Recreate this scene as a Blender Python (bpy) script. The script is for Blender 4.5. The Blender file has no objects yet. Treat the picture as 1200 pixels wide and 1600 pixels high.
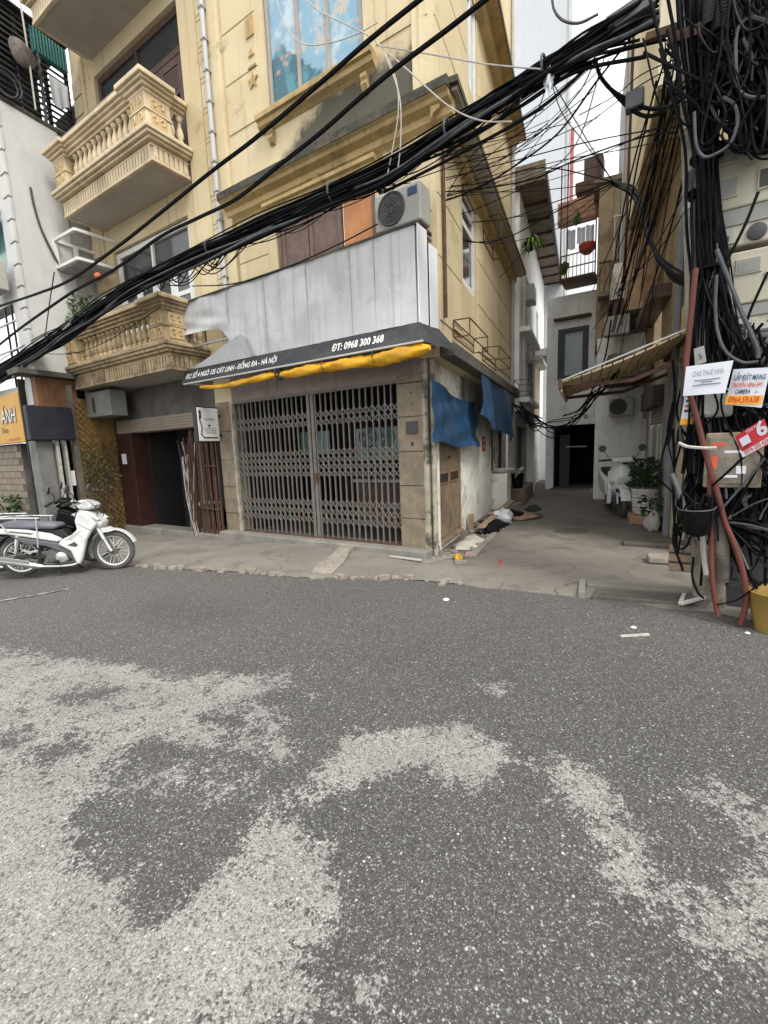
import bpy, bmesh, random
import numpy as np
from math import sin, cos, atan, radians, pi, sqrt, hypot, degrees, atan2
random.seed(7)
rng = np.random.default_rng(7)
scene = bpy.context.scene
COL = scene.collection

# ---------------------------------------------------------------- camera
FOC, HY, SLOPE, EYE = 690.0, 700.5, .0395, 1.5
roll = atan(SLOPE); pitch = atan((800 - HY) * cos(roll) / FOC)
_X = np.array([1, 0, 0.]); _U = np.array([0, sin(pitch), cos(pitch)]); FWD = np.array([0, cos(pitch), -sin(pitch)])
CR = _X * cos(roll) - _U * sin(roll); CU = _X * sin(roll) + _U * cos(roll); CAM = np.array([0, 0, EYE])
from mathutils import Matrix, Vector
cam_d = bpy.data.cameras.new('camera'); cam = bpy.data.objects.new('camera', cam_d); COL.objects.link(cam)
cam_d.sensor_fit = 'HORIZONTAL'; cam_d.sensor_width = 36; cam_d.lens = 36 * FOC / 1200
cam_d.clip_start = .05; cam_d.clip_end = 400
cam.matrix_world = Matrix(((CR[0], CU[0], -FWD[0], 0), (CR[1], CU[1], -FWD[1], 0), (CR[2], CU[2], -FWD[2], EYE), (0, 0, 0, 1)))
scene.camera = cam

# ---------------------------------------------------------------- overcast sky and soft sun
SUN_EL, SUN_AZ = radians(52), radians(150)
world = bpy.data.worlds.new('World'); scene.world = world; world.use_nodes = True
wn = world.node_tree; wn.nodes.clear()
sky = wn.nodes.new('ShaderNodeTexSky'); sky.sky_type = 'NISHITA'; sky.sun_disc = False
sky.sun_elevation = SUN_EL; sky.sun_rotation = SUN_AZ; sky.dust_density = 4; sky.air_density = 1
hs = wn.nodes.new('ShaderNodeHueSaturation'); hs.inputs['Saturation'].default_value = .07
bg = wn.nodes.new('ShaderNodeBackground'); bg.inputs['Strength'].default_value = .15
wo = wn.nodes.new('ShaderNodeOutputWorld')
wn.links.new(sky.outputs[0], hs.inputs['Color']); cl = wn.nodes.new('ShaderNodeMix'); cl.data_type = 'RGBA'; cl.inputs[0].default_value = .8; cl.inputs[7].default_value = (6.6, 6.75, 6.9, 1)     # even cloud cover
wn.links.new(hs.outputs[0], cl.inputs[6]); wn.links.new(cl.outputs[2], bg.inputs[0]); wn.links.new(bg.outputs[0], wo.inputs[0])
sd = bpy.data.lights.new('sun', 'SUN'); sun = bpy.data.objects.new('sun', sd); COL.objects.link(sun)
sd.energy = 1.5; sd.angle = radians(20); sd.color = (1, .97, .92)
sdir = Vector((sin(SUN_AZ) * cos(SUN_EL), cos(SUN_AZ) * cos(SUN_EL), sin(SUN_EL)))
sun.rotation_euler = sdir.to_track_quat('Z', 'Y').to_euler()
scene.view_settings.view_transform = 'Standard'; scene.view_settings.look = 'None'
scene.view_settings.gamma = 1; scene.view_settings.use_curve_mapping = False
scene.view_settings.exposure = 1.05
scene.cycles.diffuse_bounces = 6

# ---------------------------------------------------------------- frames of the place
def dirv(a): return np.array([sin(radians(a)), cos(radians(a)), 0])
TF = dirv(-57.5); NF = np.array([-TF[1], TF[0], 0])          # along the shop front (to the left), out to the street
TA = dirv(24.5); NA = np.array([TA[1], -TA[0], 0])           # up the alley, out into the alley
CO = np.array([0.601, 5.848, 0.]); ZZ = np.array([0, 0, 1.])  # foot of the corner pillar
class Fr:
    def __init__(s, o, x, y, z=ZZ): s.o, s.x, s.y, s.z = np.array(o, float), np.array(x, float), np.array(y, float), np.array(z, float)
    def p(s, x, y, z): return s.o + s.x * x + s.y * y + s.z * z
    def sub(s, x, y, z): return Fr(s.p(x, y, z), s.x, s.y, s.z)
WF = Fr((0, 0, 0), (1, 0, 0), (0, 1, 0))
FF = Fr(CO, TF, NF)          # x = u along the front, y = out, z = up
FA = Fr(CO, TA, NA)          # x = a up the alley, y = w across it
def rotfr(o, ang, base=WF):  # frame turned by ang about z
    c, s = cos(ang), sin(ang)
    return Fr(o, base.x * c + base.y * s, base.y * c - base.x * s, base.z)
def ground_z(x, y):
    u = (x - CO[0]) * TF[0] + (y - CO[1]) * TF[1]
    return -0.033 * max(0., u - 2.2) if u < 14 else -0.033 * 11.8
def ray(x, y):
    v = FWD * FOC + CR * (x - 600) - CU * (y - 800); return v / np.linalg.norm(v)
def hit(x, y, o, n):
    r = ray(x, y); return CAM + r * (((np.array(o) - CAM) @ n) / (r @ n))
def on_front(x, y, off): return hit(x, y, CO + NF * off, NF)
def on_alley(x, y, w): return hit(x, y, CO + NA * w, NA)
def on_ground(x, y, z=0.):
    g = z
    for _ in range(6):
        r = ray(x, y); P = CAM + r * ((g - EYE) / r[2]); g = z + ground_z(P[0], P[1])
    return P
def at(x, y, d):
    r = ray(x, y); return CAM + r * (d / hypot(r[0], r[1]))

# ---------------------------------------------------------------- mesh builder
class MB:
    def __init__(s): s.v = []; s.f = []
    def add(s, vs, fs):
        b = len(s.v); s.v.extend([tuple(map(float, q)) for q in vs]); s.f.extend([tuple(i + b for i in f) for f in fs]); return s
    def box(s, fr, x0, x1, y0, y1, z0, z1):
        vs = [fr.p(x, y, z) for x in (x0, x1) for y in (y0, y1) for z in (z0, z1)]
        return s.add(vs, [(0, 1, 3, 2), (4, 6, 7, 5), (0, 4, 5, 1), (2, 3, 7, 6), (0, 2, 6, 4), (1, 5, 7, 3)])
    def prism(s, fr, pts, y0, y1):        # outline in x,z pushed along y
        n = len(pts); vs = [fr.p(x, y0, z) for x, z in pts] + [fr.p(x, y1, z) for x, z in pts]
        return s.add(vs, [tuple(range(n)), tuple(range(2 * n - 1, n - 1, -1))] + [(i, (i + 1) % n, (i + 1) % n + n, i + n) for i in range(n)])
    def profile(s, fr, pts, x0, x1):      # outline in y,z swept along x
        n = len(pts); vs = [fr.p(x0, y, z) for y, z in pts] + [fr.p(x1, y, z) for y, z in pts]
        return s.add(vs, [tuple(range(n)), tuple(range(2 * n - 1, n - 1, -1))] + [(i, (i + 1) % n, (i + 1) % n + n, i + n) for i in range(n)])
    def quad(s, *q): return s.add(q, [tuple(range(len(q)))])
    def bar(s, a, b, w, h=None, up=(0, 0, 1)):
        a, b = np.array(a, float), np.array(b, float); h = h or w
        d = b - a; L = np.linalg.norm(d); d /= L; up = np.array(up, float)
        if abs(d @ up) > .95: up = np.array([NF[0], NF[1], 0])
        sx = np.cross(d, up); sx /= np.linalg.norm(sx); uz = np.cross(sx, d)
        return s.box(Fr(a, d, sx, uz), 0, L, -w / 2, w / 2, -h / 2, h / 2)
    def tube(s, pts, r, n=6, caps=True):
        P = np.array(pts, float); m = len(P); rr = r if hasattr(r, '__len__') else [r] * m
        T = np.gradient(P, axis=0); T /= np.maximum(np.linalg.norm(T, axis=1), 1e-9)[:, None]
        ref = np.array([0, 0, 1.]) if abs(T[0][2]) < .9 else np.array([1., 0, 0]); vs = []
        for i in range(m):
            a = ref - T[i] * (ref @ T[i]); a /= max(np.linalg.norm(a), 1e-9); b = np.cross(T[i], a); ref = a
            vs += [P[i] + (a * cos(2 * pi * k / n) + b * sin(2 * pi * k / n)) * rr[i] for k in range(n)]
        fs = [(i * n + k, i * n + (k + 1) % n, (i + 1) * n + (k + 1) % n, (i + 1) * n + k) for i in range(m - 1) for k in range(n)]
        if caps: fs += [tuple(range(n - 1, -1, -1)), tuple((m - 1) * n + k for k in range(n))]
        return s.add(vs, fs)
    def lathe(s, fr, prof, n=10):         # prof = (radius, z)
        vs = [fr.p(r * cos(2 * pi * k / n), r * sin(2 * pi * k / n), z) for r, z in prof for k in range(n)]; m = len(prof)
        fs = [(i * n + k, i * n + (k + 1) % n, (i + 1) * n + (k + 1) % n, (i + 1) * n + k) for i in range(m - 1) for k in range(n)]
        fs += [tuple(range(n - 1, -1, -1)), tuple((m - 1) * n + k for k in range(n))]
        return s.add(vs, fs)
    def torus(s, fr, R, r, n=24, k=8):    # axis = fr.y
        vs = []
        for i in range(n):
            a = 2 * pi * i / n
            for j in range(k):
                b = 2 * pi * j / k; q = R + r * cos(b); vs.append(fr.p(q * cos(a), r * sin(b), q * sin(a)))
        return s.add(vs, [(i * k + j, ((i + 1) % n) * k + j, ((i + 1) % n) * k + (j + 1) % k, i * k + (j + 1) % k) for i in range(n) for j in range(k)])
    def grid(s, fn, nu, nv):              # fn(u,v) in 0..1 -> point
        vs = [fn(i / nu, j / nv) for i in range(nu + 1) for j in range(nv + 1)]
        return s.add(vs, [(i * (nv + 1) + j, (i + 1) * (nv + 1) + j, (i + 1) * (nv + 1) + j + 1, i * (nv + 1) + j + 1) for i in range(nu) for j in range(nv)])
    def sheet(s, fn, nu, nv, th, nrm):    # a grid with thickness
        nrm = np.array(nrm, float) * th; b = len(s.v)
        s.grid(fn, nu, nv); s.grid(lambda u, v: fn(u, v) + nrm, nu, nv); m = (nu + 1) * (nv + 1)
        ring = [i * (nv + 1) for i in range(nu)] + [nu * (nv + 1) + j for j in range(nv)] + [i * (nv + 1) + nv for i in range(nu, 0, -1)] + [j for j in range(nv, 0, -1)]
        s.f += [(b + ring[i], b + ring[(i + 1) % len(ring)], b + m + ring[(i + 1) % len(ring)], b + m + ring[i]) for i in range(len(ring))]
        return s
    def mesh(s, name, org=(0, 0, 0)):
        me = bpy.data.meshes.new(name); o = np.array(org, float)
        me.from_pydata([tuple(np.array(q) - o) for q in s.v], [], s.f); return me
def world_loc(o):
    p = np.zeros(3)
    while o is not None: p += np.array(o.location); o = o.parent
    return p
def build(name, mb, m, parent=None, smooth=None, bevel=0, recalc=True, loc=None):
    """one mesh object; the builder's points are world points (parents are moved, never turned, while building)"""
    org = world_loc(parent) if parent is not None else np.zeros(3)
    if loc is not None: org = org * 0 + np.array(loc, float)
    me = mb.mesh(name, org)
    if recalc:
        bm = bmesh.new(); bm.from_mesh(me); bmesh.ops.recalc_face_normals(bm, faces=bm.faces); bm.to_mesh(me); bm.free()
    if smooth is not None:
        me.polygons.foreach_set('use_smooth', [True] * len(me.polygons)); me.set_sharp_from_angle(angle=radians(smooth))
    me.materials.append(m)
    o = bpy.data.objects.new(name, me); COL.objects.link(o)
    if parent is not None: o.parent = parent; o.location = org - world_loc(parent)
    elif loc is not None: o.location = loc
    if bevel:
        b = o.modifiers.new('edge', 'BEVEL'); b.width = bevel; b.segments = 2; b.limit_method = 'ANGLE'; b.harden_normals = False
    return o
def tag(o, label=None, cat=None, group=None, kind=None):
    for k, v in (('label', label), ('category', cat), ('group', group), ('kind', kind)):
        if v: o[k] = v
    return o
def thing(name, loc, label, cat, group=None):
    o = bpy.data.objects.new(name, None); o.empty_display_size = .1; COL.objects.link(o); o.location = tuple(map(float, loc))
    return tag(o, label, cat, group)
def share(src, name, parent, delta):
    """a copy of a part (mesh data shared) moved by delta, a world vector"""
    c = src.copy(); c.name = name; c.parent = parent; c.location = np.array(src.location) + np.array(delta); COL.objects.link(c); return c
def dup(root, loc, rot=0, label=None, scale=None):
    r = root.copy(); COL.objects.link(r); r.location = loc; r.rotation_euler = (0, 0, rot)
    if scale: r.scale = scale
    if label: r['label'] = label
    for ch in list(root.children):
        c = ch.copy(); COL.objects.link(c); c.parent = r
        for g in ch.children:
            d = g.copy(); COL.objects.link(d); d.parent = c
    return r
def wall_mb(fr, x0, x1, z0, z1, y0, y1, holes=()):
    """a wall slab with rectangular openings (x0,x1,z0,z1)"""
    mb = MB(); xs = sorted({x0, x1, *[h[0] for h in holes], *[h[1] for h in holes]}); zs = sorted({z0, z1, *[h[2] for h in holes], *[h[3] for h in holes]})
    xs = [x for x in xs if x0 <= x <= x1]; zs = [z for z in zs if z0 <= z <= z1]
    for i in range(len(xs) - 1):
        j = 0
        while j < len(zs) - 1:
            cx = (xs[i] + xs[i + 1]) / 2
            inh = lambda k: any(h[0] < cx < h[1] and h[2] < (zs[k] + zs[k + 1]) / 2 < h[3] for h in holes)
            if inh(j): j += 1; continue
            k = j
            while k + 1 < len(zs) - 1 and not inh(k + 1): k += 1
            mb.box(fr, xs[i], xs[i + 1], y0, y1, zs[j], zs[k + 1]); j = k + 1
    return mb
def spline(pts, n=8):
    P = [np.array(p, float) for p in pts]; P = [2 * P[0] - P[1]] + P + [2 * P[-1] - P[-2]]; out = []
    for i in range(1, len(P) - 2):
        for k in range(n):
            t = k / n; a, b, c, d = P[i - 1], P[i], P[i + 1], P[i + 2]
            out.append(.5 * (2 * b + (c - a) * t + (2 * a - 5 * b + 4 * c - d) * t * t + (3 * b - a - 3 * c + d) * t ** 3))
    return out + [P[-2]]
def sag(a, b, s, n=14):
    a, b = np.array(a, float), np.array(b, float)
    return [a + (b - a) * t - ZZ * (4 * s * t * (1 - t)) for t in np.linspace(0, 1, n)]

# ---------------------------------------------------------------- materials
def srgb(r, g, b): return tuple((c / 255 / 12.92 if c / 255 < .04045 else ((c / 255 + .055) / 1.055) ** 2.4) for c in (r, g, b))
def mat(name, col, rough=.8, var=.12, scale=3., bump=.15, bscale=40., streak=0., stain=0., stain_col=(.05, .045, .04), stain_scale=1.6, metal=0., spec=.35, coat=0., spread=.12, objvar=0.):
    m = bpy.data.materials.new(name); m.use_nodes = True; nt = m.node_tree; N = nt.nodes; L = nt.links
    B = N['Principled BSDF']; B.inputs['Roughness'].default_value = rough; B.inputs['Metallic'].default_value = metal
    B.inputs['Specular IOR Level'].default_value = spec; B.inputs['Coat Weight'].default_value = coat
    geo = N.new('ShaderNodeNewGeometry')
    def noise(sc, vec=None, detail=5, rgh=.6):
        t = N.new('ShaderNodeTexNoise'); t.inputs['Scale'].default_value = sc; t.inputs['Detail'].default_value = detail; t.inputs['Roughness'].default_value = rgh
        L.new(vec or geo.outputs['Position'], t.inputs['Vector']); return t.outputs['Fac']
    def math(op, a, b=None, c=None):
        x = N.new('ShaderNodeMath'); x.operation = op
        for i, q in enumerate((a, b, c)):
            if q is None: continue
            if isinstance(q, (int, float)): x.inputs[i].default_value = q
            else: L.new(q, x.inputs[i])
        return x.outputs[0]
    def mix(f, a, b):
        x = N.new('ShaderNodeMix'); x.data_type = 'RGBA'
        if isinstance(f, (int, float)): x.inputs[0].default_value = f
        else: L.new(f, x.inputs[0])
        for i, q in ((6, a), (7, b)):
            if isinstance(q, tuple): x.inputs[i].default_value = (*q[:3], 1)
            else: L.new(q, x.inputs[i])
        return x.outputs[2]
    def ramp(f, lo, hi):
        x = N.new('ShaderNodeMapRange'); x.interpolation_type = 'SMOOTHSTEP'; L.new(f, x.inputs[0]); x.inputs[1].default_value = lo; x.inputs[2].default_value = hi; return x.outputs[0]
    c = mix(ramp(noise(scale), .3, .7), tuple(v * (1 - var) for v in col), tuple(min(1, v * (1 + var)) for v in col))
    fine = noise(bscale, detail=3)
    c = mix(math('MULTIPLY', ramp(fine, .35, .75), var * .9), c, tuple(v * .55 for v in col))
    if objvar:
        oi = N.new('ShaderNodeObjectInfo'); c = mix(math('MULTIPLY', oi.outputs['Random'], objvar), c, tuple(v * .45 for v in col))
    if streak:
        mp = N.new('ShaderNodeMapping'); L.new(geo.outputs['Position'], mp.inputs[0]); mp.inputs['Scale'].default_value = (9, 9, .35)
        st = ramp(noise(1.4, mp.outputs[0], 4), .52, .72); c = mix(math('MULTIPLY', st, streak), c, stain_col)
    if stain:
        s1 = ramp(noise(stain_scale, detail=8, rgh=.68), .5, .5 + spread); c = mix(math('MULTIPLY', s1, stain), c, stain_col)
    L.new(c, B.inputs['Base Color'])
    if bump:
        bp = N.new('ShaderNodeBump'); bp.inputs['Strength'].default_value = bump; bp.inputs['Distance'].default_value = .01
        L.new(math('ADD', fine, noise(bscale * .2)), bp.inputs['Height']); L.new(bp.outputs[0], B.inputs['Normal'])
    m['api'] = 1; m.diffuse_color = (*col, 1)
    return m
class NT:   # small helper for the hand-made node trees
    def __init__(s, name, rough=.8):
        s.m = bpy.data.materials.new(name); s.m.use_nodes = True; s.N = s.m.node_tree.nodes; s.L = s.m.node_tree.links; s.B = s.N['Principled BSDF']
        s.B.inputs['Roughness'].default_value = rough; s.geo = s.N.new('ShaderNodeNewGeometry'); s.pos = s.geo.outputs['Position']
    def put(s, sock, v):
        if isinstance(v, (int, float)): sock.default_value = v
        elif isinstance(v, tuple): sock.default_value = (*v, 1) if len(v) == 3 and sock.type == 'RGBA' else v
        else: s.L.new(v, sock)
    def noise(s, sc, vec=None, detail=5, rgh=.6):
        t = s.N.new('ShaderNodeTexNoise'); s.put(t.inputs['Scale'], sc); t.inputs['Detail'].default_value = detail; t.inputs['Roughness'].default_value = rgh
        s.L.new(vec or s.pos, t.inputs['Vector']); return t.outputs['Fac']
    def voro(s, sc, feature='F1', vec=None):
        t = s.N.new('ShaderNodeTexVoronoi'); t.feature = feature; t.inputs['Scale'].default_value = sc; s.L.new(vec or s.pos, t.inputs['Vector']); return t
    def scaled(s, v, vec=None):
        mp = s.N.new('ShaderNodeMapping'); s.L.new(vec or s.pos, mp.inputs[0]); mp.inputs['Scale'].default_value = v; return mp.outputs[0]
    def math(s, op, a, b=0., c=None):
        x = s.N.new('ShaderNodeMath'); x.operation = op; s.put(x.inputs[0], a); s.put(x.inputs[1], b)
        if c is not None: s.put(x.inputs[2], c)
        return x.outputs[0]
    def mix(s, f, a, b):
        x = s.N.new('ShaderNodeMix'); x.data_type = 'RGBA'; s.put(x.inputs[0], f); s.put(x.inputs[6], a); s.put(x.inputs[7], b); return x.outputs[2]
    def ramp(s, f, lo, hi):
        x = s.N.new('ShaderNodeMapRange'); x.interpolation_type = 'SMOOTHSTEP'; s.put(x.inputs[0], f); x.inputs[1].default_value = lo; x.inputs[2].default_value = hi; return x.outputs[0]
    def dot(s, v):    # signed distance along a world direction
        x = s.N.new('ShaderNodeVectorMath'); x.operation = 'DOT_PRODUCT'; s.L.new(s.pos, x.inputs[0]); x.inputs[1].default_value = tuple(v); return x.outputs['Value']
    def z(s):
        x = s.N.new('ShaderNodeSeparateXYZ'); s.L.new(s.pos, x.inputs[0]); return x.outputs[2]
    def attr(s, n):
        x = s.N.new('ShaderNodeAttribute'); x.attribute_name = n; return x.outputs['Fac']
    def done(s, col, height=None, strength=.3, dist=.01):
        s.put(s.B.inputs['Base Color'], col)
        if height is not None:
            b = s.N.new('ShaderNodeBump'); b.inputs['Strength'].default_value = strength; b.inputs['Distance'].default_value = dist; s.L.new(height, b.inputs['Height']); s.L.new(b.outputs[0], s.B.inputs['Normal'])
        return s.m

def yellow_wall(name, mould):
    t = NT(name, .85); n1 = t.noise(1.3, detail=6); n2 = t.noise(9, detail=6, rgh=.7)
    c = t.mix(t.ramp(n1, .3, .7), (.50, .40, .235), (.57, .48, .305))
    c = t.mix(t.math('MULTIPLY', t.ramp(n2, .55, .75), .35), c, (.36, .26, .125))
    st = t.ramp(t.noise(1.2, t.scaled((7, 7, .3)), 5), .55, .75); c = t.mix(t.math('MULTIPLY', st, .55), c, (.24, .185, .11))
    dk = t.ramp(t.noise(2.3, detail=8, rgh=.75), .56, .70); c = t.mix(t.math('MULTIPLY', dk, .6), c, (.19, .15, .09))
    if mould:     # black mould that grew on the wall over the wet cornice ledge, thickest near the corner
        u = t.math('SUBTRACT', t.dot(TF), float(CO @ TF)); h = t.math('SUBTRACT', t.z(), 5.47)
        top = t.math('MULTIPLY_ADD', t.ramp(u, 2.7, 1.2), .66, .08)
        k = t.math('SUBTRACT', top, h); k = t.math('MULTIPLY_ADD', t.math('SUBTRACT', t.noise(5, detail=8, rgh=.7), .5), .5, k)
        k = t.math('MULTIPLY', t.ramp(k, -.08, .16), t.ramp(h, -.6, -.02)); c = t.mix(t.math('MULTIPLY', k, .93), c, (.045, .04, .03))
    return t.done(c, t.math('ADD', n2, t.noise(60)), .25)
M = {}
M['yellow'] = yellow_wall('yellow_limewash', False)
M['yellow_mould'] = yellow_wall('yellow_limewash_mouldy', True)
M['ochre'] = mat('ochre_trim', (.40, .285, .125), .8, .15, 4, streak=.4, stain=.35, stain_col=(.09, .07, .04))
M['cream'] = mat('cream_balcony_paint', (.56, .46, .31), .8, .10, 4, streak=.3, stain=.3, stain_col=(.22, .16, .09))
M['cream_dirty'] = mat('cream_balcony_paint_dirty', (.42, .325, .195), .85, .15, 5, streak=.7, stain=.6, stain_col=(.10, .075, .05))
M['orange_panel'] = mat('ochre_relief_paint', (.47, .335, .165), .8, .1, 4)
M['soffit'] = mat('grey_white_soffit', (.40, .37, .33), .85, .06, 1.5, bump=.05, stain=.25, stain_col=(.28, .22, .15))
M['mould'] = mat('mouldy_ledge', (.055, .05, .04), .9, .4, 8, bump=.5, stain=.5, stain_col=(.16, .125, .07))
M['concrete'] = mat('old_concrete', (.22, .205, .18), .9, .15, 3, bump=.3, stain=.5, stain_col=(.12, .105, .085), streak=.2)
M['concrete_dark'] = mat('dark_shaded_concrete', (.10, .09, .078), .9, .2, 3, bump=.3, stain=.6, stain_col=(.06, .055, .045), streak=.4)  # dark concrete, toned down further to paint the shade below the balcony
M['pillar'] = mat('grey_brown_stone_tile', (.20, .16, .11), .7, .18, 6, bump=.2, stain=.55, stain_col=(.12, .10, .07), streak=.45)
M['pillar_mould'] = mat('mouldy_plaster_edge', (.33, .30, .23), .9, .25, 6, bump=.3, stain=.9, stain_col=(.06, .055, .035), stain_scale=3.5)
M['white_wall'] = mat('white_plaster', (.50, .495, .475), .85, .06, 2, streak=.25, stain=.25, stain_col=(.40, .38, .34))
M['white_wall_dirty'] = mat('dirty_white_plaster', (.84, .815, .74), .9, .08, 2, bump=.2, streak=.35, stain=.75, stain_col=(.26, .22, .16), stain_scale=1.2)
M['tower'] = mat('pale_grey_paint', (.50, .515, .53), .8, .05, .4, bump=.05, streak=.35, stain_col=(.36, .36, .36))
M['white_alley'] = mat('brightened_alley_plaster', (.80, .795, .775), .85, .05, 2, bump=.1, streak=.3, stain=.3, stain_col=(.42, .40, .35))  # white plaster brightened in colour to lift the poorly lit alley walls
M['beige_wall'] = mat('beige_plaster', (.50, .43, .28), .88, .1, 2, bump=.2, streak=.4, stain=.5, stain_col=(.22, .17, .10))
M['cream_wall'] = mat('pale_cream_plaster', (.70, .64, .48), .85, .05, 1, bump=.1)
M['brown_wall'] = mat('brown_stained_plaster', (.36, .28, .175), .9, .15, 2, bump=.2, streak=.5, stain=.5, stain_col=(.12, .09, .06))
M['grey_wall'] = mat('grey_render', (.38, .37, .35), .9, .1, 2, bump=.2, streak=.3, stain=.4, stain_col=(.18, .17, .15))
M['banner'] = mat('grey_white_banner_sheet', (.50, .505, .51), .75, .05, 1.2, bump=.03, bscale=15, streak=.5, stain=.35, stain_col=(.30, .29, .27))
M['banner_side'] = mat('white_sheet_metal', (.70, .71, .72), .5, .02, 1, bump=.02)
M['black_band'] = mat('charcoal_sign_band', (.03, .033, .036), .55, .1, 3, stain=.2, stain_col=(.12, .11, .1))
M['letter'] = mat('faded_white_lettering', (.72, .70, .66), .6, .1, 20, bump=0)
M['yellow_tarp'] = mat('yellow_awning_cloth', (.60, .31, .012), .5, .12, 4, bump=.1, stain=.35, stain_col=(.28, .15, .02), streak=.25)
M['blue_tarp'] = mat('blue_tarpaulin', (.018, .062, .135), .48, .2, 5, bump=.2, bscale=90, stain=.35, stain_col=(.09, .14, .20), spec=.5)
M['gate'] = mat('grey_painted_gate_steel', (.145, .135, .12), .55, .15, 6, stain=.5, stain_col=(.16, .09, .05), stain_scale=5, spec=.4)
M['black_metal'] = mat('black_painted_steel', (.022, .021, .02), .5, .2, 6)
M['rust'] = mat('rusty_steel', (.095, .05, .03), .85, .3, 9, bump=.4, stain=.5, stain_col=(.05, .03, .02))
M['grey_metal'] = mat('grey_steel', (.36, .36, .36), .45, .1, 5, metal=.6)
M['chrome'] = mat('bright_metal', (.62, .62, .62), .25, .06, 8, metal=1., bump=.02)
M['ac'] = mat('off_white_appliance_plastic', (.31, .305, .28), .5, .05, 4, stain=.35, stain_col=(.30, .27, .21), bump=.03)
M['ac_dark'] = mat('dark_fan_grille', (.045, .045, .045), .6, .1, 6)
M['glass'] = mat('dark_window_glass', (.035, .04, .042), .08, .1, 3, bump=0, spec=.6)
M['glass_green'] = mat('green_window_glass', (.10, .20, .18), .12, .15, 2, bump=0, spec=.6)
M['glass_pale'] = mat('pale_frosted_glass', (.40, .46, .47), .3, .08, 2, bump=0, spec=.5)
M['brown_wood'] = mat('dark_brown_wood', (.075, .042, .034), .5, .2, 6, stain=.3, stain_col=(.12, .07, .05))
M['shutter_wood'] = mat('weathered_brown_shutter', (.145, .095, .075), .65, .2, 8, streak=.5, stain_col=(.07, .05, .04))
M['orange_wood'] = mat('orange_painted_board', (.46, .20, .075), .6, .12, 5, streak=.3, stain_col=(.28, .14, .07))
M['white_paint'] = mat('white_gloss_paint', (.66, .65, .61), .45, .06, 4, bump=.05, stain=.2, stain_col=(.35, .33, .28))
M['door_metal'] = mat('tan_weathered_sheet_metal', (.25, .19, .125), .7, .15, 5, streak=.6, stain=.35, stain_col=(.10, .07, .045))
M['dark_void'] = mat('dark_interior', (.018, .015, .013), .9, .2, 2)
M['maroon'] = mat('dark_red_brown_tile', (.042, .017, .014), .5, .2, 4, spec=.25)  # base colour darkened to paint the shade in the left doorway
M['rubber'] = mat('black_rubber', (.02, .02, .021), .75, .2, 10, bump=.1)
M['tyre'] = mat('dusty_tyre_rubber', (.075, .07, .065), .85, .2, 12, bump=.3, bscale=120)
M['cable'] = mat('black_cable_sheath', (.0045, .005, .006), .5, .25, 12, bump=0, spec=.06)  # black sheath, deepened further to paint the shade around the pole
M['cable_grey'] = mat('dusty_grey_cable', (.07, .072, .077), .55, .2, 12, bump=0, spec=.15)
M['cable_pale'] = mat('faded_beige_cable', (.42, .39, .34), .6, .15, 12, bump=0)
M['bike_white'] = mat('white_bike_plastic', (.56, .57, .545), .25, .05, 5, bump=.01, coat=.4, stain=.35, stain_col=(.36, .33, .28), stain_scale=3.5)
M['scooter_white'] = mat('white_scooter_brightened', (.74, .75, .74), .25, .04, 5, bump=.01, coat=.4, stain=.15, stain_col=(.4, .38, .34))  # whiter copy of the bike plastic, making up for the alley shade
M['ac_dim'] = mat('shaded_grimy_plastic', (.20, .195, .18), .6, .1, 4, stain=.4, stain_col=(.12, .11, .09))  # darker copy of the ac plastic, painting the shade below the balcony
M['trim_pale'] = mat('dull_white_trim', (.40, .39, .36), .5, .1, 5)
M['bike_grey'] = mat('dark_grey_bike_plastic', (.085, .085, .09), .5, .1, 5, bump=.03)
M['seat'] = mat('grey_seat_vinyl', (.14, .14, .165), .5, .1, 6, bump=.08)
M['silver'] = mat('silver_painted_metal', (.60, .60, .58), .3, .08, 8, metal=.7, bump=.02)
M['exhaust'] = mat('brushed_exhaust_metal', (.66, .65, .62), .28, .08, 10, metal=.85, bump=.03)
M['engine'] = mat('dusty_cast_engine', (.12, .115, .11), .6, .25, 15, metal=.4, bump=.3)
M['lamp_glass'] = mat('clear_lamp_lens', (.55, .56, .56), .1, .03, 5, bump=0, spec=.6)
M['red_plastic'] = mat('red_plastic', (.42, .02, .025), .4, .1, 5)
M['leaf'] = mat('green_leaves', (.06, .12, .025), .55, .4, 20, bump=.05, objvar=.3)
M['leaf_bright'] = mat('bright_green_leaves', (.16, .30, .04), .55, .3, 20, bump=.05)
M['leaf_dark'] = mat('dark_green_leaves', (.035, .07, .025), .5, .4, 20, bump=.05, objvar=.3)
M['pot'] = mat('white_ribbed_pot', (.58, .56, .52), .6, .1, 4, stain=.4, stain_col=(.3, .26, .2))
M['conduit'] = mat('red_orange_conduit', (.10, .028, .02), .6, .15, 6, stain=.3, stain_col=(.16, .05, .035))
M['pole'] = mat('pale_concrete_pole', (.24, .215, .175), .9, .25, 6, bump=.25, stain=.8, stain_col=(.06, .053, .042))
M['meter'] = mat('cream_meter_box_plastic', (.36, .335, .26), .5, .06, 4, bump=.04, streak=.4, stain=.35, stain_col=(.25, .21, .14))
M['meter_glass'] = mat('dusty_meter_window', (.20, .20, .18), .3, .15, 5, bump=0)
M['paper'] = mat('white_paper', (.60, .61, .65), .8, .03, 4, bump=.05)
M['paper_print'] = mat('grey_print', (.22, .23, .26), .8, .1, 10, bump=0)
M['ink_blue'] = mat('dark_blue_print', (.03, .06, .13), .7, .1, 10, bump=0)
M['ink_red'] = mat('red_print', (.55, .10, .05), .7, .1, 10, bump=0)
M['orange_print'] = mat('orange_yellow_print', (.80, .36, .02), .7, .1, 10, bump=0)
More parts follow.
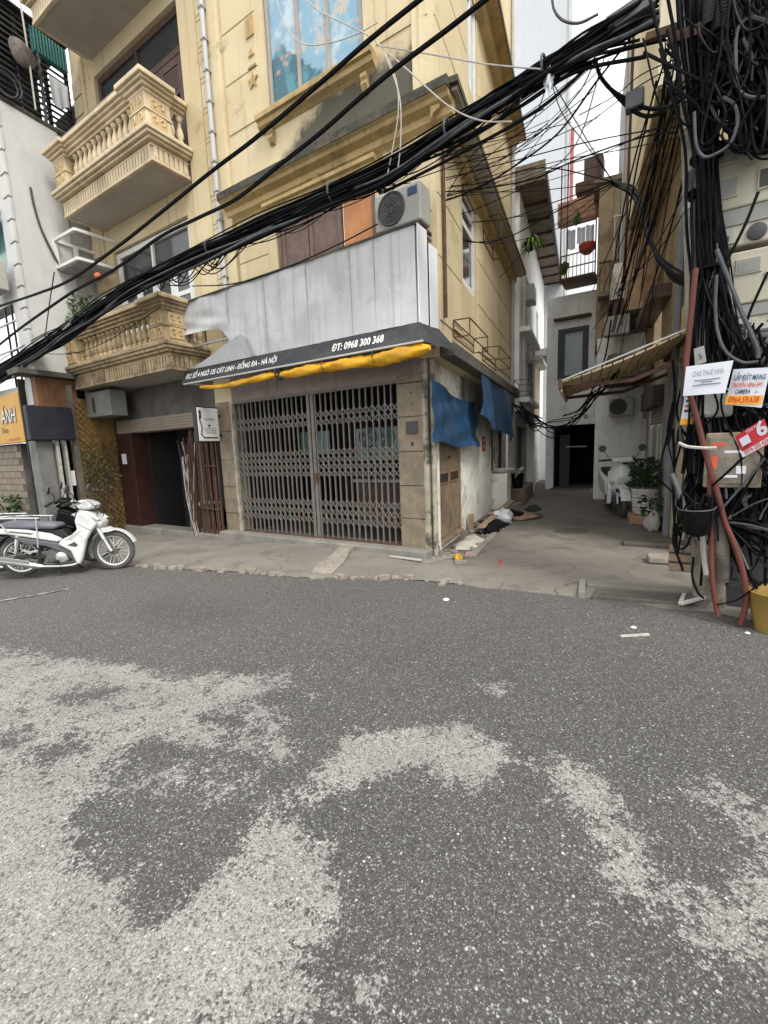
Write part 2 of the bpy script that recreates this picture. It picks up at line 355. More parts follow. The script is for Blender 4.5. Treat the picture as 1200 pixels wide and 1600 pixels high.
M['red_card'] = mat('red_card', (.48, .025, .04), .6, .08, 6, bump=.02)
M['yellow_sign'] = mat('amber_sign_face', (.46, .24, .02), .5, .08, 2, bump=.02)
M['yellow_tub'] = mat('yellow_plastic_tub', (.26, .17, .04), .6, .15, 4, stain=.4, stain_col=(.15, .11, .05))
M['bag_black'] = mat('black_plastic_bag', (.006, .006, .0065), .55, .2, 8, bump=.5, spec=.12)  # black plastic, its colour lowered further to stand for shade near the pole
M['sack'] = mat('dirty_white_sack', (.50, .46, .39), .8, .12, 8, bump=.5, bscale=60, stain=.4, stain_col=(.25, .21, .15))
M['cardboard'] = mat('brown_cardboard', (.30, .20, .12), .85, .15, 6, bump=.1)
M['wood_plank'] = mat('weathered_plank', (.28, .20, .13), .85, .2, 7, bump=.3, streak=.2)
M['pink_bag'] = mat('pink_bag', (.40, .22, .23), .5, .15, 10)
M['yellow_bag'] = mat('yellow_bag', (.45, .27, .02), .45, .15, 10)
M['awning_cream'] = mat('beige_awning_cloth', (.52, .41, .25), .75, .08, 4, streak=.2, stain=.3, stain_col=(.22, .16, .09))
M['corrugated'] = mat('brown_underside_sheet', (.20, .165, .125), .8, .2, 4, stain=.5, stain_col=(.09, .07, .05), streak=.2)
M['bark'] = mat('yellow_brown_rough_bark', (.22, .14, .045), .9, .35, 10, bump=.7, bscale=25, stain=.7, stain_col=(.06, .045, .02), stain_scale=4)
M['roller'] = mat('beige_roller_shutter', (.23, .19, .15), .6, .08, 4, stain=.25, stain_col=(.18, .13, .09))
M['teal'] = mat('teal_sheet', (.03, .12, .11), .6, .15, 5)
M['cloth_white'] = mat('white_laundry', (.66, .68, .72), .85, .06, 6, bump=.1)
M['cloth_red'] = mat('red_cloth', (.40, .06, .04), .85, .1, 6, bump=.1)
M['pipe_white'] = mat('pale_grey_pvc_pipe', (.40, .405, .40), .5, .06, 4, bump=.03, stain=.2, stain_col=(.3, .29, .27))
M['brick'] = mat('salmon_brick', (.40, .25, .16), .9, .2, 8, bump=.3)
M['dust'] = mat('pale_rubble', (.25, .22, .18), .95, .2, 12, bump=.4)
# ================================================================ ground
def inpoly(px, py, poly):
    r = np.zeros(px.shape, bool); n = len(poly)
    for i in range(n):
        x1, y1 = poly[i]; x2, y2 = poly[(i + 1) % n]
        c = ((y1 > py) != (y2 > py)); r ^= c & (px < (x2 - x1) * (py - y1) / ((y2 - y1) if y2 != y1 else 1e-9) + x1)
    return r
def gxy(pts): return [tuple(on_ground(x, y)[:2]) for x, y in pts]
# worn pale patches of the chip seal, outlined where they lie on the road (seen at these picture points)
_o = 980
LIGHT = [[(-60, 20), (60, 42), (160, 48), (300, 75), (430, 68), (445, 85), (400, 112), (470, 150), (525, 165), (480, 180), (470, 200), (400, 215), (400, 262), (330, 272), (300, 262), (220, 290), (130, 265), (-60, 280)],
  [(-200, 250), (110, 268), (112, 350), (190, 370), (200, 440), (250, 440), (310, 430), (400, 285), (440, 285), (490, 330), (530, 390), (540, 450), (500, 480), (460, 490), (448, 560), (500, 560), (545, 555), (590, 590), (660, 640), (-200, 640)],
  [(440, 258), (470, 240), (520, 190), (560, 160), (600, 152), (640, 165), (650, 152), (740, 155), (770, 170), (800, 200), (780, 230), (740, 262), (700, 240), (640, 210), (600, 240), (540, 252), (480, 262)],
  [(825, 228), (880, 203), (930, 228), (975, 260), (960, 280), (1000, 320), (1010, 370), (1060, 420), (1140, 450), (1260, 490), (1300, 620), (1200, 560), (1140, 530), (1050, 470), (1040, 430), (950, 420), (930, 380), (950, 340), (918, 350), (930, 290), (860, 260)],
  [(1055, 245), (1130, 250), (1200, 285), (1320, 330), (1320, 390), (1150, 310), (1080, 280)], [(1140, 350), (1200, 365), (1300, 380), (1300, 480), (1200, 450), (1110, 420)],
  [(745, 90), (790, 78), (802, 100), (760, 112)], [(715, 40), (745, 45), (742, 56), (720, 52)], [(610, 445), (650, 450), (640, 472), (615, 468)], [(820, 530), (848, 545), (840, 565), (818, 560)], [(690, 285), (728, 300), (720, 332), (695, 320)],
  [(430, 65), (470, 62), (468, 75), (440, 78)], [(455, 95), (500, 92), (495, 110), (460, 112)]]
DARK = [[(105, 265), (260, 262), (300, 290), (385, 285), (388, 330), (310, 400), (300, 440), (190, 462), (205, 400), (110, 345)], [(325, 125), (390, 140), (385, 165), (345, 172)], [(300, 195), (390, 190), (392, 215), (310, 248)],
  [(180, 190), (280, 170), (275, 235), (200, 222)], [(-40, 170), (50, 165), (40, 190), (-40, 195)], [(90, 105), (180, 90), (170, 110), (100, 125)], [(60, 190), (130, 170), (140, 185), (70, 215)], [(390, 215), (450, 205), (430, 250), (395, 250)], [(440, 150), (510, 155), (490, 195), (445, 175)]]
RX0, RX1, RY0, RY1, RS = -7.0, 5.0, .55, 6.6, .035
gx = np.arange(RX0, RX1, RS); gy = np.arange(RY0, RY1, RS); GX, GY = np.meshgrid(gx, gy, indexing='ij')
wear = np.zeros(GX.shape)
for p, q in zip(LIGHT, [.74, 1, .94, .95, .88, .88] + [.9] * 9): m_ = inpoly(GX, GY, gxy([(x, y + _o) for x, y in p])); wear[m_] = np.maximum(wear[m_], q)
for p in DARK: wear[inpoly(GX, GY, gxy([(x, y + _o) for x, y in p]))] = 0
wet = np.zeros(GX.shape); wet[inpoly(GX, GY, gxy([(190, 955), (240, 930), (330, 938), (390, 955), (370, 972), (290, 982), (210, 975)]))] = 1
def blur(a, n):
    for ax in (0, 1):
        for _ in range(2):
            c = np.cumsum(np.concatenate([np.repeat(np.take(a, [0], ax), n + 1, ax), a, np.repeat(np.take(a, [-1], ax), n, ax)], ax), ax)
            s = a.shape[ax]; a = (np.take(c, range(2 * n + 1, 2 * n + 1 + s), ax) - np.take(c, range(0, s), ax)) / (2 * n + 1)
    return a
wear = blur(wear, 2); wet = blur(wet, 4)
dust = np.clip((np.hypot(GX, GY * 1.0) - 2.2) / 3.2, 0, 1) ** 1.2 * .8 + .12 * np.sin(GX * 1.3 + 2 * np.sin(GY)) * np.cos(GY * 1.1)
dust = np.clip(dust, 0, 1)
xs = np.concatenate([[-60, -40, -28, -20, -14, -10], gx, [7, 10, 14, 20, 30, 45]]); ys = np.concatenate([[-40, -20, -8, -3], gy, [8, 11, 16, 24, 40, 60]])
nx, ny = len(xs), len(ys); W = np.zeros((nx, ny)); Wt = np.zeros((nx, ny)); Du = np.full((nx, ny), .75); Du[6:6 + len(gx), 4:4 + len(gy)] = dust
W[6:6 + len(gx), 4:4 + len(gy)] = wear; Wt[6:6 + len(gx), 4:4 + len(gy)] = wet
W[:6, 4:4 + len(gy)] = wear[0] * .8; W[:, :4] = .5
road_v = [(x, y, ground_z(x, y) + .004 * sin(x * 2.1 + y) * cos(y * 1.7)) for x in xs for y in ys]
me = bpy.data.meshes.new('road'); me.from_pydata(road_v, [], [(i * ny + j, (i + 1) * ny + j, (i + 1) * ny + j + 1, i * ny + j + 1) for i in range(nx - 1) for j in range(ny - 1)])
for nm, arr in (('wear', W), ('wet', Wt), ('dust', Du)):
    a = me.attributes.new(nm, 'FLOAT', 'POINT'); a.data.foreach_set('value', arr.astype(np.float32).ravel())
t = NT('worn_asphalt', .9)
big = t.noise(6.5, detail=10, rgh=.72); mid = t.noise(38, detail=4, rgh=.7); broad = t.noise(.7, detail=3)
v1 = t.voro(125); v2 = t.voro(260); v3 = t.voro(70)
def rnd(v):
    x = t.N.new('ShaderNodeSeparateColor'); t.L.new(v.outputs['Color'], x.inputs[0]); return x.outputs[0]
def rnd2(v):
    x = t.N.new('ShaderNodeSeparateColor'); t.L.new(v.outputs['Color'], x.inputs[0]); return x.outputs[1]
k = t.math('MULTIPLY_ADD', t.math('SUBTRACT', big, .5), 2.3, t.attr('wear')); k = t.math('MULTIPLY_ADD', t.math('SUBTRACT', t.noise(19, detail=6, rgh=.75), .5), 1.5, k); k = t.math('MULTIPLY_ADD', t.math('SUBTRACT', mid, .5), .7, k); k = t.math('MULTIPLY_ADD', t.math('SUBTRACT', rnd(v1), .5), .35, k)
worn = t.ramp(k, .44, .62)
dark = t.mix(t.ramp(broad, .3, .7), (.056, .052, .048), (.074, .068, .062)); dark = t.mix(t.attr('dust'), dark, (.10, .086, .075)); dark = t.mix(t.math('MULTIPLY', t.attr('wet'), .6), dark, (.05, .046, .042))
lite = t.mix(t.ramp(t.noise(2.2), .3, .7), (.25, .239, .218), (.325, .31, .284))
c = t.mix(worn, dark, lite)
c = t.mix(t.math('MULTIPLY', t.ramp(rnd(v2), .1, 1), .55), c, (.022, .021, .02))                                    # grain
chip = t.math('MULTIPLY', t.math('POWER', rnd(v1), 7.), t.ramp(v1.outputs['Distance'], .62, .3)); c = t.mix(t.math('MULTIPLY', chip, .6), c, (.46, .48, .45))
chip2 = t.math('MULTIPLY', t.math('POWER', rnd2(v2), 9.), t.ramp(v2.outputs['Distance'], .7, .35)); c = t.mix(t.math('MULTIPLY', chip2, .8), c, (.42, .41, .38))
chip3 = t.math('MULTIPLY', t.math('POWER', rnd2(v3), 40.), t.ramp(v3.outputs['Distance'], .5, .2)); c = t.mix(chip3, c, (.55, .54, .50))
pit = t.math('MULTIPLY', t.math('POWER', t.math('SUBTRACT', 1., rnd2(v1)), 4.), .75); c = t.mix(pit, c, (.025, .024, .023))
hgt = t.math('MULTIPLY_ADD', v1.outputs['Distance'], -.8, t.math('MULTIPLY', rnd(v1), .8)); hgt = t.math('MULTIPLY_ADD', mid, .5, hgt)
M['asphalt'] = t.done(c, hgt, .38, .005)
me.materials.append(M['asphalt']); o = bpy.data.objects.new('road', me); COL.objects.link(o); tag(o, kind='structure')

# concrete: apron in front of the shops, alley floor, steps
def pave_mat(name, base, base2, dark, crackscale):
    t = NT(name, .9); a = t.noise(1.1, detail=6); b = t.noise(16, detail=6, rgh=.7)
    c = t.mix(t.ramp(a, .3, .7), base, base2); c = t.mix(t.math('MULTIPLY', t.ramp(b, .52, .75), .45), c, dark)
    wv = t.N.new('ShaderNodeVectorMath'); wv.operation = 'MULTIPLY_ADD'; nz = t.N.new('ShaderNodeTexNoise'); nz.inputs['Scale'].default_value = 3; nz.inputs['Detail'].default_value = 4
    t.L.new(t.pos, nz.inputs[0]); t.L.new(nz.outputs['Color'], wv.inputs[0]); wv.inputs[1].default_value = (.5, .5, 0); t.L.new(t.pos, wv.inputs[2])
    ve = t.voro(crackscale, 'DISTANCE_TO_EDGE', wv.outputs[0]); cr = t.math('MULTIPLY', t.ramp(ve.outputs['Distance'], .006, .0), t.ramp(t.noise(.9), .42, .56))
    c = t.mix(t.math('MULTIPLY', cr, .6), c, (.05, .045, .04))
    st = t.ramp(t.noise(2.1, detail=7, rgh=.7), .52, .64); c = t.mix(t.math('MULTIPLY', st, .5), c, dark)
    return t.done(c, t.math('SUBTRACT', t.math('ADD', b, t.noise(90)), t.math('MULTIPLY', cr, 2.)), .35)
M['apron'] = pave_mat('worn_concrete_apron', (.15, .135, .115), (.20, .182, .155), (.085, .074, .06), .9)
M['alley'] = pave_mat('alley_concrete', (.135, .119, .10), (.185, .165, .14), (.075, .065, .053), .55)
def slab(name, outline, m, up, dn=-.12, kind='structure', nz=None):
    """a ground slab: polygon in plan, its top `up` above the ground sheet"""
    mb = MB(); n = len(outline)
    top = [np.array([x, y, ground_z(x, y) + up]) for x, y in outline]; bot = [np.array([x, y, ground_z(x, y) + dn]) for x, y in outline]
    mb.add(top + bot, [tuple(range(n))] + [(i, (i + 1) % n, (i + 1) % n + n, i + n) for i in range(n)])
    return mb
def densify(pts, step=.25, jit=.0):
    out = []
    for i in range(len(pts) - 1):
        a, b = np.array(pts[i]), np.array(pts[i + 1]); k = max(1, int(np.linalg.norm(b - a) / step))
        out += [tuple(a + (b - a) * j / k + (rng.normal(0, jit, 2) if j else 0)) for j in range(k)]
    return out + [tuple(pts[-1])]
edge = densify(gxy([(60, 884), (150, 884), (205, 884), (300, 891), (400, 896), (500, 903), (600, 905), (660, 908), (725, 914)]), .3, .02)
far_l = FF.p(12, 1.5, 0)[:2]
front_line = [tuple(FF.p(u, -.3, 0)[:2]) for u in np.arange(-.3, 9.2, .5)]
ap = [tuple(FF.p(9.3, .9, 0)[:2])] + edge + [tuple(FA.p(-.45, .62, 0)[:2]), tuple(FA.p(.2, .2, 0)[:2])] + front_line
def strip(name, near, far, m, up):
    """two edges with the same number of points, a few rows between them"""
    n = len(near); mb = MB(); rows = 6
    def fn(u, v):
        i = min(int(u * (n - 1) + 1e-6), n - 2); q = u * (n - 1) - i
        a = np.array(near[i]) * (1 - q) + np.array(near[i + 1]) * q; b = np.array(far[i]) * (1 - q) + np.array(far[i + 1]) * q
        p = a + (b - a) * v; edge_drop = -.03 if v < .01 else 0
        return np.array([p[0], p[1], ground_z(*p) + up + edge_drop + .008 * sin(p[0] * 3.3) * cos(p[1] * 2.7)])
    mb.grid(fn, (n - 1), rows); return mb
nn = len(edge)
far = [tuple(FF.p(9.2 + (-.15 - 9.2) * i / (nn - 1), -.25, 0)[:2]) for i in range(nn)]
kr_ = MB()
for i in range(len(edge) - 1):
    a, b = np.array(edge[i]), np.array(edge[i + 1])
    for q in range(5):
        p = a + (b - a) * random.random() + rng.normal(0, .035, 2); s = random.uniform(.015, .06); w_ = rotfr((p[0], p[1], ground_z(*p) + .002), random.random() * 6.28)
        kr_.box(w_, -s, s, -s * random.uniform(.4, .9), s * .5, 0, s * random.uniform(.35, .9))
for i in range(len(mth) - 1) if False else []: pass
tag(build('kerb_crumbs', kr_, M['dust']), 'broken concrete crumbs along the ragged kerb edge before the shops', 'rubble', kind='stuff')
o = build('concrete_apron', strip('apron', edge, far, M['apron'], .035), M['apron'], smooth=60); tag(o, kind='structure')
# alley floor
n = 30
mouth = densify(gxy([(690, 911), (725, 914), (790, 921), (850, 928), (905, 935)]), .2, .015)
mouth2 = densify(gxy([(905, 935), (960, 938), (1040, 952), (1110, 957), (1240, 985)]), .2, .012)
mth = mouth + mouth2[1:]; nn = len(mth)
fr_ = [tuple(FA.p(10.5, -1.5 + 5.3 * i / (nn - 1), 0)[:2]) for i in range(nn)]
mb = MB()
def alley_fn(u, v):
    i = min(int(u * (nn - 1) + 1e-6), nn - 2); q = u * (nn - 1) - i
    a = np.array(mth[i]) * (1 - q) + np.array(mth[i + 1]) * q; b = np.array(fr_[i]) * (1 - q) + np.array(fr_[i + 1]) * q
    p = a + (b - a) * v ** 1.4; return np.array([p[0], p[1], .028 + (-.03 if v < .01 else 0) + .01 * sin(p[0] * 2.3 + 1) * cos(p[1] * 1.9)])
mb.grid(alley_fn, nn - 1, 24)
o = build('alley_pavement', mb, M['alley'], smooth=60); tag(o, kind='structure')
# raised threshold under the shop gate and the doors beside it
o = build('threshold_step', MB().box(FF, -.02, 4.2, -.3, .17, -.1, .12).box(FF, 4.2, 7.7, -.3, .1, -.3, .02), M['concrete'], bevel=.02); tag(o, kind='structure')
# little poured ramp from the road edge to the threshold
a0 = on_ground(503, 899)[:2]; a1 = on_ground(551, 858)[:2]; d = (a1 - a0) / np.linalg.norm(a1 - a0); s_ = np.array([d[1], -d[0]])
mb = MB(); L = np.linalg.norm(a1 - a0)
def rampfn(u, v):
    w = .13 + .03 * sin(u * 7); p = a0 + d * L * u + s_ * (v - .5) * 2 * w
    return np.array([p[0], p[1], ground_z(*p) + .03 + .085 * u ** .8 + .02 * sin(u * 11) * (1 - abs(v - .5))])
mb.sheet(rampfn, 10, 3, .12, (0, 0, -1))
o = build('entry_ramp', mb, M['dust'], smooth=50); tag(o, 'short rough concrete ramp poured from the road up to the gate step', 'ramp')
# drain slab at the alley mouth: a kerb piece, a long lid and its rim
P = [on_ground(*q)[:2] for q in ((930, 925), (1068, 935), (1075, 950), (925, 937))]
th = thing('drain_cover', (*((P[0] + P[2]) / 2), 0), 'long dark concrete drain lid set flush at the alley mouth', 'drain cover')
def poly_slab(P, z0, z1): return MB().add([(p[0], p[1], z0) for p in P] + [(p[0], p[1], z1) for p in P], [(0, 1, 2, 3), (7, 6, 5, 4)] + [(i, (i + 1) % 4, (i + 1) % 4 + 4, i + 4) for i in range(4)])
build('lid', poly_slab(P, -.05, .043), M['concrete_dark'], th, bevel=.01)
Q = [on_ground(*q)[:2] for q in ((913, 912), (1075, 925), (1080, 934), (916, 921))]
build('rim', poly_slab(Q, -.05, .056), M['apron'], th, bevel=.01)
Q = [on_ground(*q)[:2] for q in ((905, 914), (915, 914), (914, 935), (903, 934))]
build('end_block', poly_slab(Q, -.05, .07), M['concrete'], th, bevel=.01)
# white paint line and litter on the road
def flat_strip(px, wid, m, name, z=.008):
    pts = [on_ground(x, y) for x, y in px]; mb = MB()
    for a, b in zip(pts[:-1], pts[1:]):
        dd = (b - a) / np.linalg.norm(b - a); s = np.array([-dd[1], dd[0], 0]) * wid / 2
        mb.add([a - s + ZZ * z, b - s + ZZ * z, b + s + ZZ * z, a + s + ZZ * z], [(0, 1, 2, 3)])
    return build(name, mb, m)
t = NT('worn_white_road_paint', .8); c = t.mix(t.ramp(t.noise(14, detail=8, rgh=.75), .42, .58), (.10, .095, .09), (.42, .41, .38)); M['road_paint'] = t.done(c)
o = flat_strip([(-60, 951), (0, 940), (60, 930), (108, 921)], .035, M['road_paint'], 'road_marking', .01); tag(o, kind='structure')
mb = MB().bar(on_ground(970, 994, .008), on_ground(1014, 991, .008), .02, .012)
o = build('litter_stick', mb, M['cable_pale']); tag(o, 'thin pale stick lying on the asphalt before the alley', 'stick')
for (x, y, w, h, m, lab) in ((697, 938, .035, .02, 'paper', 'crumpled white scrap on the asphalt near the alley mouth'), (990, 981, .025, .012, 'paper', 'tiny white scrap on the road beyond the pale stick'), (1168, 990, .02, .012, 'paper', 'small white scrap on the road by the yellow tub')):
    p = on_ground(x, y); bmx = MB().lathe(Fr(p, (1, .2, 0), (-.2, 1, 0)), [(w * .8, 0), (w, h * .4), (w * .5, h)], 5)
    tag(build('paper_scrap', bmx, M[m]), lab, 'litter')
# ================================================================ the yellow corner house
def text(body, size, fr, x, y, z, m, parent, sx=-1, align='CENTER', shear=0., xs=1., fit=0., name='lettering', bold=0., label=None, rot=0., th=.003):
    """raised flat lettering; fr.x times sx is the reading direction, the letters stand y in front of the frame"""
    c = bpy.data.curves.new(name, 'FONT'); c.body = body; c.size = size; c.align_x = align; c.shear = shear; c.offset = bold; c.resolution_u = 2
    ob = bpy.data.objects.new(name, c); COL.objects.link(ob); bpy.context.view_layer.update()
    me = bpy.data.meshes.new_from_object(ob.evaluated_get(bpy.context.evaluated_depsgraph_get())); n = len(me.vertices)
    bpy.data.objects.remove(ob)
    if fit: xs = fit / max(1e-6, max(v.co.x for v in me.vertices) - min(v.co.x for v in me.vertices))
    mb = MB(); co = [v.co for v in me.vertices]; cr, sr = cos(rot), sin(rot)
    P = [fr.p(x + sx * (q.x * xs * cr - q.y * sr), y, z + q.x * sr + q.y * cr) for q in co]
    mb.add(P, [tuple(p.vertices) for p in me.polygons])
    return build(name, mb, m, parent, recalc=False)
def window_unit(fr, x0, x1, y, z0, z1, nv, parent, fm, gm, fw=.05, rows=(), name='window', dep=.06, glassname='pane'):
    """frame with nv leaves; panes are sub-parts"""
    mb = MB(); mb.box(fr, x0, x1, y - dep, y, z0, z0 + fw).box(fr, x0, x1, y - dep, y, z1 - fw, z1).box(fr, x0, x0 + fw, y - dep, y, z0 + fw, z1 - fw).box(fr, x1 - fw, x1, y - dep, y, z0 + fw, z1 - fw)
    w = (x1 - x0 - 2 * fw) / nv
    for i in range(1, nv): mb.box(fr, x0 + fw + i * w - fw * .5, x0 + fw + i * w + fw * .5, y - dep, y - .004, z0 + fw, z1 - fw)
    for r in rows: mb.box(fr, x0 + fw, x1 - fw, y - dep, y - .008, r - fw * .5, r + fw * .5)
    f = build(name, mb, fm, parent, bevel=.006)
    zz = [z0 + fw] + list(rows) + [z1 - fw]
    for i in range(nv):
        for j in range(len(zz) - 1):
            build(glassname, MB().box(fr, x0 + fw + i * w + .004, x0 + fw + (i + 1) * w - .004, y - dep * .7, y - dep * .55, zz[j] + .002, zz[j + 1] - .002), gm[(i + j) % len(gm)] if isinstance(gm, list) else gm, f)
    return f
AW = FA.sub(0, .2, 0)      # upper storeys overhang the alley a little: y = 0 is their face
H = thing('corner_house', CO, 'yellow three storey corner house with mould blackened cornice over the closed shop', 'house')
fw = wall_mb(FF, -.16, 3.75, 2.9, 9.6, -.3, 0, [(.74, 2.42, 6.3, 8.05), (.66, 2.44, 3.3, 4.98)])
build('wall', fw, M['yellow_mould'], H)
aw = wall_mb(AW, -.024, 5.9, 2.62, 11.7, -.26, 0, [(1.2, 2.1, 3.85, 5.25), (1.65, 2.3, 6.75, 8.1)])
build('side_wall', aw, M['yellow'], H)
build('roof', MB().box(FF, .75, 3.7, -5.5, -.02, 9.4, 9.55), M['concrete'], H)
# raised plaster fields with open joints between them
def fields(fr, x0, x1, zs, y, m, skip=()):
    for a, b in zip(zs[:-1], zs[1:]): build('plaster_panel', MB().box(fr, x0 + .008, x1 - .008, y - .01, y + .014, a + .009, b - .009), m, H, bevel=.004)
lv = [5.62, 6.35, 7.02, 7.70, 8.4, 9.1]
fields(FF, 2.56, 3.26, lv[1:], 0, M['yellow_mould']); fields(FF, -.15, .56, lv[1:], 0, M['yellow_mould'])
fields(FF, 2.6, 3.26, [3.3, 3.9, 4.5, 5.08], 0, M['yellow']); fields(FF, -.15, .52, [4.3, 4.9, 5.3], 0, M['yellow'])
for x0, x1 in ((0, 1.12), (2.18, 4.0), (4.0, 5.86)): fields(AW, x0, x1, [3.05, 3.8, 4.5, 5.2], 0, M['yellow'])
for x0, x1 in ((0, 1.55), (2.4, 4.0), (4.0, 5.86)): fields(AW, x0, x1, lv[:1] + lv[1:3] + [7.7], 0, M['yellow'])
fields(AW, 2.4, 5.86, [8.5, 9.2, 9.9, 10.6, 11.3], 0, M['yellow'])
# pilaster on the left edge
build('pilaster', MB().box(FF, 3.3, 3.75, 0, .07, 2.95, 9.6), M['yellow'], H, bevel=.008)
# cornices
cz = 5.46
fc = [(0, cz), (.25, cz), (.25, cz - .09), (.21, cz - .11), (.19, cz - .15), (.10, cz - .19), (.09, cz - .26), (.03, cz - .30), (0, cz - .34)]
c1 = build('cornice', MB().profile(FF, fc, -.46, 3.38), M['ochre'], H, bevel=.004)
build('ledge_top', MB().box(FF, -.47, 3.38, .0, .262, cz - .085, cz + .012), M['mould'], c1)
c2 = build('cornice', MB().profile(AW, [(.0, cz), (.32, cz), (.32, cz - .07), (.13, cz - .075), (.11, cz - .2), (.03, cz - .24), (0, cz - .3)], -.2, 5.95), M['ochre'], H, bevel=.004)
build('ledge_top', MB().box(AW, -.26, 5.97, .0, .335, cz - .05, cz + .014), M['mould'], c2)
build('soffit_board', MB().box(AW, -.2, 5.95, .135, .31, cz - .085, cz - .071), M['soffit'], c2)
c3 = build('cornice', MB().profile(AW, [(.0, 8.35), (.3, 8.35), (.3, 8.27), (.13, 8.25), (.1, 8.12), (0, 8.03)], 2.2, 5.95), M['ochre'], H, bevel=.004)
build('ledge_top', MB().box(AW, 2.18, 5.97, .0, .315, 8.275, 8.365), M['mould'], c3)
# hood over the first floor window, sill under the second floor window, with scroll brackets
build('window_hood', MB().profile(FF, [(0, 5.12), (.16, 5.12), (.16, 5.07), (.12, 5.05), (.1, 5.0), (.03, 4.97), (0, 4.94)], .56, 2.54), M['ochre'], H, bevel=.004)
build('window_sill', MB().profile(FF, [(0, 6.3), (.15, 6.3), (.15, 6.23), (.11, 6.22), (.1, 6.16), (.04, 6.13), (0, 6.1)], .56, 2.56), M['ochre'], H, bevel=.004)
def bracket(u, z, s=1.):
    pr = [(0, z), (.09 * s, z), (.10 * s, z - .05 * s), (.07 * s, z - .09 * s), (.09 * s, z - .13 * s), (.05 * s, z - .2 * s), (0, z - .22 * s)]
    return build('bracket', MB().profile(FF, pr, u - .05 * s, u + .05 * s), M['ochre'], H, bevel=.006)
for u in (.72, 2.36): bracket(u, 6.1, .9)
for u in (.12, 3.12): bracket(u, 5.05, 1.0)
b0 = bracket(1.55, 5.36, 1.2)
# raised relief beside the upper window: a bar, a small triangle, a bar and a star
star = [(2.66 + .11 * (1 if k % 2 == 0 else .42) * sin(k * pi / 5), 6.86 + .11 * (1 if k % 2 == 0 else .42) * cos(k * pi / 5)) for k in range(10)]
for rl in (MB().box(FF, 2.58, 2.74, .014, .03, 7.42, 7.66), MB().prism(FF, [(2.6, 7.18), (2.72, 7.18), (2.66, 7.29)], .014, .03), MB().box(FF, 2.58, 2.74, .014, .03, 7.03, 7.06), MB().prism(FF, star, .014, .032)): build('relief_ornament', rl, M['ochre'], H)
# second floor window: blue film printed with sky, cloud and a dark teal mountain
def film(name, mountain):
    t = NT(name, .25); t.B.inputs['Specular IOR Level'].default_value = .5
    n = t.noise(3.2, detail=5, rgh=.55); c = t.mix(t.ramp(n, .42, .62), (.17, .31, .40), (.40, .48, .52)); c = t.mix(t.ramp(t.noise(5), .56, .66), c, (.42, .36, .30))
    u = t.math('SUBTRACT', t.dot(TF), float(CO @ TF)); hz = t.math('MULTIPLY_ADD', t.math('ABSOLUTE', t.math('SUBTRACT', u, 2.2)), -.9, 7.18 if mountain else 6.75)
    hz = t.math('MULTIPLY_ADD', t.math('SUBTRACT', t.noise(8), .5), .35, hz); mk = t.ramp(t.math('SUBTRACT', hz, t.z()), -.02, .04)
    tr = t.mix(t.ramp(t.noise(6, t.scaled((1, 1, .6)), 5), .45, .65), (.018, .09, .12), (.05, .2, .25)); tr = t.mix(t.ramp(t.noise(4.5), .58, .63), tr, (.30, .22, .20))
    return t.done(t.mix(mk, c, tr))
M['film1'] = film('printed_window_film', True)
window_unit(FF, .76, 2.40, -.03, 6.32, 8.03, 3, H, mat('grey_brown_window_frame', (.30, .27, .24), .5, .1, 5), M['film1'], .05)
# first floor shuttered window: two brown leaves and one orange board
w = build('window', MB().box(FF, .68, .73, -.1, -.02, 3.3, 4.96).box(FF, 2.37, 2.42, -.1, -.02, 3.3, 4.96).box(FF, .73, 2.37, -.1, -.02, 4.91, 4.96), M['shutter_wood'], H)
for a, b, m in ((1.84, 2.36, 'shutter_wood'), (1.24, 1.82, 'shutter_wood'), (.74, 1.21, 'orange_wood')):
    s = MB().box(FF, a, b, -.09, -.045, 3.32, 4.9)
    if m == 'shutter_wood': s.box(FF, a, a + .07, -.045, -.03, 3.32, 4.9).box(FF, b - .07, b, -.045, -.03, 3.32, 4.9).box(FF, a + .07, b - .07, -.045, -.03, 4.82, 4.9)
    o = build('shutter', s, M[m], w, bevel=.006)
    if m == 'orange_wood': o['label'] = 'bright orange board beside the brown shutters'
# alley windows
window_unit(AW, 1.22, 2.08, -.02, 3.87, 5.23, 1, H, M['white_paint'], M['glass'], .09, rows=(4.75, 4.98))
window_unit(AW, 1.67, 2.28, -.02, 6.77, 8.08, 2, H, M['white_paint'], [M['glass_pale'], M['glass_pale']], .05)
# ground floor: beam, pillars of stone tile, alley wall
build('shop_beam', MB().box(FF, .02, 4.2, -.28, -.015, 2.4, 2.93), mat('faded_mauve_plaster', (.24, .19, .175), .85, .1, 3, streak=.3), H, bevel=.01)
def pillar(u0, u1, seams, m, top=2.44):
    core = build('pillar', MB().box(FF, u0 + .012, u1 - .012, -.3, -.03, -.1, top), M['pillar_mould'], H)
    for a, b in zip(seams[:-1], seams[1:]):
        build('stone_tile', MB().box(FF, u0, u1, -.05, .0 + .006 * random.random(), a + .006, b - .006), m, core, bevel=.006)
    return core
rp = pillar(.045, .435, [.1, .53, .98, 1.44, 1.9, 2.34, 2.45], M['pillar']); lp = pillar(3.83, 4.17, [.05, .44, .92, 1.40, 1.9, 2.42], M['pillar'])
build('corner_strip', MB().box(FF, .0, .04, -.25, .012, 0, 2.92).box(FA, .002, .2, -.06, .013, 0, 2.62), M['pillar_mould'], H, bevel=.01)
build('jamb', MB().box(FF, 3.77, 3.825, -.26, .004, .1, 2.40), M['pillar_mould'], H, bevel=.006)
build('socket_plate', MB().box(FF, .13, .3, .008, .022, 1.68, 1.84), M['ac_dark'], rp, bevel=.004)
